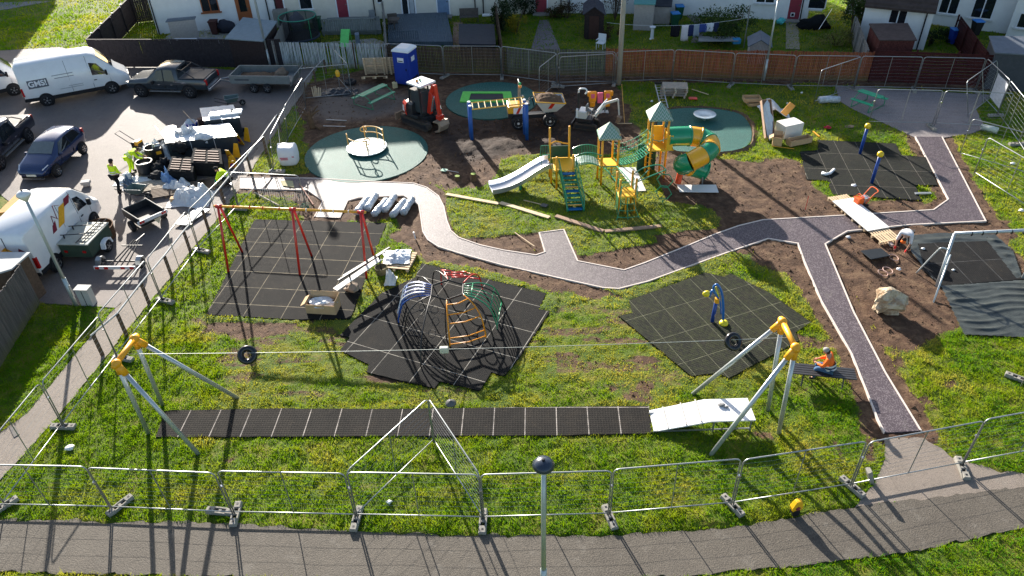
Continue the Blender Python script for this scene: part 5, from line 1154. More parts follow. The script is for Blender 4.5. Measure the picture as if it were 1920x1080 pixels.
# hatchback
L = 3.95; hw = .86
st = [(0,.5,.7,.75,.78,1.0,.66), (.08,.4,.76,.85,.83,1.2,.66), (.35,.3,.8,.9,hw,1.42,.6), (.9,.26,.8,.9,hw,1.48,.6), (1.8,.26,.8,.88,hw,1.46,.6), (2.1,.26,.8,.88,hw,1.4,.6), (2.85,.26,.8,.86,hw,1.02,.7), (2.95,.26,.8,.85,hw,.97,.7), (3.5,.28,.78,.75,.83,.85,.66), (3.82,.3,.7,.6,.74,.68,.56), (3.95,.36,.6,.5,.62,.52,.45)]
hb = Car('dark blue hatchback with a pale windscreen parked facing the white van', 'car', 'parked_car', st, paint('dark blue paint', (.014,.032,.1), .22, .35), (158,287), (108,331), 1, .72, 3.2, hw)
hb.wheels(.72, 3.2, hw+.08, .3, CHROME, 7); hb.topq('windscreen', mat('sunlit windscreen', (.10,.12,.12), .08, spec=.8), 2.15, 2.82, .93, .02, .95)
hb.patch('side_window', GLASS, [(.45,.25), (1.35,.12), (1.35,.85), (.6,.85)], .014); hb.patch('side_window', GLASS, [(1.42,.12), (2.65,.12), (2.1,.82), (1.42,.86)], .014); hb.topq('rear_window', GLASS, .1, .34, .85, .02)
for d in (-1, 1):
    MB().box((3.62, d*.62, .68), (.4,.2,.12), rot=Matrix.Rotation(-.45*d, 3, 'Z') @ Matrix.Rotation(.35, 3, 'Y')).build('headlight', LAMPW, hb.t, bev=.02); MB().box((.06, d*.7, .98), (.1,.14,.36)).build('tail_lamp', LAMPR, hb.t); MB().box(hb.sp(2.5,.15,d,.1), (.12,.16,.1)).build('mirror', hb.body.data.materials[0], hb.t, bev=.02)
MB().box((3.95,0,.42), (.03,.5,.11)).build('number_plate', PLATEW, hb.t); MB().box((3.9,0,.3), (.12,1.1,.14)).build('grille', TRIM, hb.t, bev=.02); MB().box((3.93,0,.24), (.08,1.2,.03)).build('chrome_strip', CHROME, hb.t); hb.seam(1.38,-.8,.9); hb.seam(2.5,-.8,.1)
# ---- trailers
def tthing(label, pa, pb, name='trailer', cat='trailer'):
    A, B = G(*pa), G(*pb); return thing(name, label, cat, A, atan2(B.y-A.y, B.x-A.x)), (B-A).length
t, L = tthing('grey metal twin-axle trailer with soil and a boulder, hitched behind the dark pickup', (437,172), (549,173)); TGM = mat('grey trailer side', (.22,.24,.24), .5, .4, .15, 4)
L = 3.75; W_ = 1.75; mb = MB().box((L/2,W_/2,.55), (L,W_,.08)); mb.build('bed', TGM, t)
for y in (0, W_): MB().box((L/2,y,.78), (L,.05,.42)).box((L/2,y,1.0), (L+.05,.08,.05)).build('side_board', TGM, t)
MB().box((0,W_/2,.78), (.05,W_,.42)).box((0,W_/2,1.0), (.08,W_,.05)).build('front_board', TGM, t); MB().box((L+.16,W_/2,.72), (.05,W_,.75), rot=Matrix.Rotation(.45, 3, 'Y')).build('tailboard', TGM, t)
for x in (1.45, 2.3):
    for y in (-.12, W_+.12): wheel(t, (x, y, .28), .28, .2, RIM)
MB().tube([(0,.3,.5), (-1.2,W_/2,.45)], .04, 6).tube([(0,W_-.3,.5), (-1.2,W_/2,.45)], .04, 6).box((-1.3,W_/2,.45), (.35,.12,.1)).build('drawbar', GALV, t)
MB().grid(lambda u, v: Vector((.15+u*2.6, .1+v*(W_-.2), .62+.22*sin(pi*u)*sin(pi*v)+.1*noise.noise(Vector((u*9, v*5, 3))))), 26, 14).build('soil_load', _MC['dug soil'], t, smooth=True)
mb = MB().ball((2.95,W_/2,.82), (.42,.4,.32), 14, 9, .5, 5); o = mb.build('boulder', mat('brown rock', (.16,.12,.09), .9, 0, .3, 4, .02, 9), None, smooth=True); o.matrix_basis = t.matrix_basis.copy(); tag(o, 'brown boulder lying on the soil in the twin-axle trailer', 'boulder')
MB().box((.75,-.03,.78), (.9,.01,.1)).build('maker_strip', mat('dark strip', (.08,.09,.1), .5), t)
t, L = tthing('small green box trailer with a ladder on its lid beside the white van', (124,493), (168,494)); GRB = mat('dull green panel', (.045,.07,.05), .5, 0, .15, 4)
MB().box((.65,.85,.62), (1.3,1.7,.62)).build('body', GRB, t, bev=.02); MB().box((.65,.85,.95), (1.36,1.76,.06)).build('lid', mat('dusty lid', (.4,.41,.36), .5, 0, .25, 2), t, bev=.02)
for x in (-.13, 1.43): wheel(t, (0,0,0), .27, .16); t.children[-1].matrix_basis = Matrix.Translation((x,.95,.27)) @ Matrix.Rotation(pi/2, 4, 'Y')
MB().extr([(.62,.3), (.68,.55), (.85,.62), (1.05,.62), (1.22,.55), (1.28,.3), (1.2,.3), (1.16,.5), (1.02,.57), (.86,.57), (.74,.5), (.7,.3)], 1.34, 1.54, 'x').build('mudguard', WHITE, t)
for x in (.25, 1.05): MB().box((x,-.02,.6), (.14,.03,.1)).build('tail_lamp', LAMPR, t)
lt = thing('ladder', 'small black ladder lying on the lid of the green trailer', 'ladder', t.matrix_basis @ Vector((.75,.2,1.02)), t.rotation_euler.z)
lt.matrix_basis = t.matrix_basis @ Matrix.Translation((.82,.0,1.03)); mb = MB()
for x in (0, .28): MB().tube([(x,.0,0), (x+.1,1.9,.03)], .02, 5).build('stile', BLACKM, lt)
for k in range(8): mb.tube([(.01*k,.12+k*.23,.01), (.28+.01*k,.12+k*.23,.01)], .014, 4)
mb.build('rungs', BLACKM, lt)
for k, y in enumerate((.4, 1.1)): MB().tube([(-.25,y,1.12), (.95,y+.15,1.14)], .02, 5).tube([(.1,y,.98), (.1,y,1.12)], .03, 5).build('roof_bar', BLACKM, t)
t, L = tthing('bare black frame trailer with a white light board on the asphalt', (182,516), (254,516)); rz = t.rotation_euler
MB().box((.85,.05,.35), (1.75,.06,.14)).build('light_board', mat('white light board', (.6,.6,.6), .5), t)
for x in (.12, .5, 1.2, 1.58): MB().box((x,.01,.35), (.16,.03,.1)).build('lamp', LAMPR, t)
mb = MB()
for x in (.55, .8, 1.05, 1.3): mb.tube([(x,.1,.34), (.95+(x-.95)*.35,2.0,.42)], .03, 5)
mb.tube([(.05,.55,.32), (1.65,.55,.32)], .04, 6).tube([(.45,1.6,.4), (1.35,1.6,.4)], .03, 5).tube([(.95,1.9,.42), (1.05,2.5,.4)], .035, 6).build('frame', BLACKM, t)
for x in (0, 1.7): wheel(t, (0,0,0), .24, .15); t.children[-1].matrix_basis = Matrix.Translation((x,.55,.24)) @ Matrix.Rotation(pi/2, 4, 'Y'); MB().extr([(.3,.3), (.36,.48), (.55,.56), (.74,.48), (.8,.3), (.74,.3), (.55,.5), (.36,.3)], x-.1, x+.1, 'x').build('mudguard', GALV, t)
A, B = G(258,420,.55), G(311,396,.55); A.z = B.z = 0; t = thing('trailer', 'small open black trailer with red reflectors on a white rear board', 'trailer', A, atan2(B.y-A.y, B.x-A.x)); w0 = (B-A).length
MB().box((w0/2,.7,.4), (w0*.86,1.5,.06)).build('bed', TRIM, t)
for c, d in (((w0*.07,.7,.55), (.04,1.5,.35)), ((w0*.93,.7,.55), (.04,1.5,.35)), ((w0/2,1.45,.55), (w0*.86,.04,.35)), ((w0/2,-.03,.5), (w0*.86,.04,.3))): MB().box(c, d).build('side_board', mat('scuffed black side', (.04,.042,.045), .4, .3, .4, 5), t)
MB().tube([(w0*.07,-.03,.74), (w0*.07,1.45,.74), (w0*.93,1.45,.74), (w0*.93,-.03,.74)], .03, 6).build('rim', mat('worn grey edge', (.3,.28,.25), .6), t)
lb = MB().box((w0/2,-.1,.6), (w0*1.05,.04,.16)).build('light_board', _MC['white light board'], t)
for x in (.1, .22, w0-.22, w0-.1): MB().box((x,-.125,.6), (.1,.02,.1)).build('reflector', LAMPR, lb)
for x in (-.06, w0+.06): wheel(t, (0,0,0), .26, .16); t.children[-1].matrix_basis = Matrix.Translation((x,.55,.26)) @ Matrix.Rotation(pi/2, 4, 'Y')
MB().tube([(w0/2,1.45,.38), (w0/2,2.2,.35)], .035, 6).build('drawbar', BLACKM, t); MB().add([(w0*.5,-.14,.5), (w0*.75,-.14,.5), (w0*.62,-.14,.2)], [(0,1,2)]).build('number_plate', mat('cream plate', (.6,.52,.35), .6), t)
# ---- red mini excavator
EXR = paint('excavator red', (.6,.035,.015)); EXB = mat('machine black', (.02,.022,.026), .4); MUD = mat('muddy steel', (.28,.2,.14), .7, .2, .3, 7, .01, 20); TRK = mat('muddy rubber track', (.06,.05,.042), .8, 0, .3, 8, .02, 18)
def track(par, y, L, h, w_, m=None):
    r = h/2; P = [(-L/2+r*cos(a)*1.0, r+r*sin(a)) for a in np.linspace(pi/2, 3*pi/2, 8)]+[(L/2+r*cos(a), r+r*sin(a)) for a in np.linspace(-pi/2, pi/2, 8)]
    o = MB().extr(P, y-w_/2, y+w_/2, 'y').build('track', m or TRK, par); mb = MB()
    for k in range(int(L/.09)): x = -L/2+.05+k*.09; mb.box((x,y,h+.012), (.045,w_,.03)).box((x,y,.0), (.045,w_,.02))
    mb.build('grousers', m or TRK, o); mb = MB()
    for s in (-1, 1):
        for x in (-L/2, L/2): mb.tube([(x,y+s*(w_/2+.01),r), (x,y+s*(w_/2-.03),r)], r*.62, 12)
        mb.box((0,y+s*(w_/2+.005),r), (L,.03,h*.4))
    mb.build('rollers', EXB, o); return o
a0 = atan2(38.05-39.55, -4.25+5.85)
t = thing('mini_excavator', 'red and black mini excavator with a white cab roof and muddy bucket', 'excavator', (-4.62,39.25,0), a0)
for y in (-.55, .55): track(t, y, 1.75, .5, .32)
MB().box((0,0,.35), (1.2,.8,.3)).build('undercarriage', EXB, t); MB().box((-1.45,0,.3), (.08,1.6,.38)).bar((-1.4,-.4,.35), (-.6,-.35,.35), .1, .12).bar((-1.4,.4,.35), (-.6,.35,.35), .1, .12).build('blade', MUD, t)
up = MB().lathe((0,0,0), [(.5,.5), (.5,.6)], 20).build('slew_ring', EXB, t)
P = [(.35,-.72), (.0,-.78), (-.5,-.75), (-.85,-.5), (-.98,0), (-.85,.5), (-.5,.75), (0,.78), (.35,.72)]
MB().prism(P, .6, .78).build('base_cover', EXB, t, bev=.02); MB().loft([[(x*k, y*k2, z) for x, y in P if x < .1] for k, k2, z in ((1,1,.78), (1.02,1,1.1), (.95,.95,1.32), (.7,.8,1.42))]).build('engine_cover', EXB, t, bev=.03)
for s in (-1,): MB().loft([[(-.9*k, -.62*k, z), (-.45*k, -.82*k, z), (-.42*k, -.8*k, z), (-.86*k, -.6*k, z)] for k, z in ((1,.68), (1.03,.95), (1.0,1.25), (.9,1.38))]).build('red_cover', EXR, t); MB().add([(-.88,-.68,.85), (-.6,-.8,.8), (-.62,-.78,1.15), (-.8,-.72,1.2)], [(0,1,2,3)]).build('decal', WHITE, t)
mb = MB()
for x, y in ((-.35,-.6), (.55,-.6), (-.35,.1), (.55,.1), (-.35,.6), (.55,.6)): mb.bar((x,y,.75), (x*.9,y*.9,2.35), .07, .07)
mb.build('cab_frame', EXB, t); MB().box((.1,0,1.5), (.9,1.0,1.2)).build('cab_glass', mat('cab glass', (.05,.06,.065), .1, spec=.8), t); MB().box((.1,0,2.42), (1.15,1.15,.12)).build('cab_roof', mat('dusty white roof', (.7,.72,.72), .4, 0, .1, 3), t, bev=.05)
MB().lathe((.0,-.2,2.48), [(.07,0), (.07,.1), (.03,.13)], 10).build('beacon', mat('amber lens', (.7,.25,.02), .3), t); MB().lathe((.0,.02,2.48), [(.05,0), (.06,.1), (.02,.12)], 10).build('beacon', mat('green lens', (.02,.4,.15), .3), t)
b1, b2, b3 = Vector((.7,-.1,.85)), Vector((1.0,-.1,2.1)), Vector((1.25,-.1,2.55)); MB().bar(b1, b2, .2, .26).bar(b2, b3, .18, .24).build('boom', EXR, t, bev=.02); MB().bar(b3+Vector((.05,0,.05)), (1.5,-.1,.95), .16, .2).build('arm', EXR, t, bev=.02)
MB().tube([(.85,-.1,1.0), (1.15,-.1,1.9)], .06, 8).tube([(1.25,-.02,2.2), (1.55,-.02,1.3)], .03, 6).build('hydraulic_ram', CHROME, t); MB().box((1.5,-.1,.85), (.3,.34,.26)).build('coupler', EXR, t, bev=.02)
MB().extr([(1.25,.62), (1.75,.7), (1.85,.45), (1.7,.12), (1.35,.0), (1.3,.05), (1.6,.2), (1.68,.45), (1.6,.6), (1.25,.55)], -.42, .25, 'y').build('bucket', mat('sandy bucket steel', (.36,.28,.2), .6, .3, .2, 5), t); MB().box((.58,.63,1.5), (.03,.03,.9)).build('yellow_strip', YELP, t)
# ---- dumper
WB = paint('machine white', (.6,.6,.58)); YM = paint('machine yellow', (.75,.38,.02)); WR = mat('white wheel rim', (.6,.6,.58), .5)
A, B = G(972,242), G(1031,238); t = thing('site_dumper', 'small yellow and white site dumper with a skip of soil behind the monkey bars', 'dumper', A, atan2(B.y-A.y, B.x-A.x)); wbs = (B-A).length
for x in (0, wbs):
    for y in (0, 1.25): wheel(t, (x,y,.38), .38, .28, WR, spokes=4)
MB().box((wbs*.5,.62,.5), (wbs,.4,.22)).build('chassis', EXB, t); MB().box((-.05,.62,.72), (.95,.85,.3)).build('engine_base', EXB, t); MB().box((-.1,.62,1.02), (.85,.9,.42)).build('engine_cover', YM, t, bev=.05)
MB().box((.02,.16,.98), (.5,.01,.34)).build('decal', WHITE, t); MB().add([(-.1,.15,.82), (.05,.15,.82), (.2,.15,1.15), (.05,.15,1.15)], [(0,1,2,3)]).build('red_decal', EXR, t)
MB().box((.5,.62,1.2), (.35,.5,.1)).box((.35,.62,1.4), (.08,.5,.35)).build('seat', TRIM, t); MB().tube([(.95,.62,1.0), (.85,.62,1.5)], .03, 6).torus((.82,.62,1.5), .17, .02, (-.5,0,1)).build('steering', TRIM, t)
MB().tube([(.15,.2,1.1), (.15,.2,2.4), (.15,1.05,2.4), (.15,1.05,1.1)], .04, 8).build('roll_bar', GALV, t); MB().lathe((.15,.2,2.42), [(.05,0), (.07,.05), (.07,.12), (.03,.15)], 10).build('beacon', _MC['green lens'], t); MB().lathe((.15,.2,2.38), [(.09,-.1), (.09,-.0)], 10).build('beacon', _MC['amber lens'], t)
sk = [(wbs-.75,1.5), (wbs+.85,1.35), (wbs+.55,.85), (wbs-.3,.7)]
for s_, (y0, y1) in enumerate(((-.05,1.3),)):
    rim = [Vector((wbs-.75,y0,1.5)), Vector((wbs+.85,y0,1.32)), Vector((wbs+.85,y1,1.32)), Vector((wbs-.75,y1,1.5))]; bot = [Vector((wbs-.3,.2,.78)), Vector((wbs+.4,.2,.8)), Vector((wbs+.4,1.05,.8)), Vector((wbs-.3,1.05,.78))]
    MB().loft([bot, rim], cap=False).add(bot, [(0,1,2,3)]).build('skip', WB, t, solid=.03); MB().tube(rim, .04, 6, closed=True).build('skip_rim', YM, t)
    MB().grid(lambda u, v: Vector((wbs-.68+u*1.42, y0+.08+v*(y1-y0-.16), 1.45-.16*u+.3*sin(pi*u)*sin(pi*v)+.08*noise.noise(Vector((u*7, v*7, 1))))), 16, 14).build('soil_load', _MC['dug soil'], t, smooth=True)
MB().add([(wbs-.1,.04,1.05), (wbs+.1,.02,1.05), (wbs+.28,-.07,1.36), (wbs+.08,-.07,1.38)], [(0,1,2,3)]).build('red_decal', EXR, t)
# ---- white micro digger
t = thing('micro_digger', 'small white micro digger with a hooped roll post beside the orange rocker', 'excavator', G(1100,238), radians(-20))
for y in (-.36, .36): track(t, y, .95, .36, .2)
MB().box((0,0,.3), (.7,.6,.2)).box((-.75,0,.2), (.06,.9,.25)).build('undercarriage', EXB, t); MB().prism([(.35,-.38), (-.4,-.4), (-.55,0), (-.4,.4), (.35,.38)], .45, .6).build('platform', EXB, t); MB().box((-.2,0,.8), (.5,.72,.42)).build('engine_cover', WB, t, bev=.05)
MB().box((.15,0,1.0), (.3,.4,.06)).box((-.02,0,1.15), (.06,.4,.3)).build('seat', mat('grey seat', (.2,.2,.2), .7), t); MB().tube([(-.45,-.2,.6), (-.45,-.2,2.0)], .06, 8).build('roll_post', EXB, t); MB().tube(spline([(-.45,-.2,2.0), (-.4,-.2,2.2), (-.1,-.2,2.25), (0,-.2,2.1), (-.1,-.15,1.95)], 4), .045, 8).build('hoop', WHITE, t, smooth=True)
MB().tube([(.3,-.2,.6), (.35,-.2,1.15)], .02, 5).tube([(.3,.2,.6), (.35,.2,1.15)], .02, 5).build('levers', EXB, t); MB().bar((.4,.1,.6), (.85,.5,1.25), .12, .16).bar((.85,.5,1.25), (1.5,.75,1.45), .1, .14).build('boom', WB, t, bev=.02); MB().bar((1.5,.75,1.45), (1.6,.8,.55), .08, .12).build('arm', WB, t, bev=.015); MB().tube([(.5,.2,.95), (.95,.55,1.5)], .03, 6).build('hydraulic_ram', CHROME, t); MB().extr([(1.5,.5), (1.75,.4), (1.65,.12), (1.4,.1), (1.5,.3)], .68, .95, 'y').build('bucket', MUD, t)
MB().box((-.47,-.35,.9), (.1,.12,.5)).build('side_cover', WHITE, t)
# ================================================================== PEOPLE
SKIN = mat('skin', (.5,.27,.18), .6, 0, .08); HIV = mat('hi-vis yellow', (.62,.85,.02), .7, 0, .08, 12, .004, 50); HIVO = mat('hi-vis orange', (.9,.16,.02), .7, 0, .06); BLK = mat('black cloth', (.015,.015,.018), .85); JEAN = mat('blue jeans', (.06,.12,.22), .85); REFL = mat('reflective strip', (.6,.62,.62), .4); TSH = mat('grey white shirt', (.62,.62,.64), .85, 0, .06, 12, .004, 40); GREYC = mat('grey cap', (.3,.29,.28), .8)
def skinmesh(name, par, m, V, E, R, root=0, sub=1):
    me = bpy.data.meshes.new(name); me.from_pydata(V, E, []); me.update(); me.materials.append(m)
    o = bpy.data.objects.new(name, me); COL.objects.link(o); o.parent = par
    md = o.modifiers.new('skin', 'SKIN'); md.use_smooth_shade = True
    if not me.skin_vertices: me.attributes
    for i, r in enumerate(R): me.skin_vertices[0].data[i].radius = r if hasattr(r, '__len__') else (r, r)
    me.skin_vertices[0].data[root].use_root = True
    s = o.modifiers.new('sub', 'SUBSURF'); s.levels = sub; s.render_levels = sub; return o
def person(label, loc, rz, J, top=HIV, legs=BLK, cap=BLK, gloves=None, vest=None):
    """J: joint positions in metres (facing +x, left is +y)"""
    t = thing('person', label, 'person', loc, rz); J = {k: Vector(v) for k, v in J.items()}
    names = ['pelvis', 'waist', 'chest', 'neck', 'head', 'crown', 'shl', 'ell', 'wrl', 'shr', 'elr', 'wrr', 'hil', 'knl', 'anl', 'tol', 'hir', 'knr', 'anr', 'tor']
    rad = dict(pelvis=(.15,.12), waist=(.14,.11), chest=(.16,.12), neck=.06, head=(.085,.1), crown=(.075,.085), shl=.075, ell=.045, wrl=.032, shr=.075, elr=.045, wrr=.032, hil=.095, knl=.062, anl=.045, tol=.04, hir=.095, knr=.062, anr=.045, tor=.04)
    V = [J[n] for n in names]; R = [rad[n] for n in names]; ix = {n: i for i, n in enumerate(names)}
    E = [(ix[a], ix[b]) for a, b in (('pelvis','waist'), ('waist','chest'), ('chest','neck'), ('neck','head'), ('head','crown'), ('chest','shl'), ('shl','ell'), ('ell','wrl'), ('chest','shr'), ('shr','elr'), ('elr','wrr'), ('pelvis','hil'), ('hil','knl'), ('knl','anl'), ('anl','tol'), ('pelvis','hir'), ('hir','knr'), ('knr','anr'), ('anr','tor'))]
    for s, w_, e_ in ((1,'wrl','ell'), (-1,'wrr','elr')):   # palm, four fingers, thumb
        d = (J[w_]-J[e_]).normalized(); sd_ = Vector((-d.y, d.x, 0)); sd_ = sd_.normalized() if sd_.length > .1 else Vector((0,1,0)); up = d.cross(sd_)
        pm = J[w_]+d*.07; V.append(pm); R.append((.035,.02)); E.append((ix[w_], len(V)-1)); pi_ = len(V)-1
        for k, (o_, l) in enumerate(((-.03,.07), (-.01,.085), (.01,.08), (.03,.065))):
            a = pm+d*.03+sd_*o_; b = a+d*l*.55+up*.01; c = b+d*l*.35+up*.03; V.extend([a, b, c]); R.extend([.011,.01,.008]); n = len(V); E.extend([(pi_, n-3), (n-3, n-2), (n-2, n-1)])
        a = J[w_]+d*.04+sd_*.035*s; b = a+d*.04+sd_*.025*s; V.extend([a, b]); R.extend([.013,.01]); n = len(V); E.extend([(pi_, n-2), (n-2, n-1)])
    body = skinmesh('body', t, SKIN, V, E, R)
    def cloth(nm, m, ns, k, ends=None):
        v = [J[n].copy() for n in ns]; ii = {n: i for i, n in enumerate(ns)}
        if ends:
            for n, (a, f) in ends.items(): v[ii[n]] = J[a].lerp(J[n], f)
        e = [(ii[names[a]], ii[names[b]]) for a, b in E[:19] if names[a] in ii and names[b] in ii]
        r = [tuple(q*k+.012 for q in (rad[n] if hasattr(rad[n], '__len__') else (rad[n], rad[n]))) for n in ns]
        return skinmesh(nm, t, m, v, e, r)
    cloth('trousers', legs, ['pelvis', 'hil', 'knl', 'anl', 'hir', 'knr', 'anr'], 1.12); jk = cloth('jacket' if top is not TSH else 'shirt', top, ['pelvis', 'waist', 'chest', 'neck', 'shl', 'ell', 'wrl', 'shr', 'elr', 'wrr'], 1.18, {'neck': ('chest', .55), 'wrl': ('ell', .9 if top is not TSH else .05), 'wrr': ('elr', .9 if top is not TSH else .05)})
    for a, b in (('anl','tol'), ('anr','tor')): skinmesh('boot', t, BLK, [J[a]+Vector((0,0,.04)), J[a]-Vector((0,0,.02)), J[b]], [(0,1), (1,2)], [.06,.062,.05])
    hd = J['head']; up = (J['crown']-J['neck']).normalized(); f = Vector((1,0,0)); f = (f-up*f.dot(up)).normalized() if J['crown'].x-J['neck'].x < .12 else Vector((.3,0,-1)); f = (f-up*f.dot(up)).normalized(); s = up.cross(f)
    mb = MB().ball(hd+f*.1+up*-.005, (.018,.016,.025), 6, 5); mb.ball(hd+s*.088, (.02,.015,.03), 6, 5).ball(hd-s*.088, (.02,.015,.03), 6, 5); mb.build('nose_and_ears', SKIN, body)
    MB().ball(hd+f*.085+s*.035+up*.03, .014, 6, 5).ball(hd+f*.085-s*.035+up*.03, .014, 6, 5).build('eyes', BLK, body); MB().bar(hd+f*.09+s*.025-up*.05, hd+f*.09-s*.025-up*.05, .012, .008).build('mouth', mat('lips', (.3,.1,.08), .6), body)
    c = J['crown']; MB().ball(c+up*-.01, (.108,.102,.085), 14, 8).build('cap', cap, t, smooth=True); MB().ball(hd-f*.035+up*.0, (.09,.092,.1), 12, 8).build('hair', mat('brown hair', (.05,.03,.02), .8), t, smooth=True)
    if gloves:
        for w_, e_ in (('wrl','ell'), ('wrr','elr')): d = (J[w_]-J[e_]).normalized(); skinmesh('glove', t, gloves, [J[w_]-d*.03, J[w_]+d*.06, J[w_]+d*.13], [(0,1), (1,2)], [(.04,.036), (.05,.032), (.04,.025)])
    if vest:
        p0, p1 = J['pelvis'], J['chest']
        for k, (u, m) in enumerate(((.15, REFL), (.32, mat('navy band', (.02,.035,.1), .8)), (.5, REFL))):
            c0 = p0.lerp(p1, u); ax = (p1-p0).normalized(); MB().tube([c0-ax*.035, c0+ax*.035], .205, 16, cap=False).build('vest_band', m, jk)
    elif top is HIV:
        p0, p1 = J['pelvis'], J['chest']
        for u in (.3, .55): c0 = p0.lerp(p1, u); ax = (p1-p0).normalized(); MB().tube([c0-ax*.022, c0+ax*.022], .2, 16, cap=False).build('reflective_band', REFL, jk)
    return t
STAND = dict(pelvis=(0,0,.95), waist=(.02,0,1.1), chest=(.05,0,1.33), neck=(.08,0,1.5), head=(.12,0,1.62), crown=(.12,0,1.7), shl=(.05,.19,1.4), ell=(.1,.28,1.12), wrl=(.3,.22,1.0), shr=(.05,-.19,1.4), elr=(.08,-.27,1.12), wrr=(.25,-.2,.98), hil=(0,.09,.9), knl=(.12,.1,.5), anl=(.05,.1,.09), tol=(.2,.11,.04), hir=(0,-.09,.9), knr=(-.02,-.1,.5), anr=(-.18,-.1,.1), tor=(-.04,-.12,.04))
BEND = dict(pelvis=(0,0,.92), waist=(.12,0,1.03), chest=(.34,0,1.14), neck=(.5,0,1.18), head=(.62,0,1.2), crown=(.69,0,1.22), shl=(.38,.19,1.15), ell=(.5,.24,.9), wrl=(.72,.16,.8), shr=(.38,-.19,1.15), elr=(.52,-.24,.88), wrr=(.75,-.14,.78), hil=(0,.1,.88), knl=(.08,.14,.48), anl=(0,.16,.09), tol=(.16,.18,.04), hir=(0,-.1,.88), knr=(.02,-.14,.48), anr=(-.1,-.16,.09), tor=(.05,-.18,.04))
CROUCH = dict(pelvis=(0,0,.45), waist=(.1,0,.56), chest=(.3,0,.74), neck=(.4,0,.86), head=(.48,0,.95), crown=(.52,0,1.02), shl=(.32,.19,.8), ell=(.5,.25,.55), wrl=(.62,.16,.32), shr=(.32,-.19,.8), elr=(.5,-.25,.55), wrr=(.66,-.12,.32), hil=(.02,.1,.42), knl=(.38,.2,.48), anl=(.1,.2,.1), tol=(.27,.22,.04), hir=(.02,-.1,.42), knr=(.36,-.2,.34), anr=(-.02,-.2,.1), tor=(.12,-.22,.04))
STOOP = dict(pelvis=(0,0,.72), waist=(.12,0,.8), chest=(.36,0,.82), neck=(.5,0,.74), head=(.58,0,.64), crown=(.64,0,.58), shl=(.38,.2,.78), ell=(.46,.26,.48), wrl=(.55,.2,.2), shr=(.38,-.2,.78), elr=(.44,-.26,.48), wrr=(.5,-.24,.2), hil=(0,.11,.68), knl=(.26,.2,.46), anl=(.06,.22,.09), tol=(.22,.24,.04), hir=(0,-.11,.68), knr=(.2,-.2,.38), anr=(-.08,-.22,.09), tor=(.07,-.24,.04))
SIT = dict(pelvis=(0,0,.56), waist=(.02,0,.7), chest=(.1,0,.94), neck=(.17,0,1.1), head=(.24,0,1.2), crown=(.27,0,1.28), shl=(.1,.2,1.0), ell=(.22,.27,.76), wrl=(.42,.14,.74), shr=(.1,-.2,1.0), elr=(.22,-.27,.76), wrr=(.42,-.12,.74), hil=(.02,.1,.53), knl=(.42,.14,.52), anl=(.4,.14,.09), tol=(.55,.15,.04), hir=(.02,-.1,.53), knr=(.42,-.12,.52), anr=(.44,-.12,.09), tor=(.58,-.14,.04))
person('worker in hi-vis yellow jacket, black trousers and dark beanie standing beside the wheelbarrow', G(226,361), radians(65), STAND)
person('worker all in hi-vis yellow bending over the black tub', G(250,324), radians(12), BEND, legs=HIV, cap=mat('bare hair cap', (.25,.2,.14), .8))
person('worker in hi-vis yellow jacket and green gloves crouching behind the mesh fence', G(434,346), radians(200), CROUCH, gloves=mat('green glove', (.0,.3,.16), .7))
person('worker in a pale shirt with red gloves stooping over a pipe beside the pallets', G(1694,462), radians(232), STOOP, top=TSH, cap=HIVO, gloves=mat('red glove', (.7,.03,.03), .6))
person('worker in an orange and navy hi-vis vest sitting on the black bench, back turned', G(1549,714), radians(150), SIT, top=HIVO, legs=JEAN, cap=GREYC, vest=1)
# ================================================================== SITE THINGS
# bench under the sitting worker
BS = mat('black bench slats', (.03,.03,.033), .45, 0, .2)
A, B = G(1480,716), G(1600,728); t = thing('bench', 'low black slatted bench where the worker in the orange vest sits', 'bench', A, atan2(B.y-A.y, B.x-A.x)); L = (B-A).length
for k in range(5): MB().box((L/2,-.02+k*.11,.44), (L,.085,.04)).build('slat', BS, t)
for x in (.35, L-.4):
    MB().tube([(x,-.15,0), (x+.05,.1,.42)], .025, 6).tube([(x+.1,.55,0), (x+.05,.3,.42)], .025, 6).tube([(x+.05,-.05,.41), (x+.05,.48,.41)], .025, 6).build('leg', BS, t)
# boulder
mb = MB(); c = G(1668,590); 
def rock(c, r, seed, jit=.5, n=22, m=14): return MB().ball(c, r, n, m, jit, seed)
o = one('boulder', rock(c+Vector((-.05,.25,.36)), (.54,.45,.46), 11, .65, 18, 11), mat('pale sandstone', (.34,.23,.14), .9, 0, .3, 3, .04, 9, col2=(.55,.45,.32)), 'pale sandstone boulder on the bare soil at the right', 'boulder')
# pallets
def pallet_proto(label, loc, rz=0, m=WOOD, w_=1.2, d=1.0, rot=None, slats=8):
    t = thing('pallet', label, 'pallet', loc, rz, rot=rot); mb = MB()
    for k in range(slats): mb.box((0, -d/2+d*(k+.5)/slats, .135), (w_, d/slats*.62, .02))
    mb.build('top_boards', m, t); mb = MB()
    for x in (-w_/2+.07, 0, w_/2-.07):
        mb.box((x,0,.115), (.1,d,.02)).box((x,0,.012), (.1,d,.022))
        for y in (-d/2+.06, 0, d/2-.06): mb.box((x,y,.063), (.1,.12,.08))
    mb.box((0,0,.113), (w_,.1,.014)); mb.build('bearers', m, t); return t
DWOOD = mat('dirty pallet wood', (.16,.12,.09), .8, 0, .25, 7); GWOOD = mat('grey pallet wood', (.42,.36,.29), .8, 0, .2, 7)
rot = Matrix.Rotation(radians(100), 3, 'Z')
A, B = G(1556,383), G(1640,455); rz = atan2(B.y-A.y, B.x-A.x); n_ = Vector((-sin(rz), cos(rz), 0))
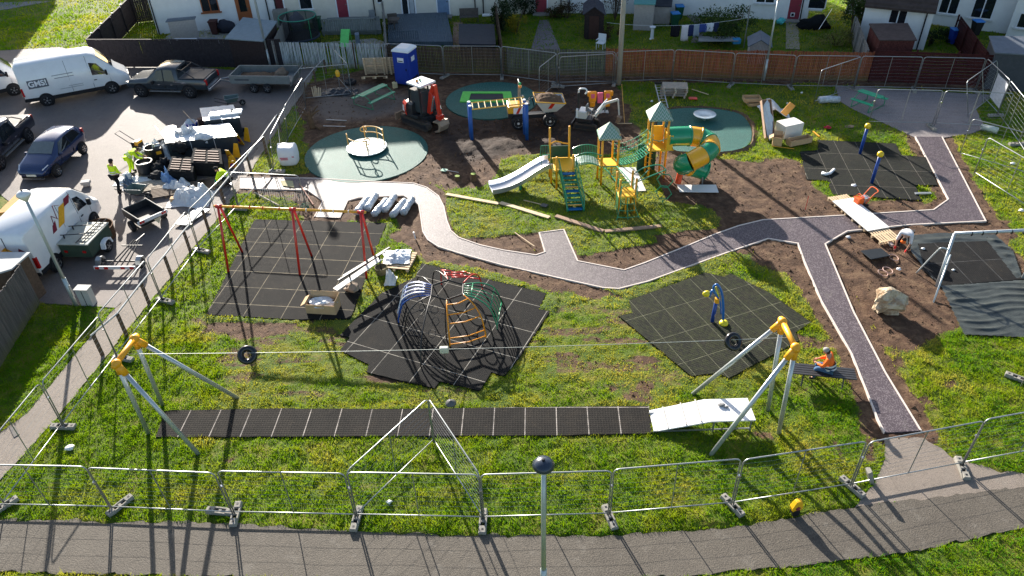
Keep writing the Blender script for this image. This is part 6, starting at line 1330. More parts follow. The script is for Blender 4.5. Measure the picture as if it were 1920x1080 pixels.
for k, (u, lab) in enumerate(((.08, 'new pallet under the upper end of the white board bridge'), (.48, 'new pallet under the middle of the white board bridge'), (.9, 'new pallet at the lower end of the white board bridge, top boards bare'))):
    p = A.lerp(B, u)+n_*.55; pallet_proto(lab, p+Vector((0,0,.03)), rz)
o = one('board', MB().box(A.lerp(B, .42)+n_*.55+Vector((0,0,.2)), (2.6,1.05,.03), rz), _MC['white sheet board'], 'large white board bridging the dark path on three pallets', 'board')
pallet_proto('pallet with a plastic-wrapped disc on it beside the swing mat', G(748,492)+Vector((0,0,.0)), radians(-12), WOOD, 1.25, 1.3)
c = G(746,488)+Vector((0,0,.26)); WDC = c
for k in range(4): pallet_proto(['lowest', 'second', 'third', 'topmost'][k]+' pallet of the weathered stack behind the play tower', G(1261,178)+Vector((.03*k, 0, .15*k)), radians(-8+4*(k % 3)), GWOOD, 1.45, 1.0)
p = G(700,150); pallet_proto('pale pallet leaning upright against the white slatted fence', G(706,143)+Vector((0,0,.62)), 0, WOOD, 1.5, 1.15, rot=Matrix.Rotation(radians(-78), 3, 'X'), slats=12); pallet_proto('pallet standing half hidden behind the portable toilet', G(734,142)+Vector((0,0,.6)), 0, WOOD, 1.0, 1.15, rot=Matrix.Rotation(radians(-80), 3, 'X'), slats=12); pallet_proto('pallet lying aslant in front of the upright pallet', G(703,155)+Vector((0,0,.25)), 0, WOOD, 1.5, 1.1, rot=Matrix.Rotation(radians(-22), 3, 'X') @ Matrix.Rotation(.3, 3, 'Z'))
# long bench frame being set in concrete
t = thing('unfinished_bench', 'dark rails on two posts with a white plank below, being set by the swing mat', 'bench', G(684,540)); 
P0, P1 = G(661,545), G(716,512); d = (P1-P0)
for p, lab in ((P0, 0), (P1, 1)): MB().tube([p, p+Vector((0,0,.85))], .035, 8).build('post', BLACKM, t, w=1)
for s in (-.07, .07): MB().bar(P0-d*.28+Vector((s,s*2,.85)), P1+d*.3+Vector((s,s*2,.92)), .06, .06).build('rail', BS, t, w=1)
MB().bar(P0-d*.38+Vector((-.1,-.2,.55)), P1+d*.1+Vector((-.1,-.1,.7)), .25, .03).build('plank', _MC['white sheet board'], t, w=1)
one('stone_block', rock(P0+Vector((0,0,.15)), (.32,.25,.2), 4, .5, 10, 7), mat('dusty concrete lump', (.3,.24,.19), .95, 0, .2, 6, .02, 15), 'dusty block round the left post of the dark rail frame', 'concrete block')
one('soil_bucket', MB().lathe(P1, [(.22,0), (.27,.3), (.24,.31), (.2,.24), (.001,.2)], 14), mat('mossy bucket', (.13,.11,.06), .9, 0, .3, 8), 'earthy bucket round the right post of the dark rail frame', 'bucket')
# open cardboard box
def openbox(label, c, d, rz, flaps=1, m=CARD, fill=None, name='cardboard_box', tilt=None):
    t = thing(name, label, 'box', c, rz, rot=(Matrix.Rotation(rz, 3, 'Z') @ tilt) if tilt is not None else None); x, y, z = d[0]/2, d[1]/2, d[2]; th = .02
    MB().box((0,0,.01), (d[0],d[1],.02)).box((-x,0,z/2), (th,d[1],z)).box((x,0,z/2), (th,d[1],z)).box((0,-y,z/2), (d[0],th,z)).box((0,y,z/2), (d[0],th,z)).build('carton', m, t)
    if flaps: MB().box((-x-.1,0,z-.03), (.24,d[1]*.95,.012), rot=Matrix.Rotation(-.6, 3, 'Y')).build('flap', m, t); MB().box((x+.02,0,z+.1), (.012,d[1]*.95,.22), rot=Matrix.Rotation(.2, 3, 'Y')).build('flap', m, t); MB().box((0,y+.04,z+.08), (d[0]*.95,.012,.2), rot=Matrix.Rotation(-.4, 3, 'X')).build('flap', m, t)
    if fill: MB().ball((0,0,z*.75), (x*.8,y*.8,z*.3), 14, 8, .9, 2).build('packing', fill, t)
    return t
openbox('open cardboard box with white packing on the swing mat', G(605,590)+Vector((0,.3,.03)), (1.15,.6,.42), radians(-8), fill=PLASW)
# wrapped rolls near the curved path
for k in range(6):
    x0, y0 = 668+k*17, 392-(k % 2)*3+k*1.5; jx, jy = (0,2,-1,1,-1,2)[k], (2,-3,2,-4,1,-2)[k]; a, b = G(x0+2+jx,y0+10+jy), G(x0+22-jx,y0-16+jy)
    mb = MB().loft([[a.lerp(b, u)+Vector((cos(q)*.17*(1+.35*noise.noise(Vector((u*5, q, k*3.)))), 0, .16+sin(q)*.16*(1+.35*noise.noise(Vector((u*5, q+9, k*3.)))))) for q in np.linspace(0, 2*pi, 14, endpoint=False)] for u in np.linspace(0, 1, 12)])
    one('wrapped_roll', mb, mat('silvery wrap', (.5,.54,.58), .22, .1, .35, 9, .03, 14), f'silver plastic-wrapped roll, {ORD[k]} from the left of the row by the curved path', 'wrapped roll', 'wrapped rolls beside the curved path', smooth=True)
one('wrapped_roll', MB().tube([G(1534,193)+Vector((0,0,.17)), G(1553,192)+Vector((0,0,.2)), G(1572,192)+Vector((0,0,.17))], .2, 12), _MC['silvery wrap'], 'silver wrapped roll lying alone on the shaded grass near the grey slab', 'wrapped roll', smooth=True)
one('white_roll', MB().tube([G(1842,243)+Vector((0,0,.15)), G(1869,250)+Vector((0,0,.15))], .16, 14).torus(G(1841,243)+Vector((-.02,0,.15)), .1, .05, (1,0,0)), mat('pale roll', (.55,.58,.52), .6), 'pale roll of sheet lying on the grass by the right fence', 'roll', smooth=True)
# bulk bag
c = G(544,305); rings = []
for k, (z, s) in enumerate(((0,.85), (.08,.97), (.45,1.05), (.8,1.0), (.95,.9), (.98,.6))): rings.append([c+Vector((.48*s*(abs(cos(a))**.6)*(1 if cos(a) > 0 else -1), .45*s*(abs(sin(a))**.6)*(1 if sin(a) > 0 else -1), z+.04*noise.noise(Vector((a, k, 5))))) for a in np.linspace(0, 2*pi, 24, endpoint=False)])
t = thing('bulk_bag', 'white bulk bag with faded red print by the left fence', 'bulk bag', c); MB().loft(rings).build('bag', mat('woven white bag', (.72,.72,.73), .6, 0, .05, 6, .02, 10), t, w=1, smooth=True)
for x, z, l in ((-.12,.5,.4), (-.1,.42,.36), (.35,.55,.12)): MB().box(c+Vector((x,-.49+.05*abs(x),z)), (l,.015,.05)).build('print_mark', mat('faded red print', (.55,.15,.18), .7), t, w=1)
for s in (-.4, .4): MB().tube(spline([c+Vector((s,-.3,.9)), c+Vector((s,0,1.08)), c+Vector((s,.3,.9))], 4), .025, 5).build('strap', WHITE, t, w=1)
# picnic tables
def picnic(label, A, B, w_=.75, h=.74, m=None, flip=0):
    m = m or mat('table green', (.015,.3,.16), .4, 0, .08); a, b = Vector(A), Vector(B); t = thing('picnic_table', label, 'picnic table', a, atan2(b.y-a.y, b.x-a.x)); L = (b-a).length
    MB().box((L/2,0,h), (L,w_*.6,.04)).build('table_top', m, t, bev=.01)
    for s in (-1, 1): MB().box((L/2,s*.68,.44), (L,.26,.035)).build('seat', m, t, bev=.01)
    for x in (.15, L-.15): MB().tube(spline([(x,-.8,.02), (x,-.7,.42), (x,-.3,h-.04), (x,.3,h-.04), (x,.7,.42), (x,.8,.02)], 4), .022, 6).tube([(x,-.8,.02), (x,.8,.02)], .022, 6).build('frame', GRNP, t, smooth=True)
    return t
a, b = G(675,180,.74), G(722,158,.74); picnic('green metal picnic table near the pallets and the portable toilet', (a.x,a.y,0), (b.x,b.y,0))
a, b = G(1612,169,.74), G(1655,184,.74); picnic('bright green metal picnic table standing on the grey slab', (a.x,a.y,0), (b.x,b.y+.1,0), m=mat('bright table green', (.01,.36,.17), .4))
# portable toilet
c = G(763,161)+Vector((0,.55,0)); t = thing('portable_toilet', 'blue portable toilet with a white roof by the brown fence', 'portable toilet', c, radians(-22)); BT = mat('toilet blue', (.012,.045,.32), .4, 0, .06)
MB().box((0,0,1.08), (1.1,1.1,2.0)).build('cabin', BT, t, bev=.03); MB().box((0,0,.05), (1.15,1.15,.1)).build('base', TRIM, t); MB().loft([[(-.6,-.6,2.08), (.6,-.6,2.08), (.6,.6,2.08), (-.6,.6,2.08)], [(-.57,-.57,2.2), (.57,-.57,2.2), (.57,.57,2.2), (-.57,.57,2.2)], [(-.35,-.45,2.3), (.35,-.45,2.3), (.35,.45,2.3), (-.35,.45,2.3)]]).build('roof', WHITE, t, bev=.04)
dr = MB().box((0,-.57,1.05), (.8,.03,1.85)).build('door', BT, t); MB().box((.32,-.6,1.05), (.05,.04,.14)).build('handle', TRIM, dr); MB().box((0,-.59,1.62), (.42,.02,.28)).build('sign', WHITE, t); MB().box((.565,-.05,1.62), (.02,.4,.28)).build('sign', WHITE, t); MB().box((0,-.605,1.56), (.3,.01,.05)).build('sign_band', TRIM, t)
for s in (-1, 1): MB().box((s*.56,0,.4), (.02,.8,.12)).build('vent', TRIM, t)
def jerry(label, p, m, d=(.26,.2,.38), rz=.3):
    t = thing('jerrycan', label, 'container', p, rz); MB().box((0,0,d[2]*.45), (d[0],d[1],d[2]*.9)).build('body', m, t, bev=.04); MB().lathe((d[0]*.25,0,d[2]*.9), [(.035,0), (.035,.06), (.02,.07)], 8).build('cap', TRIM, t); MB().tube([(-d[0]*.35,0,d[2]*.88), (-d[0]*.2,0,d[2]*1.0), (0,0,d[2]*.9)], .018, 5).build('handle', m, t)
jerry('cream jerrycan beside the portable toilet', G(741,165), mat('cream plastic', (.55,.48,.28), .5), (.3,.22,.42)); jerry('blue container at the right foot of the portable toilet', G(780,164), mat('blue plastic', (.02,.06,.4), .4), (.34,.3,.5), -.2)
t = thing('tyre', 'old tyre lying on the ground in front of the white slatted fence', 'tyre', G(657,157)); MB().torus((0,0,.12), .28, .12, (0,0,1), 24, 10).build('tread', RUB, t, smooth=True); MB().torus((0,0,.12), .17, .04, (0,0,1), 20, 6).build('rim', TRIM, t)
# heap of sacks, scrap timber, stump
one('sack_heap', MB().grid(lambda u, v: G(597,182)+Vector((u*2.3, v*1.0, .03+.28*sin(pi*u)*sin(pi*v)+.12*noise.noise(Vector((u*9, v*6, 2))))), 30, 14), mat('black sheeting', (.02,.02,.022), .25, 0, .3, 6, .02, 14), 'crumpled black plastic sheeting by the small green patch', 'plastic sheet', smooth=True)
mb = MB()
for k in range(7): a = G(588+k*2.2,181); mb.bar(a, a+Vector((.1*random.uniform(-1,1),.15,.45+random.uniform(0,.2))), .05, .03)
one('scrap_timber', mb, WOOD, 'bundle of short scrap timbers beside the black sheeting', 'timber')
t = thing('tree_stump', 'uprooted brown stump with splayed roots beside the left fence', 'tree stump', G(584,240)); BARK = mat('stump bark', (.13,.08,.045), .95, 0, .35, 6, .03, 14)
mb = MB().tube(spline([(.1,0,0), (0,.05,.45), (-.1,.2,.8)], 4), .2, 9, r2=.12)
for a, l in ((2.3,1.0), (1.2,.9), (1.7,.7), (.4,.6), (-.6,.7), (3.4,.5)): mb.tube(spline([(0,.1,.6 if a > 0 else .1), (cos(a)*l*.5, sin(a)*l*.5+.1, .8 if a > 0 else .12), (cos(a)*l, sin(a)*l+.1, .9 if a > 0 else .02)], 4), .09, 7, r2=.03)
mb.build('roots', BARK, t, smooth=True)
for p, lab in ((((612,226), (650,228)), 'rusty steel strip lying behind the stump'), (((606,238), (648,239)), 'second rusty steel strip lying before the stump')): plank(p[0], p[1], lab, .06, .03, GALVD, 'steel_strip', cat='steel strip')
for p, lab in (((888,338), 'sawn round stump with a mossy top in the dug soil'), ((858,337), 'low sawn stump left of the mossy stump')): t = thing('cut_stump', lab, 'tree stump', G(*p)); MB().lathe((0,0,-.05), [(.17,0), (.13,.15), (.12,.4 if p[0] > 870 else .25)], 12).build('trunk', BARK, t); MB().lathe((0,0,.35 if p[0] > 870 else .2), [(.12,0), (.12,.02)], 12).build('top', mat('mossy cut', (.25,.33,.08), .8), t)
# hand tools
def tool(label, p, q, kind, hm=WOOD, z0=.08, z1=.08, m=None):
    a, b = G(*p)+Vector((0,0,z0)), G(*q)+Vector((0,0,z1)); t = thing(kind, label, kind, a); MB().tube([a, b], .018, 6).build('handle', hm, t, w=1); d = (b-a).normalized()
    if kind == 'shovel': MB().loft([[a+Vector((sx*.1,0,0))+d.cross(Vector((0,0,1)))*s*.13-d*l+Vector((0,0,-.03)) for s in (-1, 1) for sx in (0,)]+[a+d.cross(Vector((0,0,1)))*s*.13-d*l+Vector((0,0,.0)) for s in (1, -1)] for l in (0, .3)]).build('blade', m or GALV, t, w=1)
    else: s = d.cross(Vector((0,0,1))).normalized(); MB().bar(b-s*.4, b+s*.4, .05, .03).build('head', WOOD, t, w=1)
    return t
tool('green-bladed shovel lying at the edge of the dug soil', (838,322), (860,326), 'shovel', GALV, m=mat('pale green blade', (.25,.4,.3), .6)); tool('dark shovel lying on the turf under the steel slide', (1015,386), (982,378), 'shovel', WOOD, m=mat('dark blade', (.04,.05,.055), .4))
tool('wide wooden rake leaning on the micro digger arm', (1164,186), (1171,233), 'rake', mat('orange wood handle', (.6,.33,.08), .6), .9, .05)
# orange rocker
t = thing('rocker_seat', 'orange and pink two-seat play rocker standing behind the white micro digger', 'play rocker', G(1124,212)); OR = mat('orange plastic', (.85,.3,.01), .4); PK = mat('pink plastic', (.75,.12,.22), .4)
for s in (-1, 1): MB().box((s*.42,0,1.0), (.42,.14,.62)).box((s*.42,0,.55), (.3,.14,.35)).box((s*.64,0,1.15), (.16,.16,.3)).build('seat_side', OR, t, bev=.06); MB().box((s*.42,-.08,1.05), (.2,.04,.25)).build('panel', PK, t, bev=.02)
MB().box((0,-.02,.92), (.3,.12,.6)).build('middle_panel', PK, t, bev=.02); MB().tube([(-.3,0,0), (-.3,0,.4)], .04, 8).tube([(.3,0,0), (.3,0,.4)], .04, 8).box((0,0,.05), (1.0,.4,.06)).build('base', GALV, t)
# orange barrier roll beside the tube slide
mb = MB().tube(spline([G(1271,345)+Vector((0,0,.05)), G(1273,345)+Vector((.05,.05,.8)), G(1280,345)+Vector((.1,.1,1.3))], 6), .14, 10); t = one('barrier_roll', mb, mat('orange red barrier', (.75,.08,.02), .45, 0, .15, 9, .03, 12), 'upright orange-red barrier roll beside the tube slide', 'barrier roll', smooth=False)
# red box, flat boxes, play-hut parcels
one('red_board', MB().box(G(1299,186)+Vector((0,0,.05)), (.48,.3,.08), -.1), mat('red plastic lid', (.7,.06,.04), .4), 'small red plastic slab on the shaded grass', 'plastic slab', bev=.02)
MBx = MB().tube([G(1256,192)+Vector((-.0,0,.03)), G(1330,180)+Vector((0,0,.03))], .02, 4) if False else None
plank((1297,169), (1328,179), 'thin pale batten on the shaded grass behind the third pad', .05, .03)
openbox('upper flat cardboard box with a pale label on the shaded grass', G(1408,194)+Vector((0,0,.2)), (.95,.6,.2), -.05, 0); openbox('lower flat cardboard box partly under the labelled one', G(1413,196), (.75,.5,.18), .1, 0)
# ladder frame near pallets
t = thing('ladder', 'short aluminium ladder lying behind the tall green roof', 'ladder', G(1244,205)); a, b = G(1233,172), G(1246,205); s = (b-a).cross(Vector((0,0,1))).normalized()*.2
for k in (-1, 1): MB().bar(a+s*k+Vector((0,0,.5)), b+s*k+Vector((0,0,.05)), .06, .03).build('stile', GALV, t, w=1)
mb = MB()
for k in range(9): p = a.lerp(b, (k+.5)/9)+Vector((0,0,.5-.45*(k+.5)/9)); mb.bar(p-s, p+s, .04, .03)
mb.build('rungs', GALV, t, w=1); MB().box(a+Vector((0,0,.55)), (.45,.12,.1)).build('cap', TRIM, t, w=1)
a = G(1437,262); openbox('tall open cardboard carton with white inside at the edge of the third pad', a+Vector((.1,.75,.78)), (.5,2.0,.26), .08, 0, mat('pink brown carton', (.6,.4,.28), .8), fill=PLASW, tilt=Matrix.Rotation(.85, 3, 'X'))
one('white_carton', MB().box(G(1480,258)+Vector((0,.3,.38)), (1.15,.8,.75), .35), mat('white carton', (.72,.68,.62), .7, 0, .05, 4), 'big closed white carton among the cardboard boxes', 'box', bev=.02); openbox('flattened cardboard tray leaning on the white carton', G(1497,270)+Vector((0,.0,.05)), (1.3,.4,.3), .32, 0, CARD); one('cardboard_flap', MB().box(G(1478,243)+Vector((0,.6,.9)), (.4,.04,.7), rot=Matrix.Rotation(.6, 3, 'Y')), mat('orange brown card', (.55,.28,.08), .8), 'upright orange-brown cardboard flap behind the white carton', 'cardboard')
openbox('small brown carton squeezed between the tall carton and the white carton', G(1456,272), (.45,.4,.5), -.3, 1, CARD)
mb = MB().grid(lambda u, v: G(1425,213).lerp(G(1477,215), u)+Vector((0, .75-v*1.3, .04+.75*max(0, 1-abs(u-.4)*2.1)*(.4+.6*(1-abs(v-.4)))+.1*noise.noise(Vector((u*5, v*5, 9))))), 18, 14); one('plastic_sheet', mb, PLASW, 'peaked white plastic sheet draped behind the tall carton', 'plastic sheet', smooth=True, solid=.01)
plank((1448,276), (1489,281), 'yellow-handled rod lying below the cardboard boxes', .035, .03, YELP, 'rod', cat='rod'); plank((1524,248), (1536,258), 'short yellow bar beside the leaning cardboard tray', .07, .05, YELP, 'rod', cat='rod')
one('red_toy', MB().ball(G(1551,241)+Vector((0,0,.07)), (.22,.13,.07), 9, 6, .9, 4), mat('red cloth', (.55,.03,.06), .7), 'small crumpled red item on the shaded grass', 'litter')
one('brown_rag', MB().ball(G(1593,238)+Vector((0,0,.04)), (.25,.13,.05), 9, 6, .9, 7), mat('brown rag', (.3,.22,.14), .9), 'brown crumpled rag on the shaded grass by the grey slab', 'litter')
one('white_gloves', MB().tube([G(1540,328)+Vector((0,0,.05)), G(1548,330)+Vector((0,0,.1)), G(1556,327)+Vector((0,0,.07)), G(1563,321)+Vector((0,0,.1))], .07, 7).tube([G(1541,325)+Vector((0,0,.05)), G(1550,329)+Vector((0,0,.09))], .05, 6), WHITE, 'crumpled white gloves on the ball post mat', 'gloves', smooth=True)
for p, r, lab in (((1222,191), .1, 'small white wad of paper near the rake'), ((1601,349), .13, 'small pale disc on the ball post mat'), ((1476,195), .06, 'white scrap on grass left of the lone wrapped roll'), ((1503,175), .07, 'white scrap at the foot of the back fence row'), ((1590,446), .1, 'white rag on soil beside the pallet bridge'), ((1685,506), .09, 'pinkish white scrap on the soil below the stooping worker'), ((1846,157), .1, 'white scrap at the base of the dark red fence'), ((133,841), .13, 'white lump on the lawn near the left fence corner'), ((1730,468), .08, 'white scrap beside the stooping worker'), ((1898,308), .12, 'white stone on the bright grass between the two leftover panels'), ((1915,396), .13, 'white stone at the end of the nearer leftover panel'), ((1787,508), .06, 'tiny white scrap on the right black mat'), ((730,943), .08, 'pale stone in the lawn under the brace panels')):
    one('litter', MB().ball(G(*p)+Vector((0,0,.04)), (r,r*.8,.05), 8, 5, .8, p[0] % 7), WHITE, lab, 'litter', smooth=True)
# orange engine unit, pipe, mats, rings
c = G(1612,386); t = thing('wacker_plate', 'orange petrol compactor plate behind the pallet bridge', 'compactor', c, .3); ORG = mat('machine orange', (.8,.12,.01), .4)
MB().box((0,0,.07), (.6,.4,.08)).build('plate', TRIM, t); MB().box((-.15,0,.3), (.3,.34,.34)).build('tank', ORG, t, bev=.04); MB().box((.18,0,.32), (.3,.3,.3)).build('engine', CHROME, t, bev=.04); MB().tube(spline([(.1,-.2,.2), (.4,-.2,.6), (.6,-.2,.75), (.6,.2,.75), (.4,.2,.6), (.1,.2,.2)], 4), .025, 6).build('handle', ORG, t); MB().tube([(-.3,-.18,.45), (-.3,.18,.45), (-.05,.18,.55), (-.05,-.18,.55)], .02, 6, closed=True).build('guard', ORG, t)
one('folded_mat', MB().loft([[tuple(G(a, b, z)) for a, b in ((1612,470), (1633,487), (1670,480), (1652,465))] for z in (.02, .16)]), mat('rolled rubber', (.02,.024,.028), .5), 'folded black rubber mat on the soil below the pallets', 'mat', bev=.04)
plank((1657,445), (1672,463), 'short pale pipe in front of the stooping worker', .12, .1, mat('pale pipe', (.5,.42,.38), .5), 'pipe', cat='pipe')
for p, lab in (((1655,513), 'left of two pinkish wire coils on the soil'), ((1664,508), 'right of two pinkish wire coils on the soil'), ((1675,484), 'wire coil partly under the folded black mat')): one('wire_coil', MB().torus(G(*p)+Vector((0,0,.04)), .22, .018, (.1,0,1), 24, 5, .8), mat('pinkish wire', (.55,.36,.3), .5), lab, 'wire coil')
one('marker_stake', MB().tube([G(1510,393), G(1510,393)+Vector((0,0,.7))], .012, 5), REDP, 'thin red marker stake in the bare soil', 'stake'); one('marker_stake', MB().tube([G(779,448), G(777,448)+Vector((0,0,.35))], .03, 6), WHITE, 'short white marker peg beside the curved path', 'stake')
# warning lamp
t = thing('warning_lamp', 'yellow road warning lamp with dark red lenses in front of the front fence', 'warning lamp', G(1489,963), .2); MB().box((0,0,.12), (.2,.2,.24)).build('battery_box', TRIM, t, bev=.02); MB().loft([[(-.14,-.08,.2), (.14,-.08,.2), (.14,.08,.2), (-.14,.08,.2)], [(-.16,-.09,.34), (.16,-.09,.34), (.16,.09,.34), (-.16,.09,.34)], [(-.06,-.07,.58), (.1,-.07,.58), (.1,.07,.58), (-.06,.07,.58)]]).build('housing', mat('lamp yellow', (.85,.45,.01), .4), t, bev=.02); MB().lathe((0,0,0), [(.07,-.1), (.07,.1)], 14).build('lens', mat('dark red lens', (.2,.02,.05), .3), t).matrix_basis = Matrix.Translation((0,0,.33)) @ Matrix.Rotation(pi/2, 4, 'X')
t = thing('warning_lamp', 'yellow warning lamp hung on the mesh fence near the trailer tailboard', 'warning lamp', G(638,168)+Vector((0,0,.0))); MB().lathe((0,0,1.05), [(.03,-.25), (.12,-.2), (.14,0), (.1,.14), (.04,.18)], 12).build('housing', _MC['lamp yellow'], t); MB().tube([(0,0,0), (0,0,.9)], .02, 5).build('stem', GALV, t)
# utility cabinet, drain, planks bottom left
t = thing('utility_cabinet', 'pale grey utility cabinet on the grass beside the leaning street lamp', 'cabinet', G(164,574)+Vector((.02,.15,0)), -.1); MB().box((0,0,.38), (.5,.3,.76)).build('body', mat('cabinet grey', (.5,.48,.45), .7, 0, .06), t, bev=.01); MB().box((0,0,.78), (.56,.36,.05)).build('lid', _MC['cabinet grey'], t); MB().box((0,-.155,.38), (.02,.01,.7)).build('door_gap', TRIM, t)
one('manhole_cover', MB().prism(W([(17,800), (30,802), (37,815), (27,821)]), 0, .03), mat('iron cover', (.12,.11,.1), .6), 'small grey cover in the left footpath', 'manhole cover')
A, B = G(75,570), G(-6,700); board_fence('sunlit weathered plank wall at the lower left edge', (B.x,B.y), (A.x,A.y), 1.9, LP, .13, .015, seed=21)
shed('pale felt-roofed shed at the lower left edge behind the plank wall', [(-21.6,21.6), (G(70,575).x-.25, G(70,575).y-.1), (-18.7,24.4), (-21.6,24.6)], 1.85, mat('pale felt roof', (.42,.43,.43), .7, 0, .08, 3), WOODD)
board_fence('pale new board fence piece below the weathered plank wall', G(-40,745), G(-4,690), 1.2, WOOD, .14, .01, seed=22)
t = thing('garden_table', 'pale weathered timber table at the left edge of the lawn', 'table', G(6,640), .5)
MB().box((-.2,-.1,.7), (.9,.8,.04)).build('table_top', GWOOD, t); MB().bar((.2,-.4,0), (.2,.3,.7), .08,.04).bar((.2,.3,0), (.2,-.4,.7), .08,.04).build('leg', GWOOD, t)
one('orange_crate', MB().prism([(-22.9,29.3), (-21.55,29.6), (-21.6,31.2), (-22.9,31.0)], 0, .9), mat('amber wood side', (.45,.24,.06), .7), 'amber wooden box at the left edge above the white van', 'box')
# torn netting and green rope by the pale path
mb = MB(); N = 22
for i in range(N+1):
    u = i/N; mb.tube([G(485+95*u, 362+6*u)+Vector((0,0,.15+.1*sin(u*9))), G(490+88*u, 380+8*u)+Vector((0,0,.28)), G(500+78*u, 392+6*u)+Vector((0,0,.05))], .005, 3)
for j in range(9): v = j/8; mb.tube([G(485+15*v+95*u*(1-.18*v), 362+30*v+6*u)+Vector((0,0,.15+.12*sin(pi*v))) for u in np.linspace(0, 1, 10)], .005, 3)
one('plastic_netting', mb, mat('grey netting', (.3,.32,.3), .6), 'torn grey netting lying behind the cross fence panel', 'netting'); plank((478,363), (523,387), 'grey stake lying in the netting', .06, .05, GWOOD); plank((562,347), (588,386), 'reddish timber stake leaning across the cross panel end', .06, .06, mat('reddish timber', (.3,.16,.12), .8))
mb = MB()
for k in range(5): mb.torus(G(570+k*2,392)+Vector((0,0,.12)), .15+.02*k, .012, (sin(k*2.), cos(k*3.), 1), 16, 4)
one('rope_coil', mb, mat('dark green rope', (.02,.14,.08), .8), 'tangle of dark green rope by the pale path', 'rope'); one('straw_board', MB().prism(W([(526,340), (549,341), (552,353), (531,350)]), .03, .06), mat('straw board', (.4,.36,.2), .8), 'small straw-coloured board on the pale path', 'board')
# ================================================================== DELIVERY PILE ON THE CAR PARK
def barrow(label, p, rz, m=mat('green grey tray', (.1,.14,.13), .5), tip=0):
    t = thing('wheelbarrow', label, 'wheelbarrow', p, rz); rim = [(-.4,-.32,.62), (.42,-.26,.62), (.42,.26,.62), (-.4,.32,.62)]; bot = [(-.25,-.2,.34), (.22,-.16,.34), (.22,.16,.34), (-.25,.2,.34)]
    MB().loft([bot, rim], cap=False).add(bot, [(0,1,2,3)]).build('tray', m, t, solid=.02); MB().tube(rim, .015, 5, closed=True).build('tray_rim', GALV, t); mb = MB()
    for s in (-1, 1): mb.tube([(-.95,s*.28,.6), (-.3,s*.24,.33), (.5,s*.06,.2)], .018, 6).tube([(-.25,s*.22,.33), (-.35,s*.24,0)], .016, 5)
    mb.build('frame', TRIM, t); wheel(t, (.55,0,.18), .18, .09, GALV); return t
barrow('wheelbarrow with an empty dark tray beside the standing worker', G(262,372), radians(-12)); barrow('dark wheelbarrow parked beyond the covered stacks', G(438,200), radians(20))
def stack(label, px4, h, topm, sidem, name='wrapped_stack', cat='stack', straps=0, bow=.0):
    P = [G(a, b) for a, b in px4]; c = sum(P, Vector())/4; t = thing(name, label, cat, c, atan2(P[1].y-P[0].y, P[1].x-P[0].x))
    MB().prism([(p.x, p.y) for p in P], .02, h).build('goods', sidem, t, w=1, bev=.02)
    q = [p+(p-c).normalized()*.03+Vector((0,0,h)) for p in P]; MB().grid(lambda u, v: (q[0].lerp(q[1], u)).lerp(q[3].lerp(q[2], u), v)+Vector((0,0,.03+bow*sin(pi*u)*sin(pi*v)+.02*noise.noise(Vector((u*8, v*8, h))))), 14, 10).build('cover', topm, t, w=1, smooth=True)
    for k in range(straps): u = (k+1)/(straps+1); a, b = P[0].lerp(P[1], u), P[3].lerp(P[2], u); d = (a-b).normalized()*.02; MB().tube([a+d, a+d+Vector((0,0,h+.04)), b-d+Vector((0,0,h+.04)), b-d], .012, 4).build('strap', WHITE, t, w=1)
    return t
BLKW = mat('black wrap', (.016,.017,.019), .9, 0, .3, 8, .02, 12, spec=.06); DSIDE = mat('dark goods', (.03,.04,.05), .35, 0, .3, 4)
stack('long stack under a bright white cover in the delivery pile', [(322,300), (452,286), (437,262), (315,276)], .95, mat('bright white cover', (.75,.76,.77), .35, 0, .05), DSIDE, straps=2)
stack('dark stack with white slabs on top at the far end of the delivery pile', [(392,262), (458,256), (446,232), (385,238)], 1.1, PLASW, DSIDE, straps=1)
for k, (x, y, lab) in enumerate(((402,206,'left white slab on the dark far stack'), (425,203,'middle white slab on the dark far stack'), (441,201,'right white slab on the dark far stack'))): one('white_slab', MB().box(G(x+2,y+8,1.2), (.62,.6,.12), .12), WHITE, lab, 'slab', bev=.02)
def crates(label, px4, h):
    t = stack(label, px4, h, BLKW, BLKW, 'black_crates'); P = [G(a, b)+Vector((0,0,h+.06)) for a, b in px4]; mb = MB()
    for j in range(2):
        for k in range(5): u0, u1 = .08+j*.46, .46+j*.46; v = .1+k*.17; mb.bar((P[0].lerp(P[1], u0)).lerp(P[3].lerp(P[2], u0), v), (P[0].lerp(P[1], u1)).lerp(P[3].lerp(P[2], u1), v), .09, .03)
    mb.build('slotted_top', mat('brown slots', (.2,.13,.1), .7), t, w=1)
crates('large black-wrapped crate stack with brown slotted top near the yellow signs', [(366,330), (424,333), (420,305), (372,303)], .75); crates('smaller black-wrapped crate stack left of the larger one', [(322,342), (368,345), (372,318), (330,316)], .65)
for px, lab, m in (((378,352), 'dark brown pallet beside the black crate stacks', DWOOD), ((402,345), 'dark brown pallet nearest the crouching worker', DWOOD), ((283,352), 'grey pallet just right of the standing worker', GWOOD), ((313,362), 'brown pallet under the edge of the white sheeting', DWOOD)): pallet_proto(lab, G(*px), radians(10+px[0] % 17), m, 1.4, 1.1)
def heap(label, c, rx, ry, h, m, seed, name='plastic_heap', n=34, k=3.0):
    """crumpled sheet: grid with ridged folds"""
    def fn(u, v):
        a, b = (u*2-1), (v*2-1); r = sqrt(a*a+b*b); e = max(0, 1-r**2.2); q = Vector((u*k, v*k, seed)); f = abs(noise.noise(q*1.5))+.5*abs(noise.noise(q*3.3))
        w_ = 1+.25*noise.noise(Vector((atan2(b, a)*1.3, seed, 1))); return c+Vector((a*rx*w_, b*ry*w_, .03+h*e*(.45+1.3*f)))
    return one(name, MB().grid(fn, n, n), m, label, 'bag' if 'bag' in label else 'plastic sheeting', smooth=True)
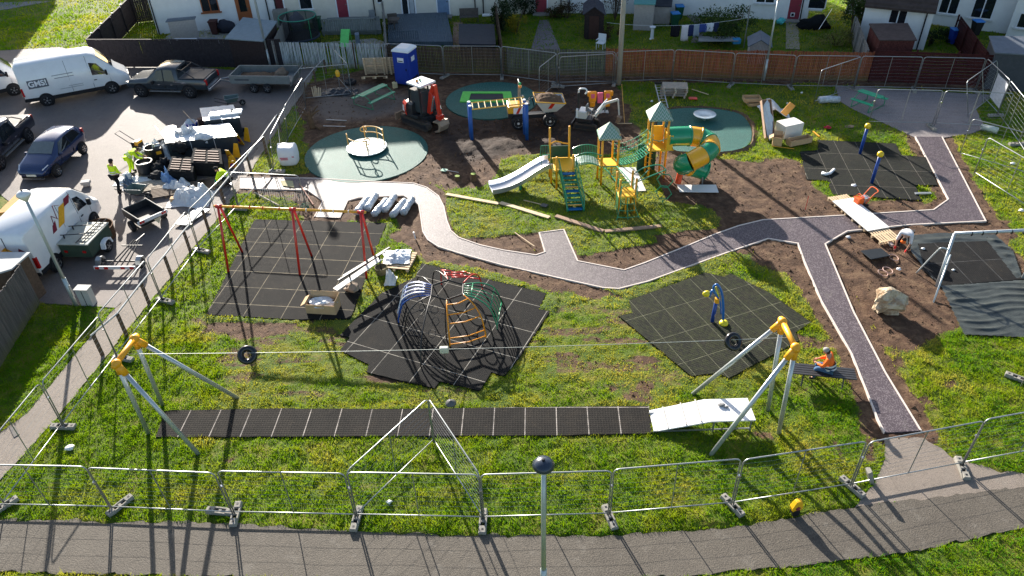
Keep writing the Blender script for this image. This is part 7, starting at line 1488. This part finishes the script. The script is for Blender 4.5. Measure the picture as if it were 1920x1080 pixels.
CLR = mat('clear crumpled plastic', (.62,.66,.7), .12, 0, .25, 7, .03, 14, tl=.25)
heap('big crumpled white sheet at the front of the delivery pile', G(362,372), 1.0, .85, .5, PLASW, 3); heap('crumpled white sheet behind the big one', G(335,352), .75, .5, .35, PLASW, 5); heap('heap of clear shining plastic on the long covered stack', G(352,285)+Vector((0,.2,.45)), .95, .75, .75, CLR, 7, k=4); heap('white crumpled foil left of the clear plastic heap', G(306,297), .6, .5, .65, PLASW, 11); heap('white sheet trodden flat behind the standing worker', G(255,340), 1.0, .45, .12, PLASW, 15)
heap('blue and clear bag in front of the black tub', G(321,340), .55, .4, .55, mat('bluish bag', (.2,.35,.6), .2, 0, .3, 5, .03, 12, tl=.2), 19); heap('dark blue bag beside the wheelbarrow', G(245,352), .28, .3, .55, mat('dark blue bag', (.07,.13,.22), .35, 0, .3, 6, .02, 12), 23); heap('pile of white bags beside the plate compactor', G(283,290), .6, .5, .5, PLASW, 27)
heap('round item wrapped in milky plastic on the pallet by the swing mat', WDC-Vector((0,0,.1)), .55, .5, .16, mat('milky wrap', (.6,.64,.67), .3, 0, .25, 5, .02, 12), 41, 'wrapped_disc', 26); heap('crumpled white bag standing by the climber mat corner', G(733,528), .22, .32, .5, PLASW, 43, 'white_bag', 22)
def drum(label, p, r, h, m, topm=None, name='drum'):
    t = thing(name, label, 'drum' if name == 'drum' else 'tub', p); MB().lathe((0,0,0), [(r*.93,0), (r,.04), (r*.97,h*.5), (r,h-.04), (r*.97,h), (r*.88,h), (r*.85,h*.8 if topm is None else h-.01), (.001,h*.8 if topm is None else h-.01)], 24).build('shell', m, t, smooth=False)
    if topm: MB().lathe((0,0,h), [(r*.9,0), (r*.9,.05), (.001,.08)], 20).build('lid', topm, t)
    return t
t = drum('black drum with a white top and a small pale label', G(330,271), .32, .95, PLBLK, WHITE); MB().box((.2,-.26,.35), (.2,.02,.16), -.6 if False else .65).build('label', WHITE, t)
drum('blue bin filled with white bags in the delivery pile', G(365,253), .33, .75, _MC['blue plastic'], None, 'bin'); heap('white bags bulging out of the blue bin', G(364,252)+Vector((0,0,.65)), .36, .34, .22, PLASW, 31)
drum('black mixing tub the bending worker leans over', G(276,322), .42, .6, PLBLK, None, 'mixing_tub'); drum('second black tub behind the mixing tub', G(292,300), .4, .75, PLBLK, None, 'mixing_tub')
one('rusty_tub', MB().lathe(G(190,446), [(.62,0), (.66,.5), (.68,.62), (.64,.62), (.6,.15), (.001,.12)], 28), mat('rusty brown steel', (.13,.07,.04), .85, .2, .35, 5, .01, 20), 'large round rusty brown tub in front of the white van', 'tub')
one('debris', rock(G(188,444)+Vector((0,0,.35)), (.45,.4,.2), 5, .8, 12, 7), DWOOD, 'brown debris filling the rusty tub', 'debris')
one('brown_carton', MB().box(G(384,246)+Vector((0,0,.4)), (.4,.35,.75), .5), mat('dark brown carton', (.12,.06,.05), .7), 'dark brown upright carton beside the blue bin', 'box', bev=.01)
one('black_roll', MB().tube([G(300,278)+Vector((0,0,.25)), G(330,270)+Vector((0,0,.3))], .2, 12), BLKW, 'black shiny roll in front of the black drum', 'roll')
t = thing('plate_compactor', 'yellow and black machine with long handles behind the bending worker', 'compactor', G(262,283), 2.8); MB().box((0,0,.3), (.5,.4,.5)).build('engine', TRIM, t, bev=.04); MB().box((-.12,0,.5), (.25,.42,.25)).build('tank', YELP, t, bev=.05); MB().tube([(.2,-.18,.45), (1.1,-.18,.95), (1.1,.18,.95), (.2,.18,.45)], .02, 6).build('handle', BLACKM, t); MB().box((0,0,.03), (.6,.45,.06)).build('plate', GALVD, t)
t = thing('generator', 'black and yellow engine unit at the middle of the delivery pile', 'machine', G(304,303), .4); MB().box((0,0,.55), (.45,.4,.5)).build('body', TRIM, t, bev=.05); MB().box((0,-.21,.6), (.25,.02,.16)).build('panel', YELP, t); MB().box((0,0,.15), (.4,.35,.3)).build('base', TRIM, t); MB().tube([(-.2,0,.8), (-.15,0,1.0), (.15,0,1.0), (.2,0,.8)], .025, 6).build('handle', BLACKM, t)
def asign(label, p, rz, h=.75):
    t = thing('folding_sign', label, 'road sign', p, rz); m = mat('sign yellow', (.8,.42,.02), .5)
    for s, tl_ in ((-1, .25), (1, -.25)):
        R_ = Matrix.Rotation(tl_, 3, 'X'); pts = [R_ @ Vector(q) for q in ((-.24,0,0), (.24,0,0), (.11,0,h), (-.11,0,h))]; off = Vector((0,s*.2,0)); pn = MB().add([q+off for q in pts]+[q+off+Vector((0,.02*s,0)) for q in pts], [(0,1,2,3), (7,6,5,4), (0,4,5,1), (1,5,6,2), (2,6,7,3), (3,7,4,0)]).build('panel', m, t)
        c0 = R_ @ Vector((0,s*.03,h*.42))+off; o = MB().lathe((0,0,0), [(.13,-.005), (.13,.005)], 20).build('red_ring', mat('sign red', (.6,.03,.05), .5), pn); o.matrix_basis = Matrix.Translation(c0) @ Matrix.Rotation(pi/2+tl_, 4, 'X'); o = MB().lathe((0,0,0), [(.095,-.009), (.095,.009)], 20).build('blue_disc', mat('sign blue', (.06,.06,.35), .5), pn); o.matrix_basis = Matrix.Translation(c0) @ Matrix.Rotation(pi/2+tl_, 4, 'X')
asign('yellow folding no-parking sign standing nearest the black crate stack', G(440,299), -.3); asign('yellow folding no-parking sign at the far right corner of the covered stack', G(458,268), -.5); asign('low yellow folding no-parking sign lying in front of the upright one', G(437,311), .3, .45)
one('stone_block', MB().box(G(163,348)+Vector((0,0,.18)), (.42,.3,.16), .2).box(G(163,348)+Vector((0,0,.06)), (.3,.22,.12), .2), mat('pale block', (.5,.48,.46), .8, 0, .1), 'small pale block on the asphalt between the hatchback and the workers', 'block', bev=.02)
one('cardboard_box', MB().box(G(330,378)+Vector((0,0,.12)), (.42,.3,.22), .1), CARD, 'small cardboard box half under the white sheet', 'box', bev=.01)

# more odds and ends in the delivery pile
SACK = mat('dusty black sack', (.02,.021,.024), .8, 0, .4, 7, .02, 14, spec=.08); GRS = mat('grey sack', (.3,.3,.29), .8, 0, .2, 8, .02, 12)
for p, r, z, m, lab in (((300,325), (.35,.3,.3), .25, SACK, 'black sack between the tub and the crate stacks'), ((312,318), (.3,.28,.35), .3, SACK, 'taller black sack against the smaller crate stack'), ((298,338), (.4,.25,.22), .2, SACK, 'low black sack in front of the tubs'), ((345,300), (.4,.3,.3), .75, SACK, 'black sack lying on the smaller crate stack'), ((318,285), (.3,.3,.35), .3, GRS, 'grey sack before the black drum'), ((274,302), (.25,.25,.3), .25, GRS, 'grey sack behind the mixing tub'), ((388,290), (.45,.25,.2), .95, CLR, 'clear bundle lying on the covered stack end'), ((240,335), (.2,.2,.16), .15, WHITE, 'small white bag by the feet of the bending worker'), ((452,247), (.3,.16,.1), .1, SACK, 'dark rag on the asphalt beyond the yellow signs'), ((348,330), (.45,.35,.3), .25, SACK, 'bulging black sack between the two crate stacks'), ((334,332), (.3,.25,.25), .25, CLR, 'clear bag in front of the smaller crate stack')):
    c = G(*p)+Vector((0,0,z)); sd0 = p[0] % 13
    one('sack', MB().ball(c, r, 16, 10, .9, sd0), m, lab, 'sack', smooth=True)
for p, q, lab in (((352,236), (375,262), 'dark pole lying over the blue bin'), ((300,265), (322,292), 'thin grey pole among the sacks by the black drum')): plank(p, q, lab, .04, .04, BLACKM if p[0] > 320 else GALV, 'pole', .9, 'pole')
# ================================================================== GARDENS
def foliage(mb, c, r, n, size, seed, hollow=.35, flat=1):
    rg = random.Random(seed); c = Vector(c)
    cl = [(Vector((rg.gauss(0, .5), rg.gauss(0, .5), rg.gauss(0, .45)))) for _ in range(max(5, n//70))]
    for k in range(n):
        q = rg.choice(cl); d = Vector((rg.gauss(0, 1), rg.gauss(0, 1), rg.gauss(0, 1))).normalized()*(rg.random()**.5)*.5+q
        if d.length > 1.15: d = d.normalized()*rg.uniform(.8, 1.1)
        p = c+Vector((d.x*r[0], d.y*r[1], d.z*r[2]))
        if p.z < .05: p.z = .05+rg.random()*.2
        a = Vector((rg.gauss(0, 1), rg.gauss(0, 1), rg.gauss(0, 1))).normalized(); b = a.cross(Vector((rg.gauss(0, 1), rg.gauss(0, 1), 1))).normalized(); s = size*rg.uniform(.6, 1.4)
        mb.add([p-a*s, p+b*s*.45, p+a*s, p-b*s*.45], [(0,1,2,3)])
LEAF = {}
def leafmat(name, c1, c2): return mat(name, c1, .6, 0, .3, 1.6, col2=c2, tl=.35, nt=.5)
def bush(label, p, r, m, n=500, size=.07, seed=1, stems=5, name='bush', cat='bush', z=None, h0=0):
    t = thing(name, label, cat, G(*p) if len(p) == 2 else p); mb = MB(); foliage(mb, (0,0,r[2]*.95+h0), r, n, size, seed); mb.build('leaves', m, t); mb = MB(); rg = random.Random(seed)
    for k in range(stems): a = rg.uniform(0, 6.28); mb.tube([(0,0,-.05), (cos(a)*r[0]*.3, sin(a)*r[1]*.3, (r[2]+h0)*.8), (cos(a)*r[0]*.7, sin(a)*r[1]*.7, (r[2]*1.6+h0))], .03, 5, r2=.008)
    mb.build('stems', mat('twig bark', (.09,.065,.045), .9), t); return t
DG = leafmat('dark evergreen leaves', (.015,.03,.012), (.035,.06,.02)); YG = leafmat('yellow flowering leaves', (.2,.17,.015), (.45,.33,.02)); MG = leafmat('mid green leaves', (.03,.06,.015), (.07,.11,.025)); RB = leafmat('russet leaves', (.06,.035,.02), (.1,.07,.03)); LG2 = leafmat('pale yellowish leaves', (.12,.13,.03), (.24,.22,.06))
bush('yellow-flowering shrub in the garden left of the first maroon garden door', (968,62), (.75,.7,.95), YG, 900, .06, 2); bush('tall dark hedge bush beside the decked garden', (945,50), (.9,2.0,1.2), DG, 1500, .09, 3); bush('dark evergreen bush left of the maroon door', (982,28), (1.1,.8,1.1), DG, 1200, .08, 4)
bush('low russet and green shrub under the house wall beside the weathered shed', (1063,34), (1.6,.7,.6), RB, 1200, .07, 5); bush('tall sparse shrub with bare stems against the cream wall', (1060,22), (1.2,.4,1.3), MG, 420, .06, 6, 14); bush('leafy low shrub right of the maroon door', (1043,32), (.8,.6,.45), MG, 600, .06, 7); bush('brown leafless shrub beside the tall concrete pole', (1153,38), (.9,.8,1.3), RB, 500, .06, 8, 16)
bush('big rounded dark green bush behind the washing line', (1352,78), (2.1,1.3,1.25), MG, 3600, .085, 9, 8); bush('pink-brown bare hedge beside the weathered garden shed', (1140,72), (.7,1.3,.5), RB, 700, .06, 10)
bush('green climber tree growing up the white wall near the cat flap door', (1596,64), (1.0,.8,1.3), MG, 1600, .09, 11, 6, 'garden_tree', 'tree', h0=.7); bush('pale yellowish bush behind the red-brown fence', (1566,86), (1.5,.7,.55), LG2, 1300, .06, 12); bush('dark trunk thicket beside the leaning fence panel', (1612,60), (.5,.8,1.3), RB, 700, .08, 13, 12)
bush('small dark conifer beside the white extension wall', (1741,86), (.35,.35,.5), DG, 350, .06, 14); bush('dark low hedge before the tall white house', (1772,72), (1.3,1.2,.35), DG, 900, .07, 15)
# paved and decked garden floors
PAV = asphalt('garden paving', (.2,.185,.165), (.3,.28,.25), 12); DECK = mat('slate decking', (.1,.13,.16), .6, 0, .15, 3, .002, 30, wave=(2.2, 'X', .03)); GPATH = asphalt('brown garden path', (.09,.075,.08), (.15,.13,.13), 15)
sheet('garden_paving', W([(322,84), (440,84), (520,45), (345,45), (300,78)]), .02, PAV); sheet('garden_path', W([(994,98), (1052,98), (1028,38), (1012,38)]), .02, GPATH); sheet('garden_path', W([(1473,92), (1500,93), (1496,46), (1474,44)]), .03, mat('paving slabs', (.26,.23,.16), .9, 0, .2, 5)); sheet('garden_path', W([(1296,80), (1306,48), (1288,30), (1310,29), (1320,48), (1316,80)]), .02, GPATH)
sheet('garden_paving', W([(848,92), (868,92), (868,42), (850,42)]), .03, mat('orange stepping slabs', (.3,.19,.13), .9, 0, .3, 3)); sheet('garden_paving', W([(560,85), (722,88), (720,78), (700,72), (560,84)]), .01, PAV)
t = thing('deck', 'slate-blue timber decking in front of the white patio doors', 'decking', G(772,60)); P = GL([(728,86), (850,86), (838,30), (728,32)]); MB().prism([(p.x, p.y) for p in P], .0, .3).build('boards', DECK, t, w=1)
a, b = G(730,82), G(785,80); mb = MB()
for k in range(14): p = a.lerp(b, k/13); mb.bar(p+Vector((0,0,.3)), p+Vector((0,0,.8)), .05, .03)
mb.bar(a+Vector((0,0,.85)), b+Vector((0,0,.85)), .1, .05).build('balustrade', DECK, t, w=1)
def rowfence(label, p, q, h, m, sp=.16, z0=0, name='balustrade'):
    a, b = G(*p), G(*q); L = (b-a).length; t = thing(name, label, 'fence', a, atan2(b.y-a.y, b.x-a.x)); mb = MB(); n = int(L/sp)
    for k in range(n): mb.box((k*sp+sp/2, 0, z0+h/2), (sp*.6,.025,h-.1))
    mb.build('pickets', m, t); MB().box((L/2,0,z0+h), (L+.1,.1,.05)).box((L/2,.03,z0+.15), (L,.04,.06)).build('rail', m, t)
    for k in range(4): MB().box((L*k/3,.03,(z0+h)/2), (.09,.09,z0+h)).build('post', m, t)
GB = mat('grey green boards', (.2,.22,.21), .8, 0, .15, 6); rowfence('grey-green picket balustrade in front of the maroon door', (608,68), (705,66), 1.0, GB, z0=.2)
sheet('raised_deck', W([(604,66), (716,64), (712,38), (615,40)]), .3, GB, .3)
# garden trampoline with net
t = thing('garden_trampoline', 'round garden trampoline with a black net and green top ring', 'trampoline', G(567,83)); R0 = 1.25; NETM = mat('trampoline net', (.02,.022,.026), .6, alpha=.62)
MB().lathe((0,0,.6), [(R0,0), (R0,1.35)], 28, cap=False).build('net', NETM, t); MB().torus((0,0,1.97), R0+.02, .035, (0,0,1), 32, 6).build('top_ring', mat('teal ring', (.04,.25,.18), .5), t); MB().lathe((0,0,.6), [(R0,0), (.001,.01)], 28).build('bed', TRIM, t); MB().torus((0,0,.6), R0+.05, .07, (0,0,1), 32, 6).build('pad', mat('dark pad', (.03,.04,.06), .5), t)
for k in range(6): a = k*pi/3+.3; MB().tube([(R0*1.03*cos(a), R0*1.03*sin(a), 0), (R0*1.03*cos(a), R0*1.03*sin(a), 1.97)], .025, 6).build('pole', GRNP if k % 2 else BLACKM, t)
def bin_(label, p, body, lid, rz=0, h=1.05):
    t = thing('wheelie_bin', label, 'wheelie bin', G(*p) if len(p) == 2 else p, rz); MB().loft([[(-.2,-.24,.05), (.2,-.24,.05), (.2,.22,.05), (-.2,.22,.05)], [(-.28,-.32,h*.9), (.28,-.32,h*.9), (.28,.32,h*.9), (-.28,.32,h*.9)]]).build('body', body, t, bev=.03)
    MB().box((0,-.01,h*.93), (.62,.7,.07)).build('lid', lid, t, bev=.03); MB().tube([(-.26,.36,h*.92), (.26,.36,h*.92)], .02, 5).build('handle', body, t)
    for s in (-1, 1): MB().lathe((0,0,0), [(.1,-.03), (.1,.03)], 12).build('wheel', TRIM, t).matrix_basis = Matrix.Translation((s*.24,.26,.1)) @ Matrix.Rotation(pi/2, 4, 'Y')
BG = mat('bin green', (.02,.09,.05), .5); BBL = mat('bin blue', (.03,.2,.5), .5); BBR = mat('bin brown', (.08,.035,.03), .5); BDB = mat('bin deep blue', (.01,.05,.35), .5)
bin_('green wheelie bin beside the garden trampoline', (597,58), BG, BG); bin_('brown wheelie bin under the orange-framed window', (405,64), BBR, BBR); bin_('green wheelie bin with a bright blue lid on the washing-line lawn, the nearer one', (1264,50), BG, BBL, .1); bin_('green wheelie bin with a blue lid against the wall, the farther one', (1272,36), BG, BBL)
bin_('deep blue wheelie bin with an open lid beside the dark red divider', (1785,82), BDB, mat('light blue lid', (.04,.25,.7), .4)); bin_('dark green wheelie bin next to the deep blue one', (1798,86), mat('dark bin green', (.012,.045,.03), .5), _MC['dark bin green'])
bin_('blue-lidded bin beyond the dark red divider', (1826,66), TRIM, _MC['light blue lid'])
def chair(label, p, m, rz=0, w_=.5):
    t = thing('garden_chair', label, 'chair', G(*p), rz); MB().box((0,0,.44), (w_,.5,.04)).build('seat', m, t); MB().box((0,.24,.72), (w_,.04,.5)).build('backrest', m, t)
    for x in (-w_/2+.04, w_/2-.04):
        for y in (-.2, .22): MB().box((x,y,.22), (.04,.04,.44)).build('leg', m, t)
        MB().box((x,0,.66), (.05,.5,.03)).build('armrest', m, t)
WTH = mat('weathered grey wood', (.12,.1,.085), .85, 0, .2, 7)
chair('white plastic chair beside the weathered garden shed', (1126,92), WHITE, -.5, .55); chair('weathered wooden armchair on the slate decking', (738,52), WTH, .2, .7); chair('weathered wooden bench against the pale wall beyond the black lean-to', (880,42), WTH, 0, 1.4); chair('thin metal chair on the raised deck by the maroon door', (699,45), GALVD, 0, .45)
# table on the decking
t = thing('garden_table', 'round dark garden table on the slate decking', 'table', G(741,62)+Vector((0,0,.3))); MB().lathe((0,0,.7), [(.45,0), (.45,.04), (.001,.045)], 24).build('table_top', WTH, t); MB().tube([(0,0,0), (0,0,.7)], .04, 8).build('leg', WTH, t)
# black covered lean-to, planter, slide, etc
shed('low black-covered hut in the garden behind the excavator', P4((862,83), (928,84), (925,48), (862,47), z=.9), .9, mat('black tarpaulin', (.035,.04,.055), .5, 0, .2, 3, .01, 20), DKW)
one('white_tray', MB().box(G(915,42)+Vector((0,0,.55)), (.8,.4,.08)), WHITE, 'white tray near the wooden bench by the wall', 'tray'); t = thing('toy_slide', 'bright green toy slide behind the white slatted fence', 'slide', G(648,90)); MB().add([(-.3,-.5,.15), (.3,-.5,.15), (.3,.9,1.0), (-.3,.9,1.0)], [(0,1,2,3)]).build('chute', mat('lime plastic', (.12,.6,.12), .4), t, solid=.05); MB().tube([(-.3,.9,0), (-.3,.9,1.0)], .03, 5).tube([(.3,.9,0), (.3,.9,1.0)], .03, 5).build('ladder', _MC['lime plastic'], t)
one('scooter_cover', MB().box(G(672,84)+Vector((0,0,.4)), (.3,.5,.8), .2), mat('blue grey cover', (.18,.22,.27), .7), 'blue-grey covered object right of the lime toy slide', 'cover', bev=.04); one('tarp_roll', MB().ball(G(560,56)+Vector((0,0,.6)), (.5,.5,.75), 14, 9, .3, 2), mat('lilac grey cover', (.22,.22,.26), .6), 'grey domed cover behind the trampoline net', 'cover', smooth=True)
shed('white pop-up storage box reflecting the sun behind the charcoal fence', P4((326,84), (372,84), (366,74), (330,74), z=.7), .7, mat('glossy white lid', (.7,.72,.74), .15), WHITE); shed('low blue-grey storage box behind the charcoal fence', P4((375,84), (412,84), (405,73), (372,73), z=.7), .7, mat('blue grey lid', (.1,.12,.15), .4), TRIM)
one('covered_grill', rock(G(427,62)+Vector((0,0,.45)), (.7,.4,.5), 3, .4, 14, 9), mat('black cover', (.03,.032,.045), .6), 'black covered grill against the white wall', 'cover', smooth=True); one('bin_bags', rock(G(1526,53)+Vector((0,0,.35)), (1.0,.5,.45), 8, .7, 16, 9), BLKW, 'heap of black bags under the wall right of the cat flap door', 'bags', smooth=True)
b6 = bpy.data.objects['terraced_house.005']; u, z = onwall(fac[5], fac[6], 1486, 27); MB().box((u,-.06,z), (.28,.02,.28)).build('cat_flap', WHITE, b6); MB().box((u,-.075,z), (.18,.02,.18)).build('flap', TRIM, b6)
one('teal_toy', MB().ball(G(1463,46)+Vector((0,0,.25)), (.3,.2,.25), 10, 7, .4, 2), mat('teal plastic', (.1,.5,.5), .5), 'teal plastic toy on the lawn by the white wall', 'toy')
t = thing('bird_bath', 'white stone bird bath on the sunny lawn', 'bird bath', G(1222,73)); MB().lathe((0,0,0), [(.18,0), (.12,.1), (.1,.7), (.2,.78), (.22,.84), (.001,.82)], 14).build('pedestal', WHITE, t)
# washing line
t = thing('washing_line', 'washing line strung from the lawn to the leaning prop', 'washing line', G(1300,92)); la, lb = G(1180,54,1.0), G(1398,38,2.0); A_, B_ = G(1130,86), G(1394,90)
L0, L1 = A_+Vector((0,0,1.6)), B_+Vector((0,0,2.0)); L0 = G(1177,90)+Vector((-1.5,0,1.75)); 
def wl(u): return L0.lerp(L1, u)-Vector((0,0,.35*4*u*(1-u)))
MB().tube([wl(i/16) for i in range(17)], .008, 4).build('line', WHITE, t, w=1); MB().tube([L1-Vector((0,0,2.1)), L1+Vector((0,0,.8))], .04, 6).build('post', GALV, t, w=1)
cl = [(1255,'black towel hanging on the washing line', (.012,.012,.016), .62, .75), (1272,'long white sheet hanging on the washing line', (.7,.64,.66), .5, 1.05), (1284,'navy trousers hanging beside the white sheet', (.02,.03,.1), .36, .75), (1294,'grey striped trousers hanging on the washing line', (.3,.34,.4), .4, .8), (1306,'royal blue shirt hanging on the washing line', (.04,.07,.25), .5, .55), (1319,'white shirt hanging on the washing line', (.6,.63,.7), .5, .55), (1330,'dark navy shirt at the right end of the washing line', (.02,.03,.08), .45, .6)]
for k, (px, lab, c, w_, h) in enumerate(cl):
    # nearest point of the line under that image column
    best = min(np.linspace(.05, .98, 120), key=lambda u: abs((wl(u)).dot(CR)/(wl(u)-Vector((0,0,CAMH))).dot(_w)*FPX+960-px)); p = wl(best); q = wl(min(1, best+.02)); d = (q-p); d.z *= .5; d.normalize()
    mb = MB().grid(lambda u, v: p+d*((u-.5)*w_*(1 if v > .3 else .96))-Vector((0,0,(1-v)*h))+Vector((0,1,0))*(.05*sin(u*8+k)*(1-v)), 8, 6); one('laundry', mb, mat('laundry %d' % k, c, .9, 0, .1), lab, 'laundry', 'laundry on the washing line', smooth=True, solid=.01)
one('garden_table_cover', MB().prism(W([(1308,92), (1382,92), (1380,84), (1308,83)]), .5, .56), mat('pale bench top', (.32,.32,.32), .7), 'long pale bench top behind the red-brown fence', 'bench'); one('blue_crate', MB().box(G(1381,92)+Vector((0,.3,.45)), (.5,.45,.3)), mat('sky blue plastic', (.05,.3,.6), .5), 'sky-blue crate at the end of the pale bench top', 'crate', bev=.02)
plank((1530,80), (1555,40), 'long white prop pole in the yellowish bush', .03, .03, WHITE, 'prop_pole', .9, 'pole')
for (a, b, lab) in (((935,12), (946,98), 0),): pass
# far lawn rise and road at the top left
sheet('road', [(-90,66.5), (-38,66.0), (-43,62.5), (-90,60)], .02, asphalt('grey road', (.12,.115,.13), (.17,.165,.18), 20))
house('tall white house off the top left corner that shades the lawn', (-62,74), (-43.5,70.5), [], RND2, 5.6, 9.8, 7.5)
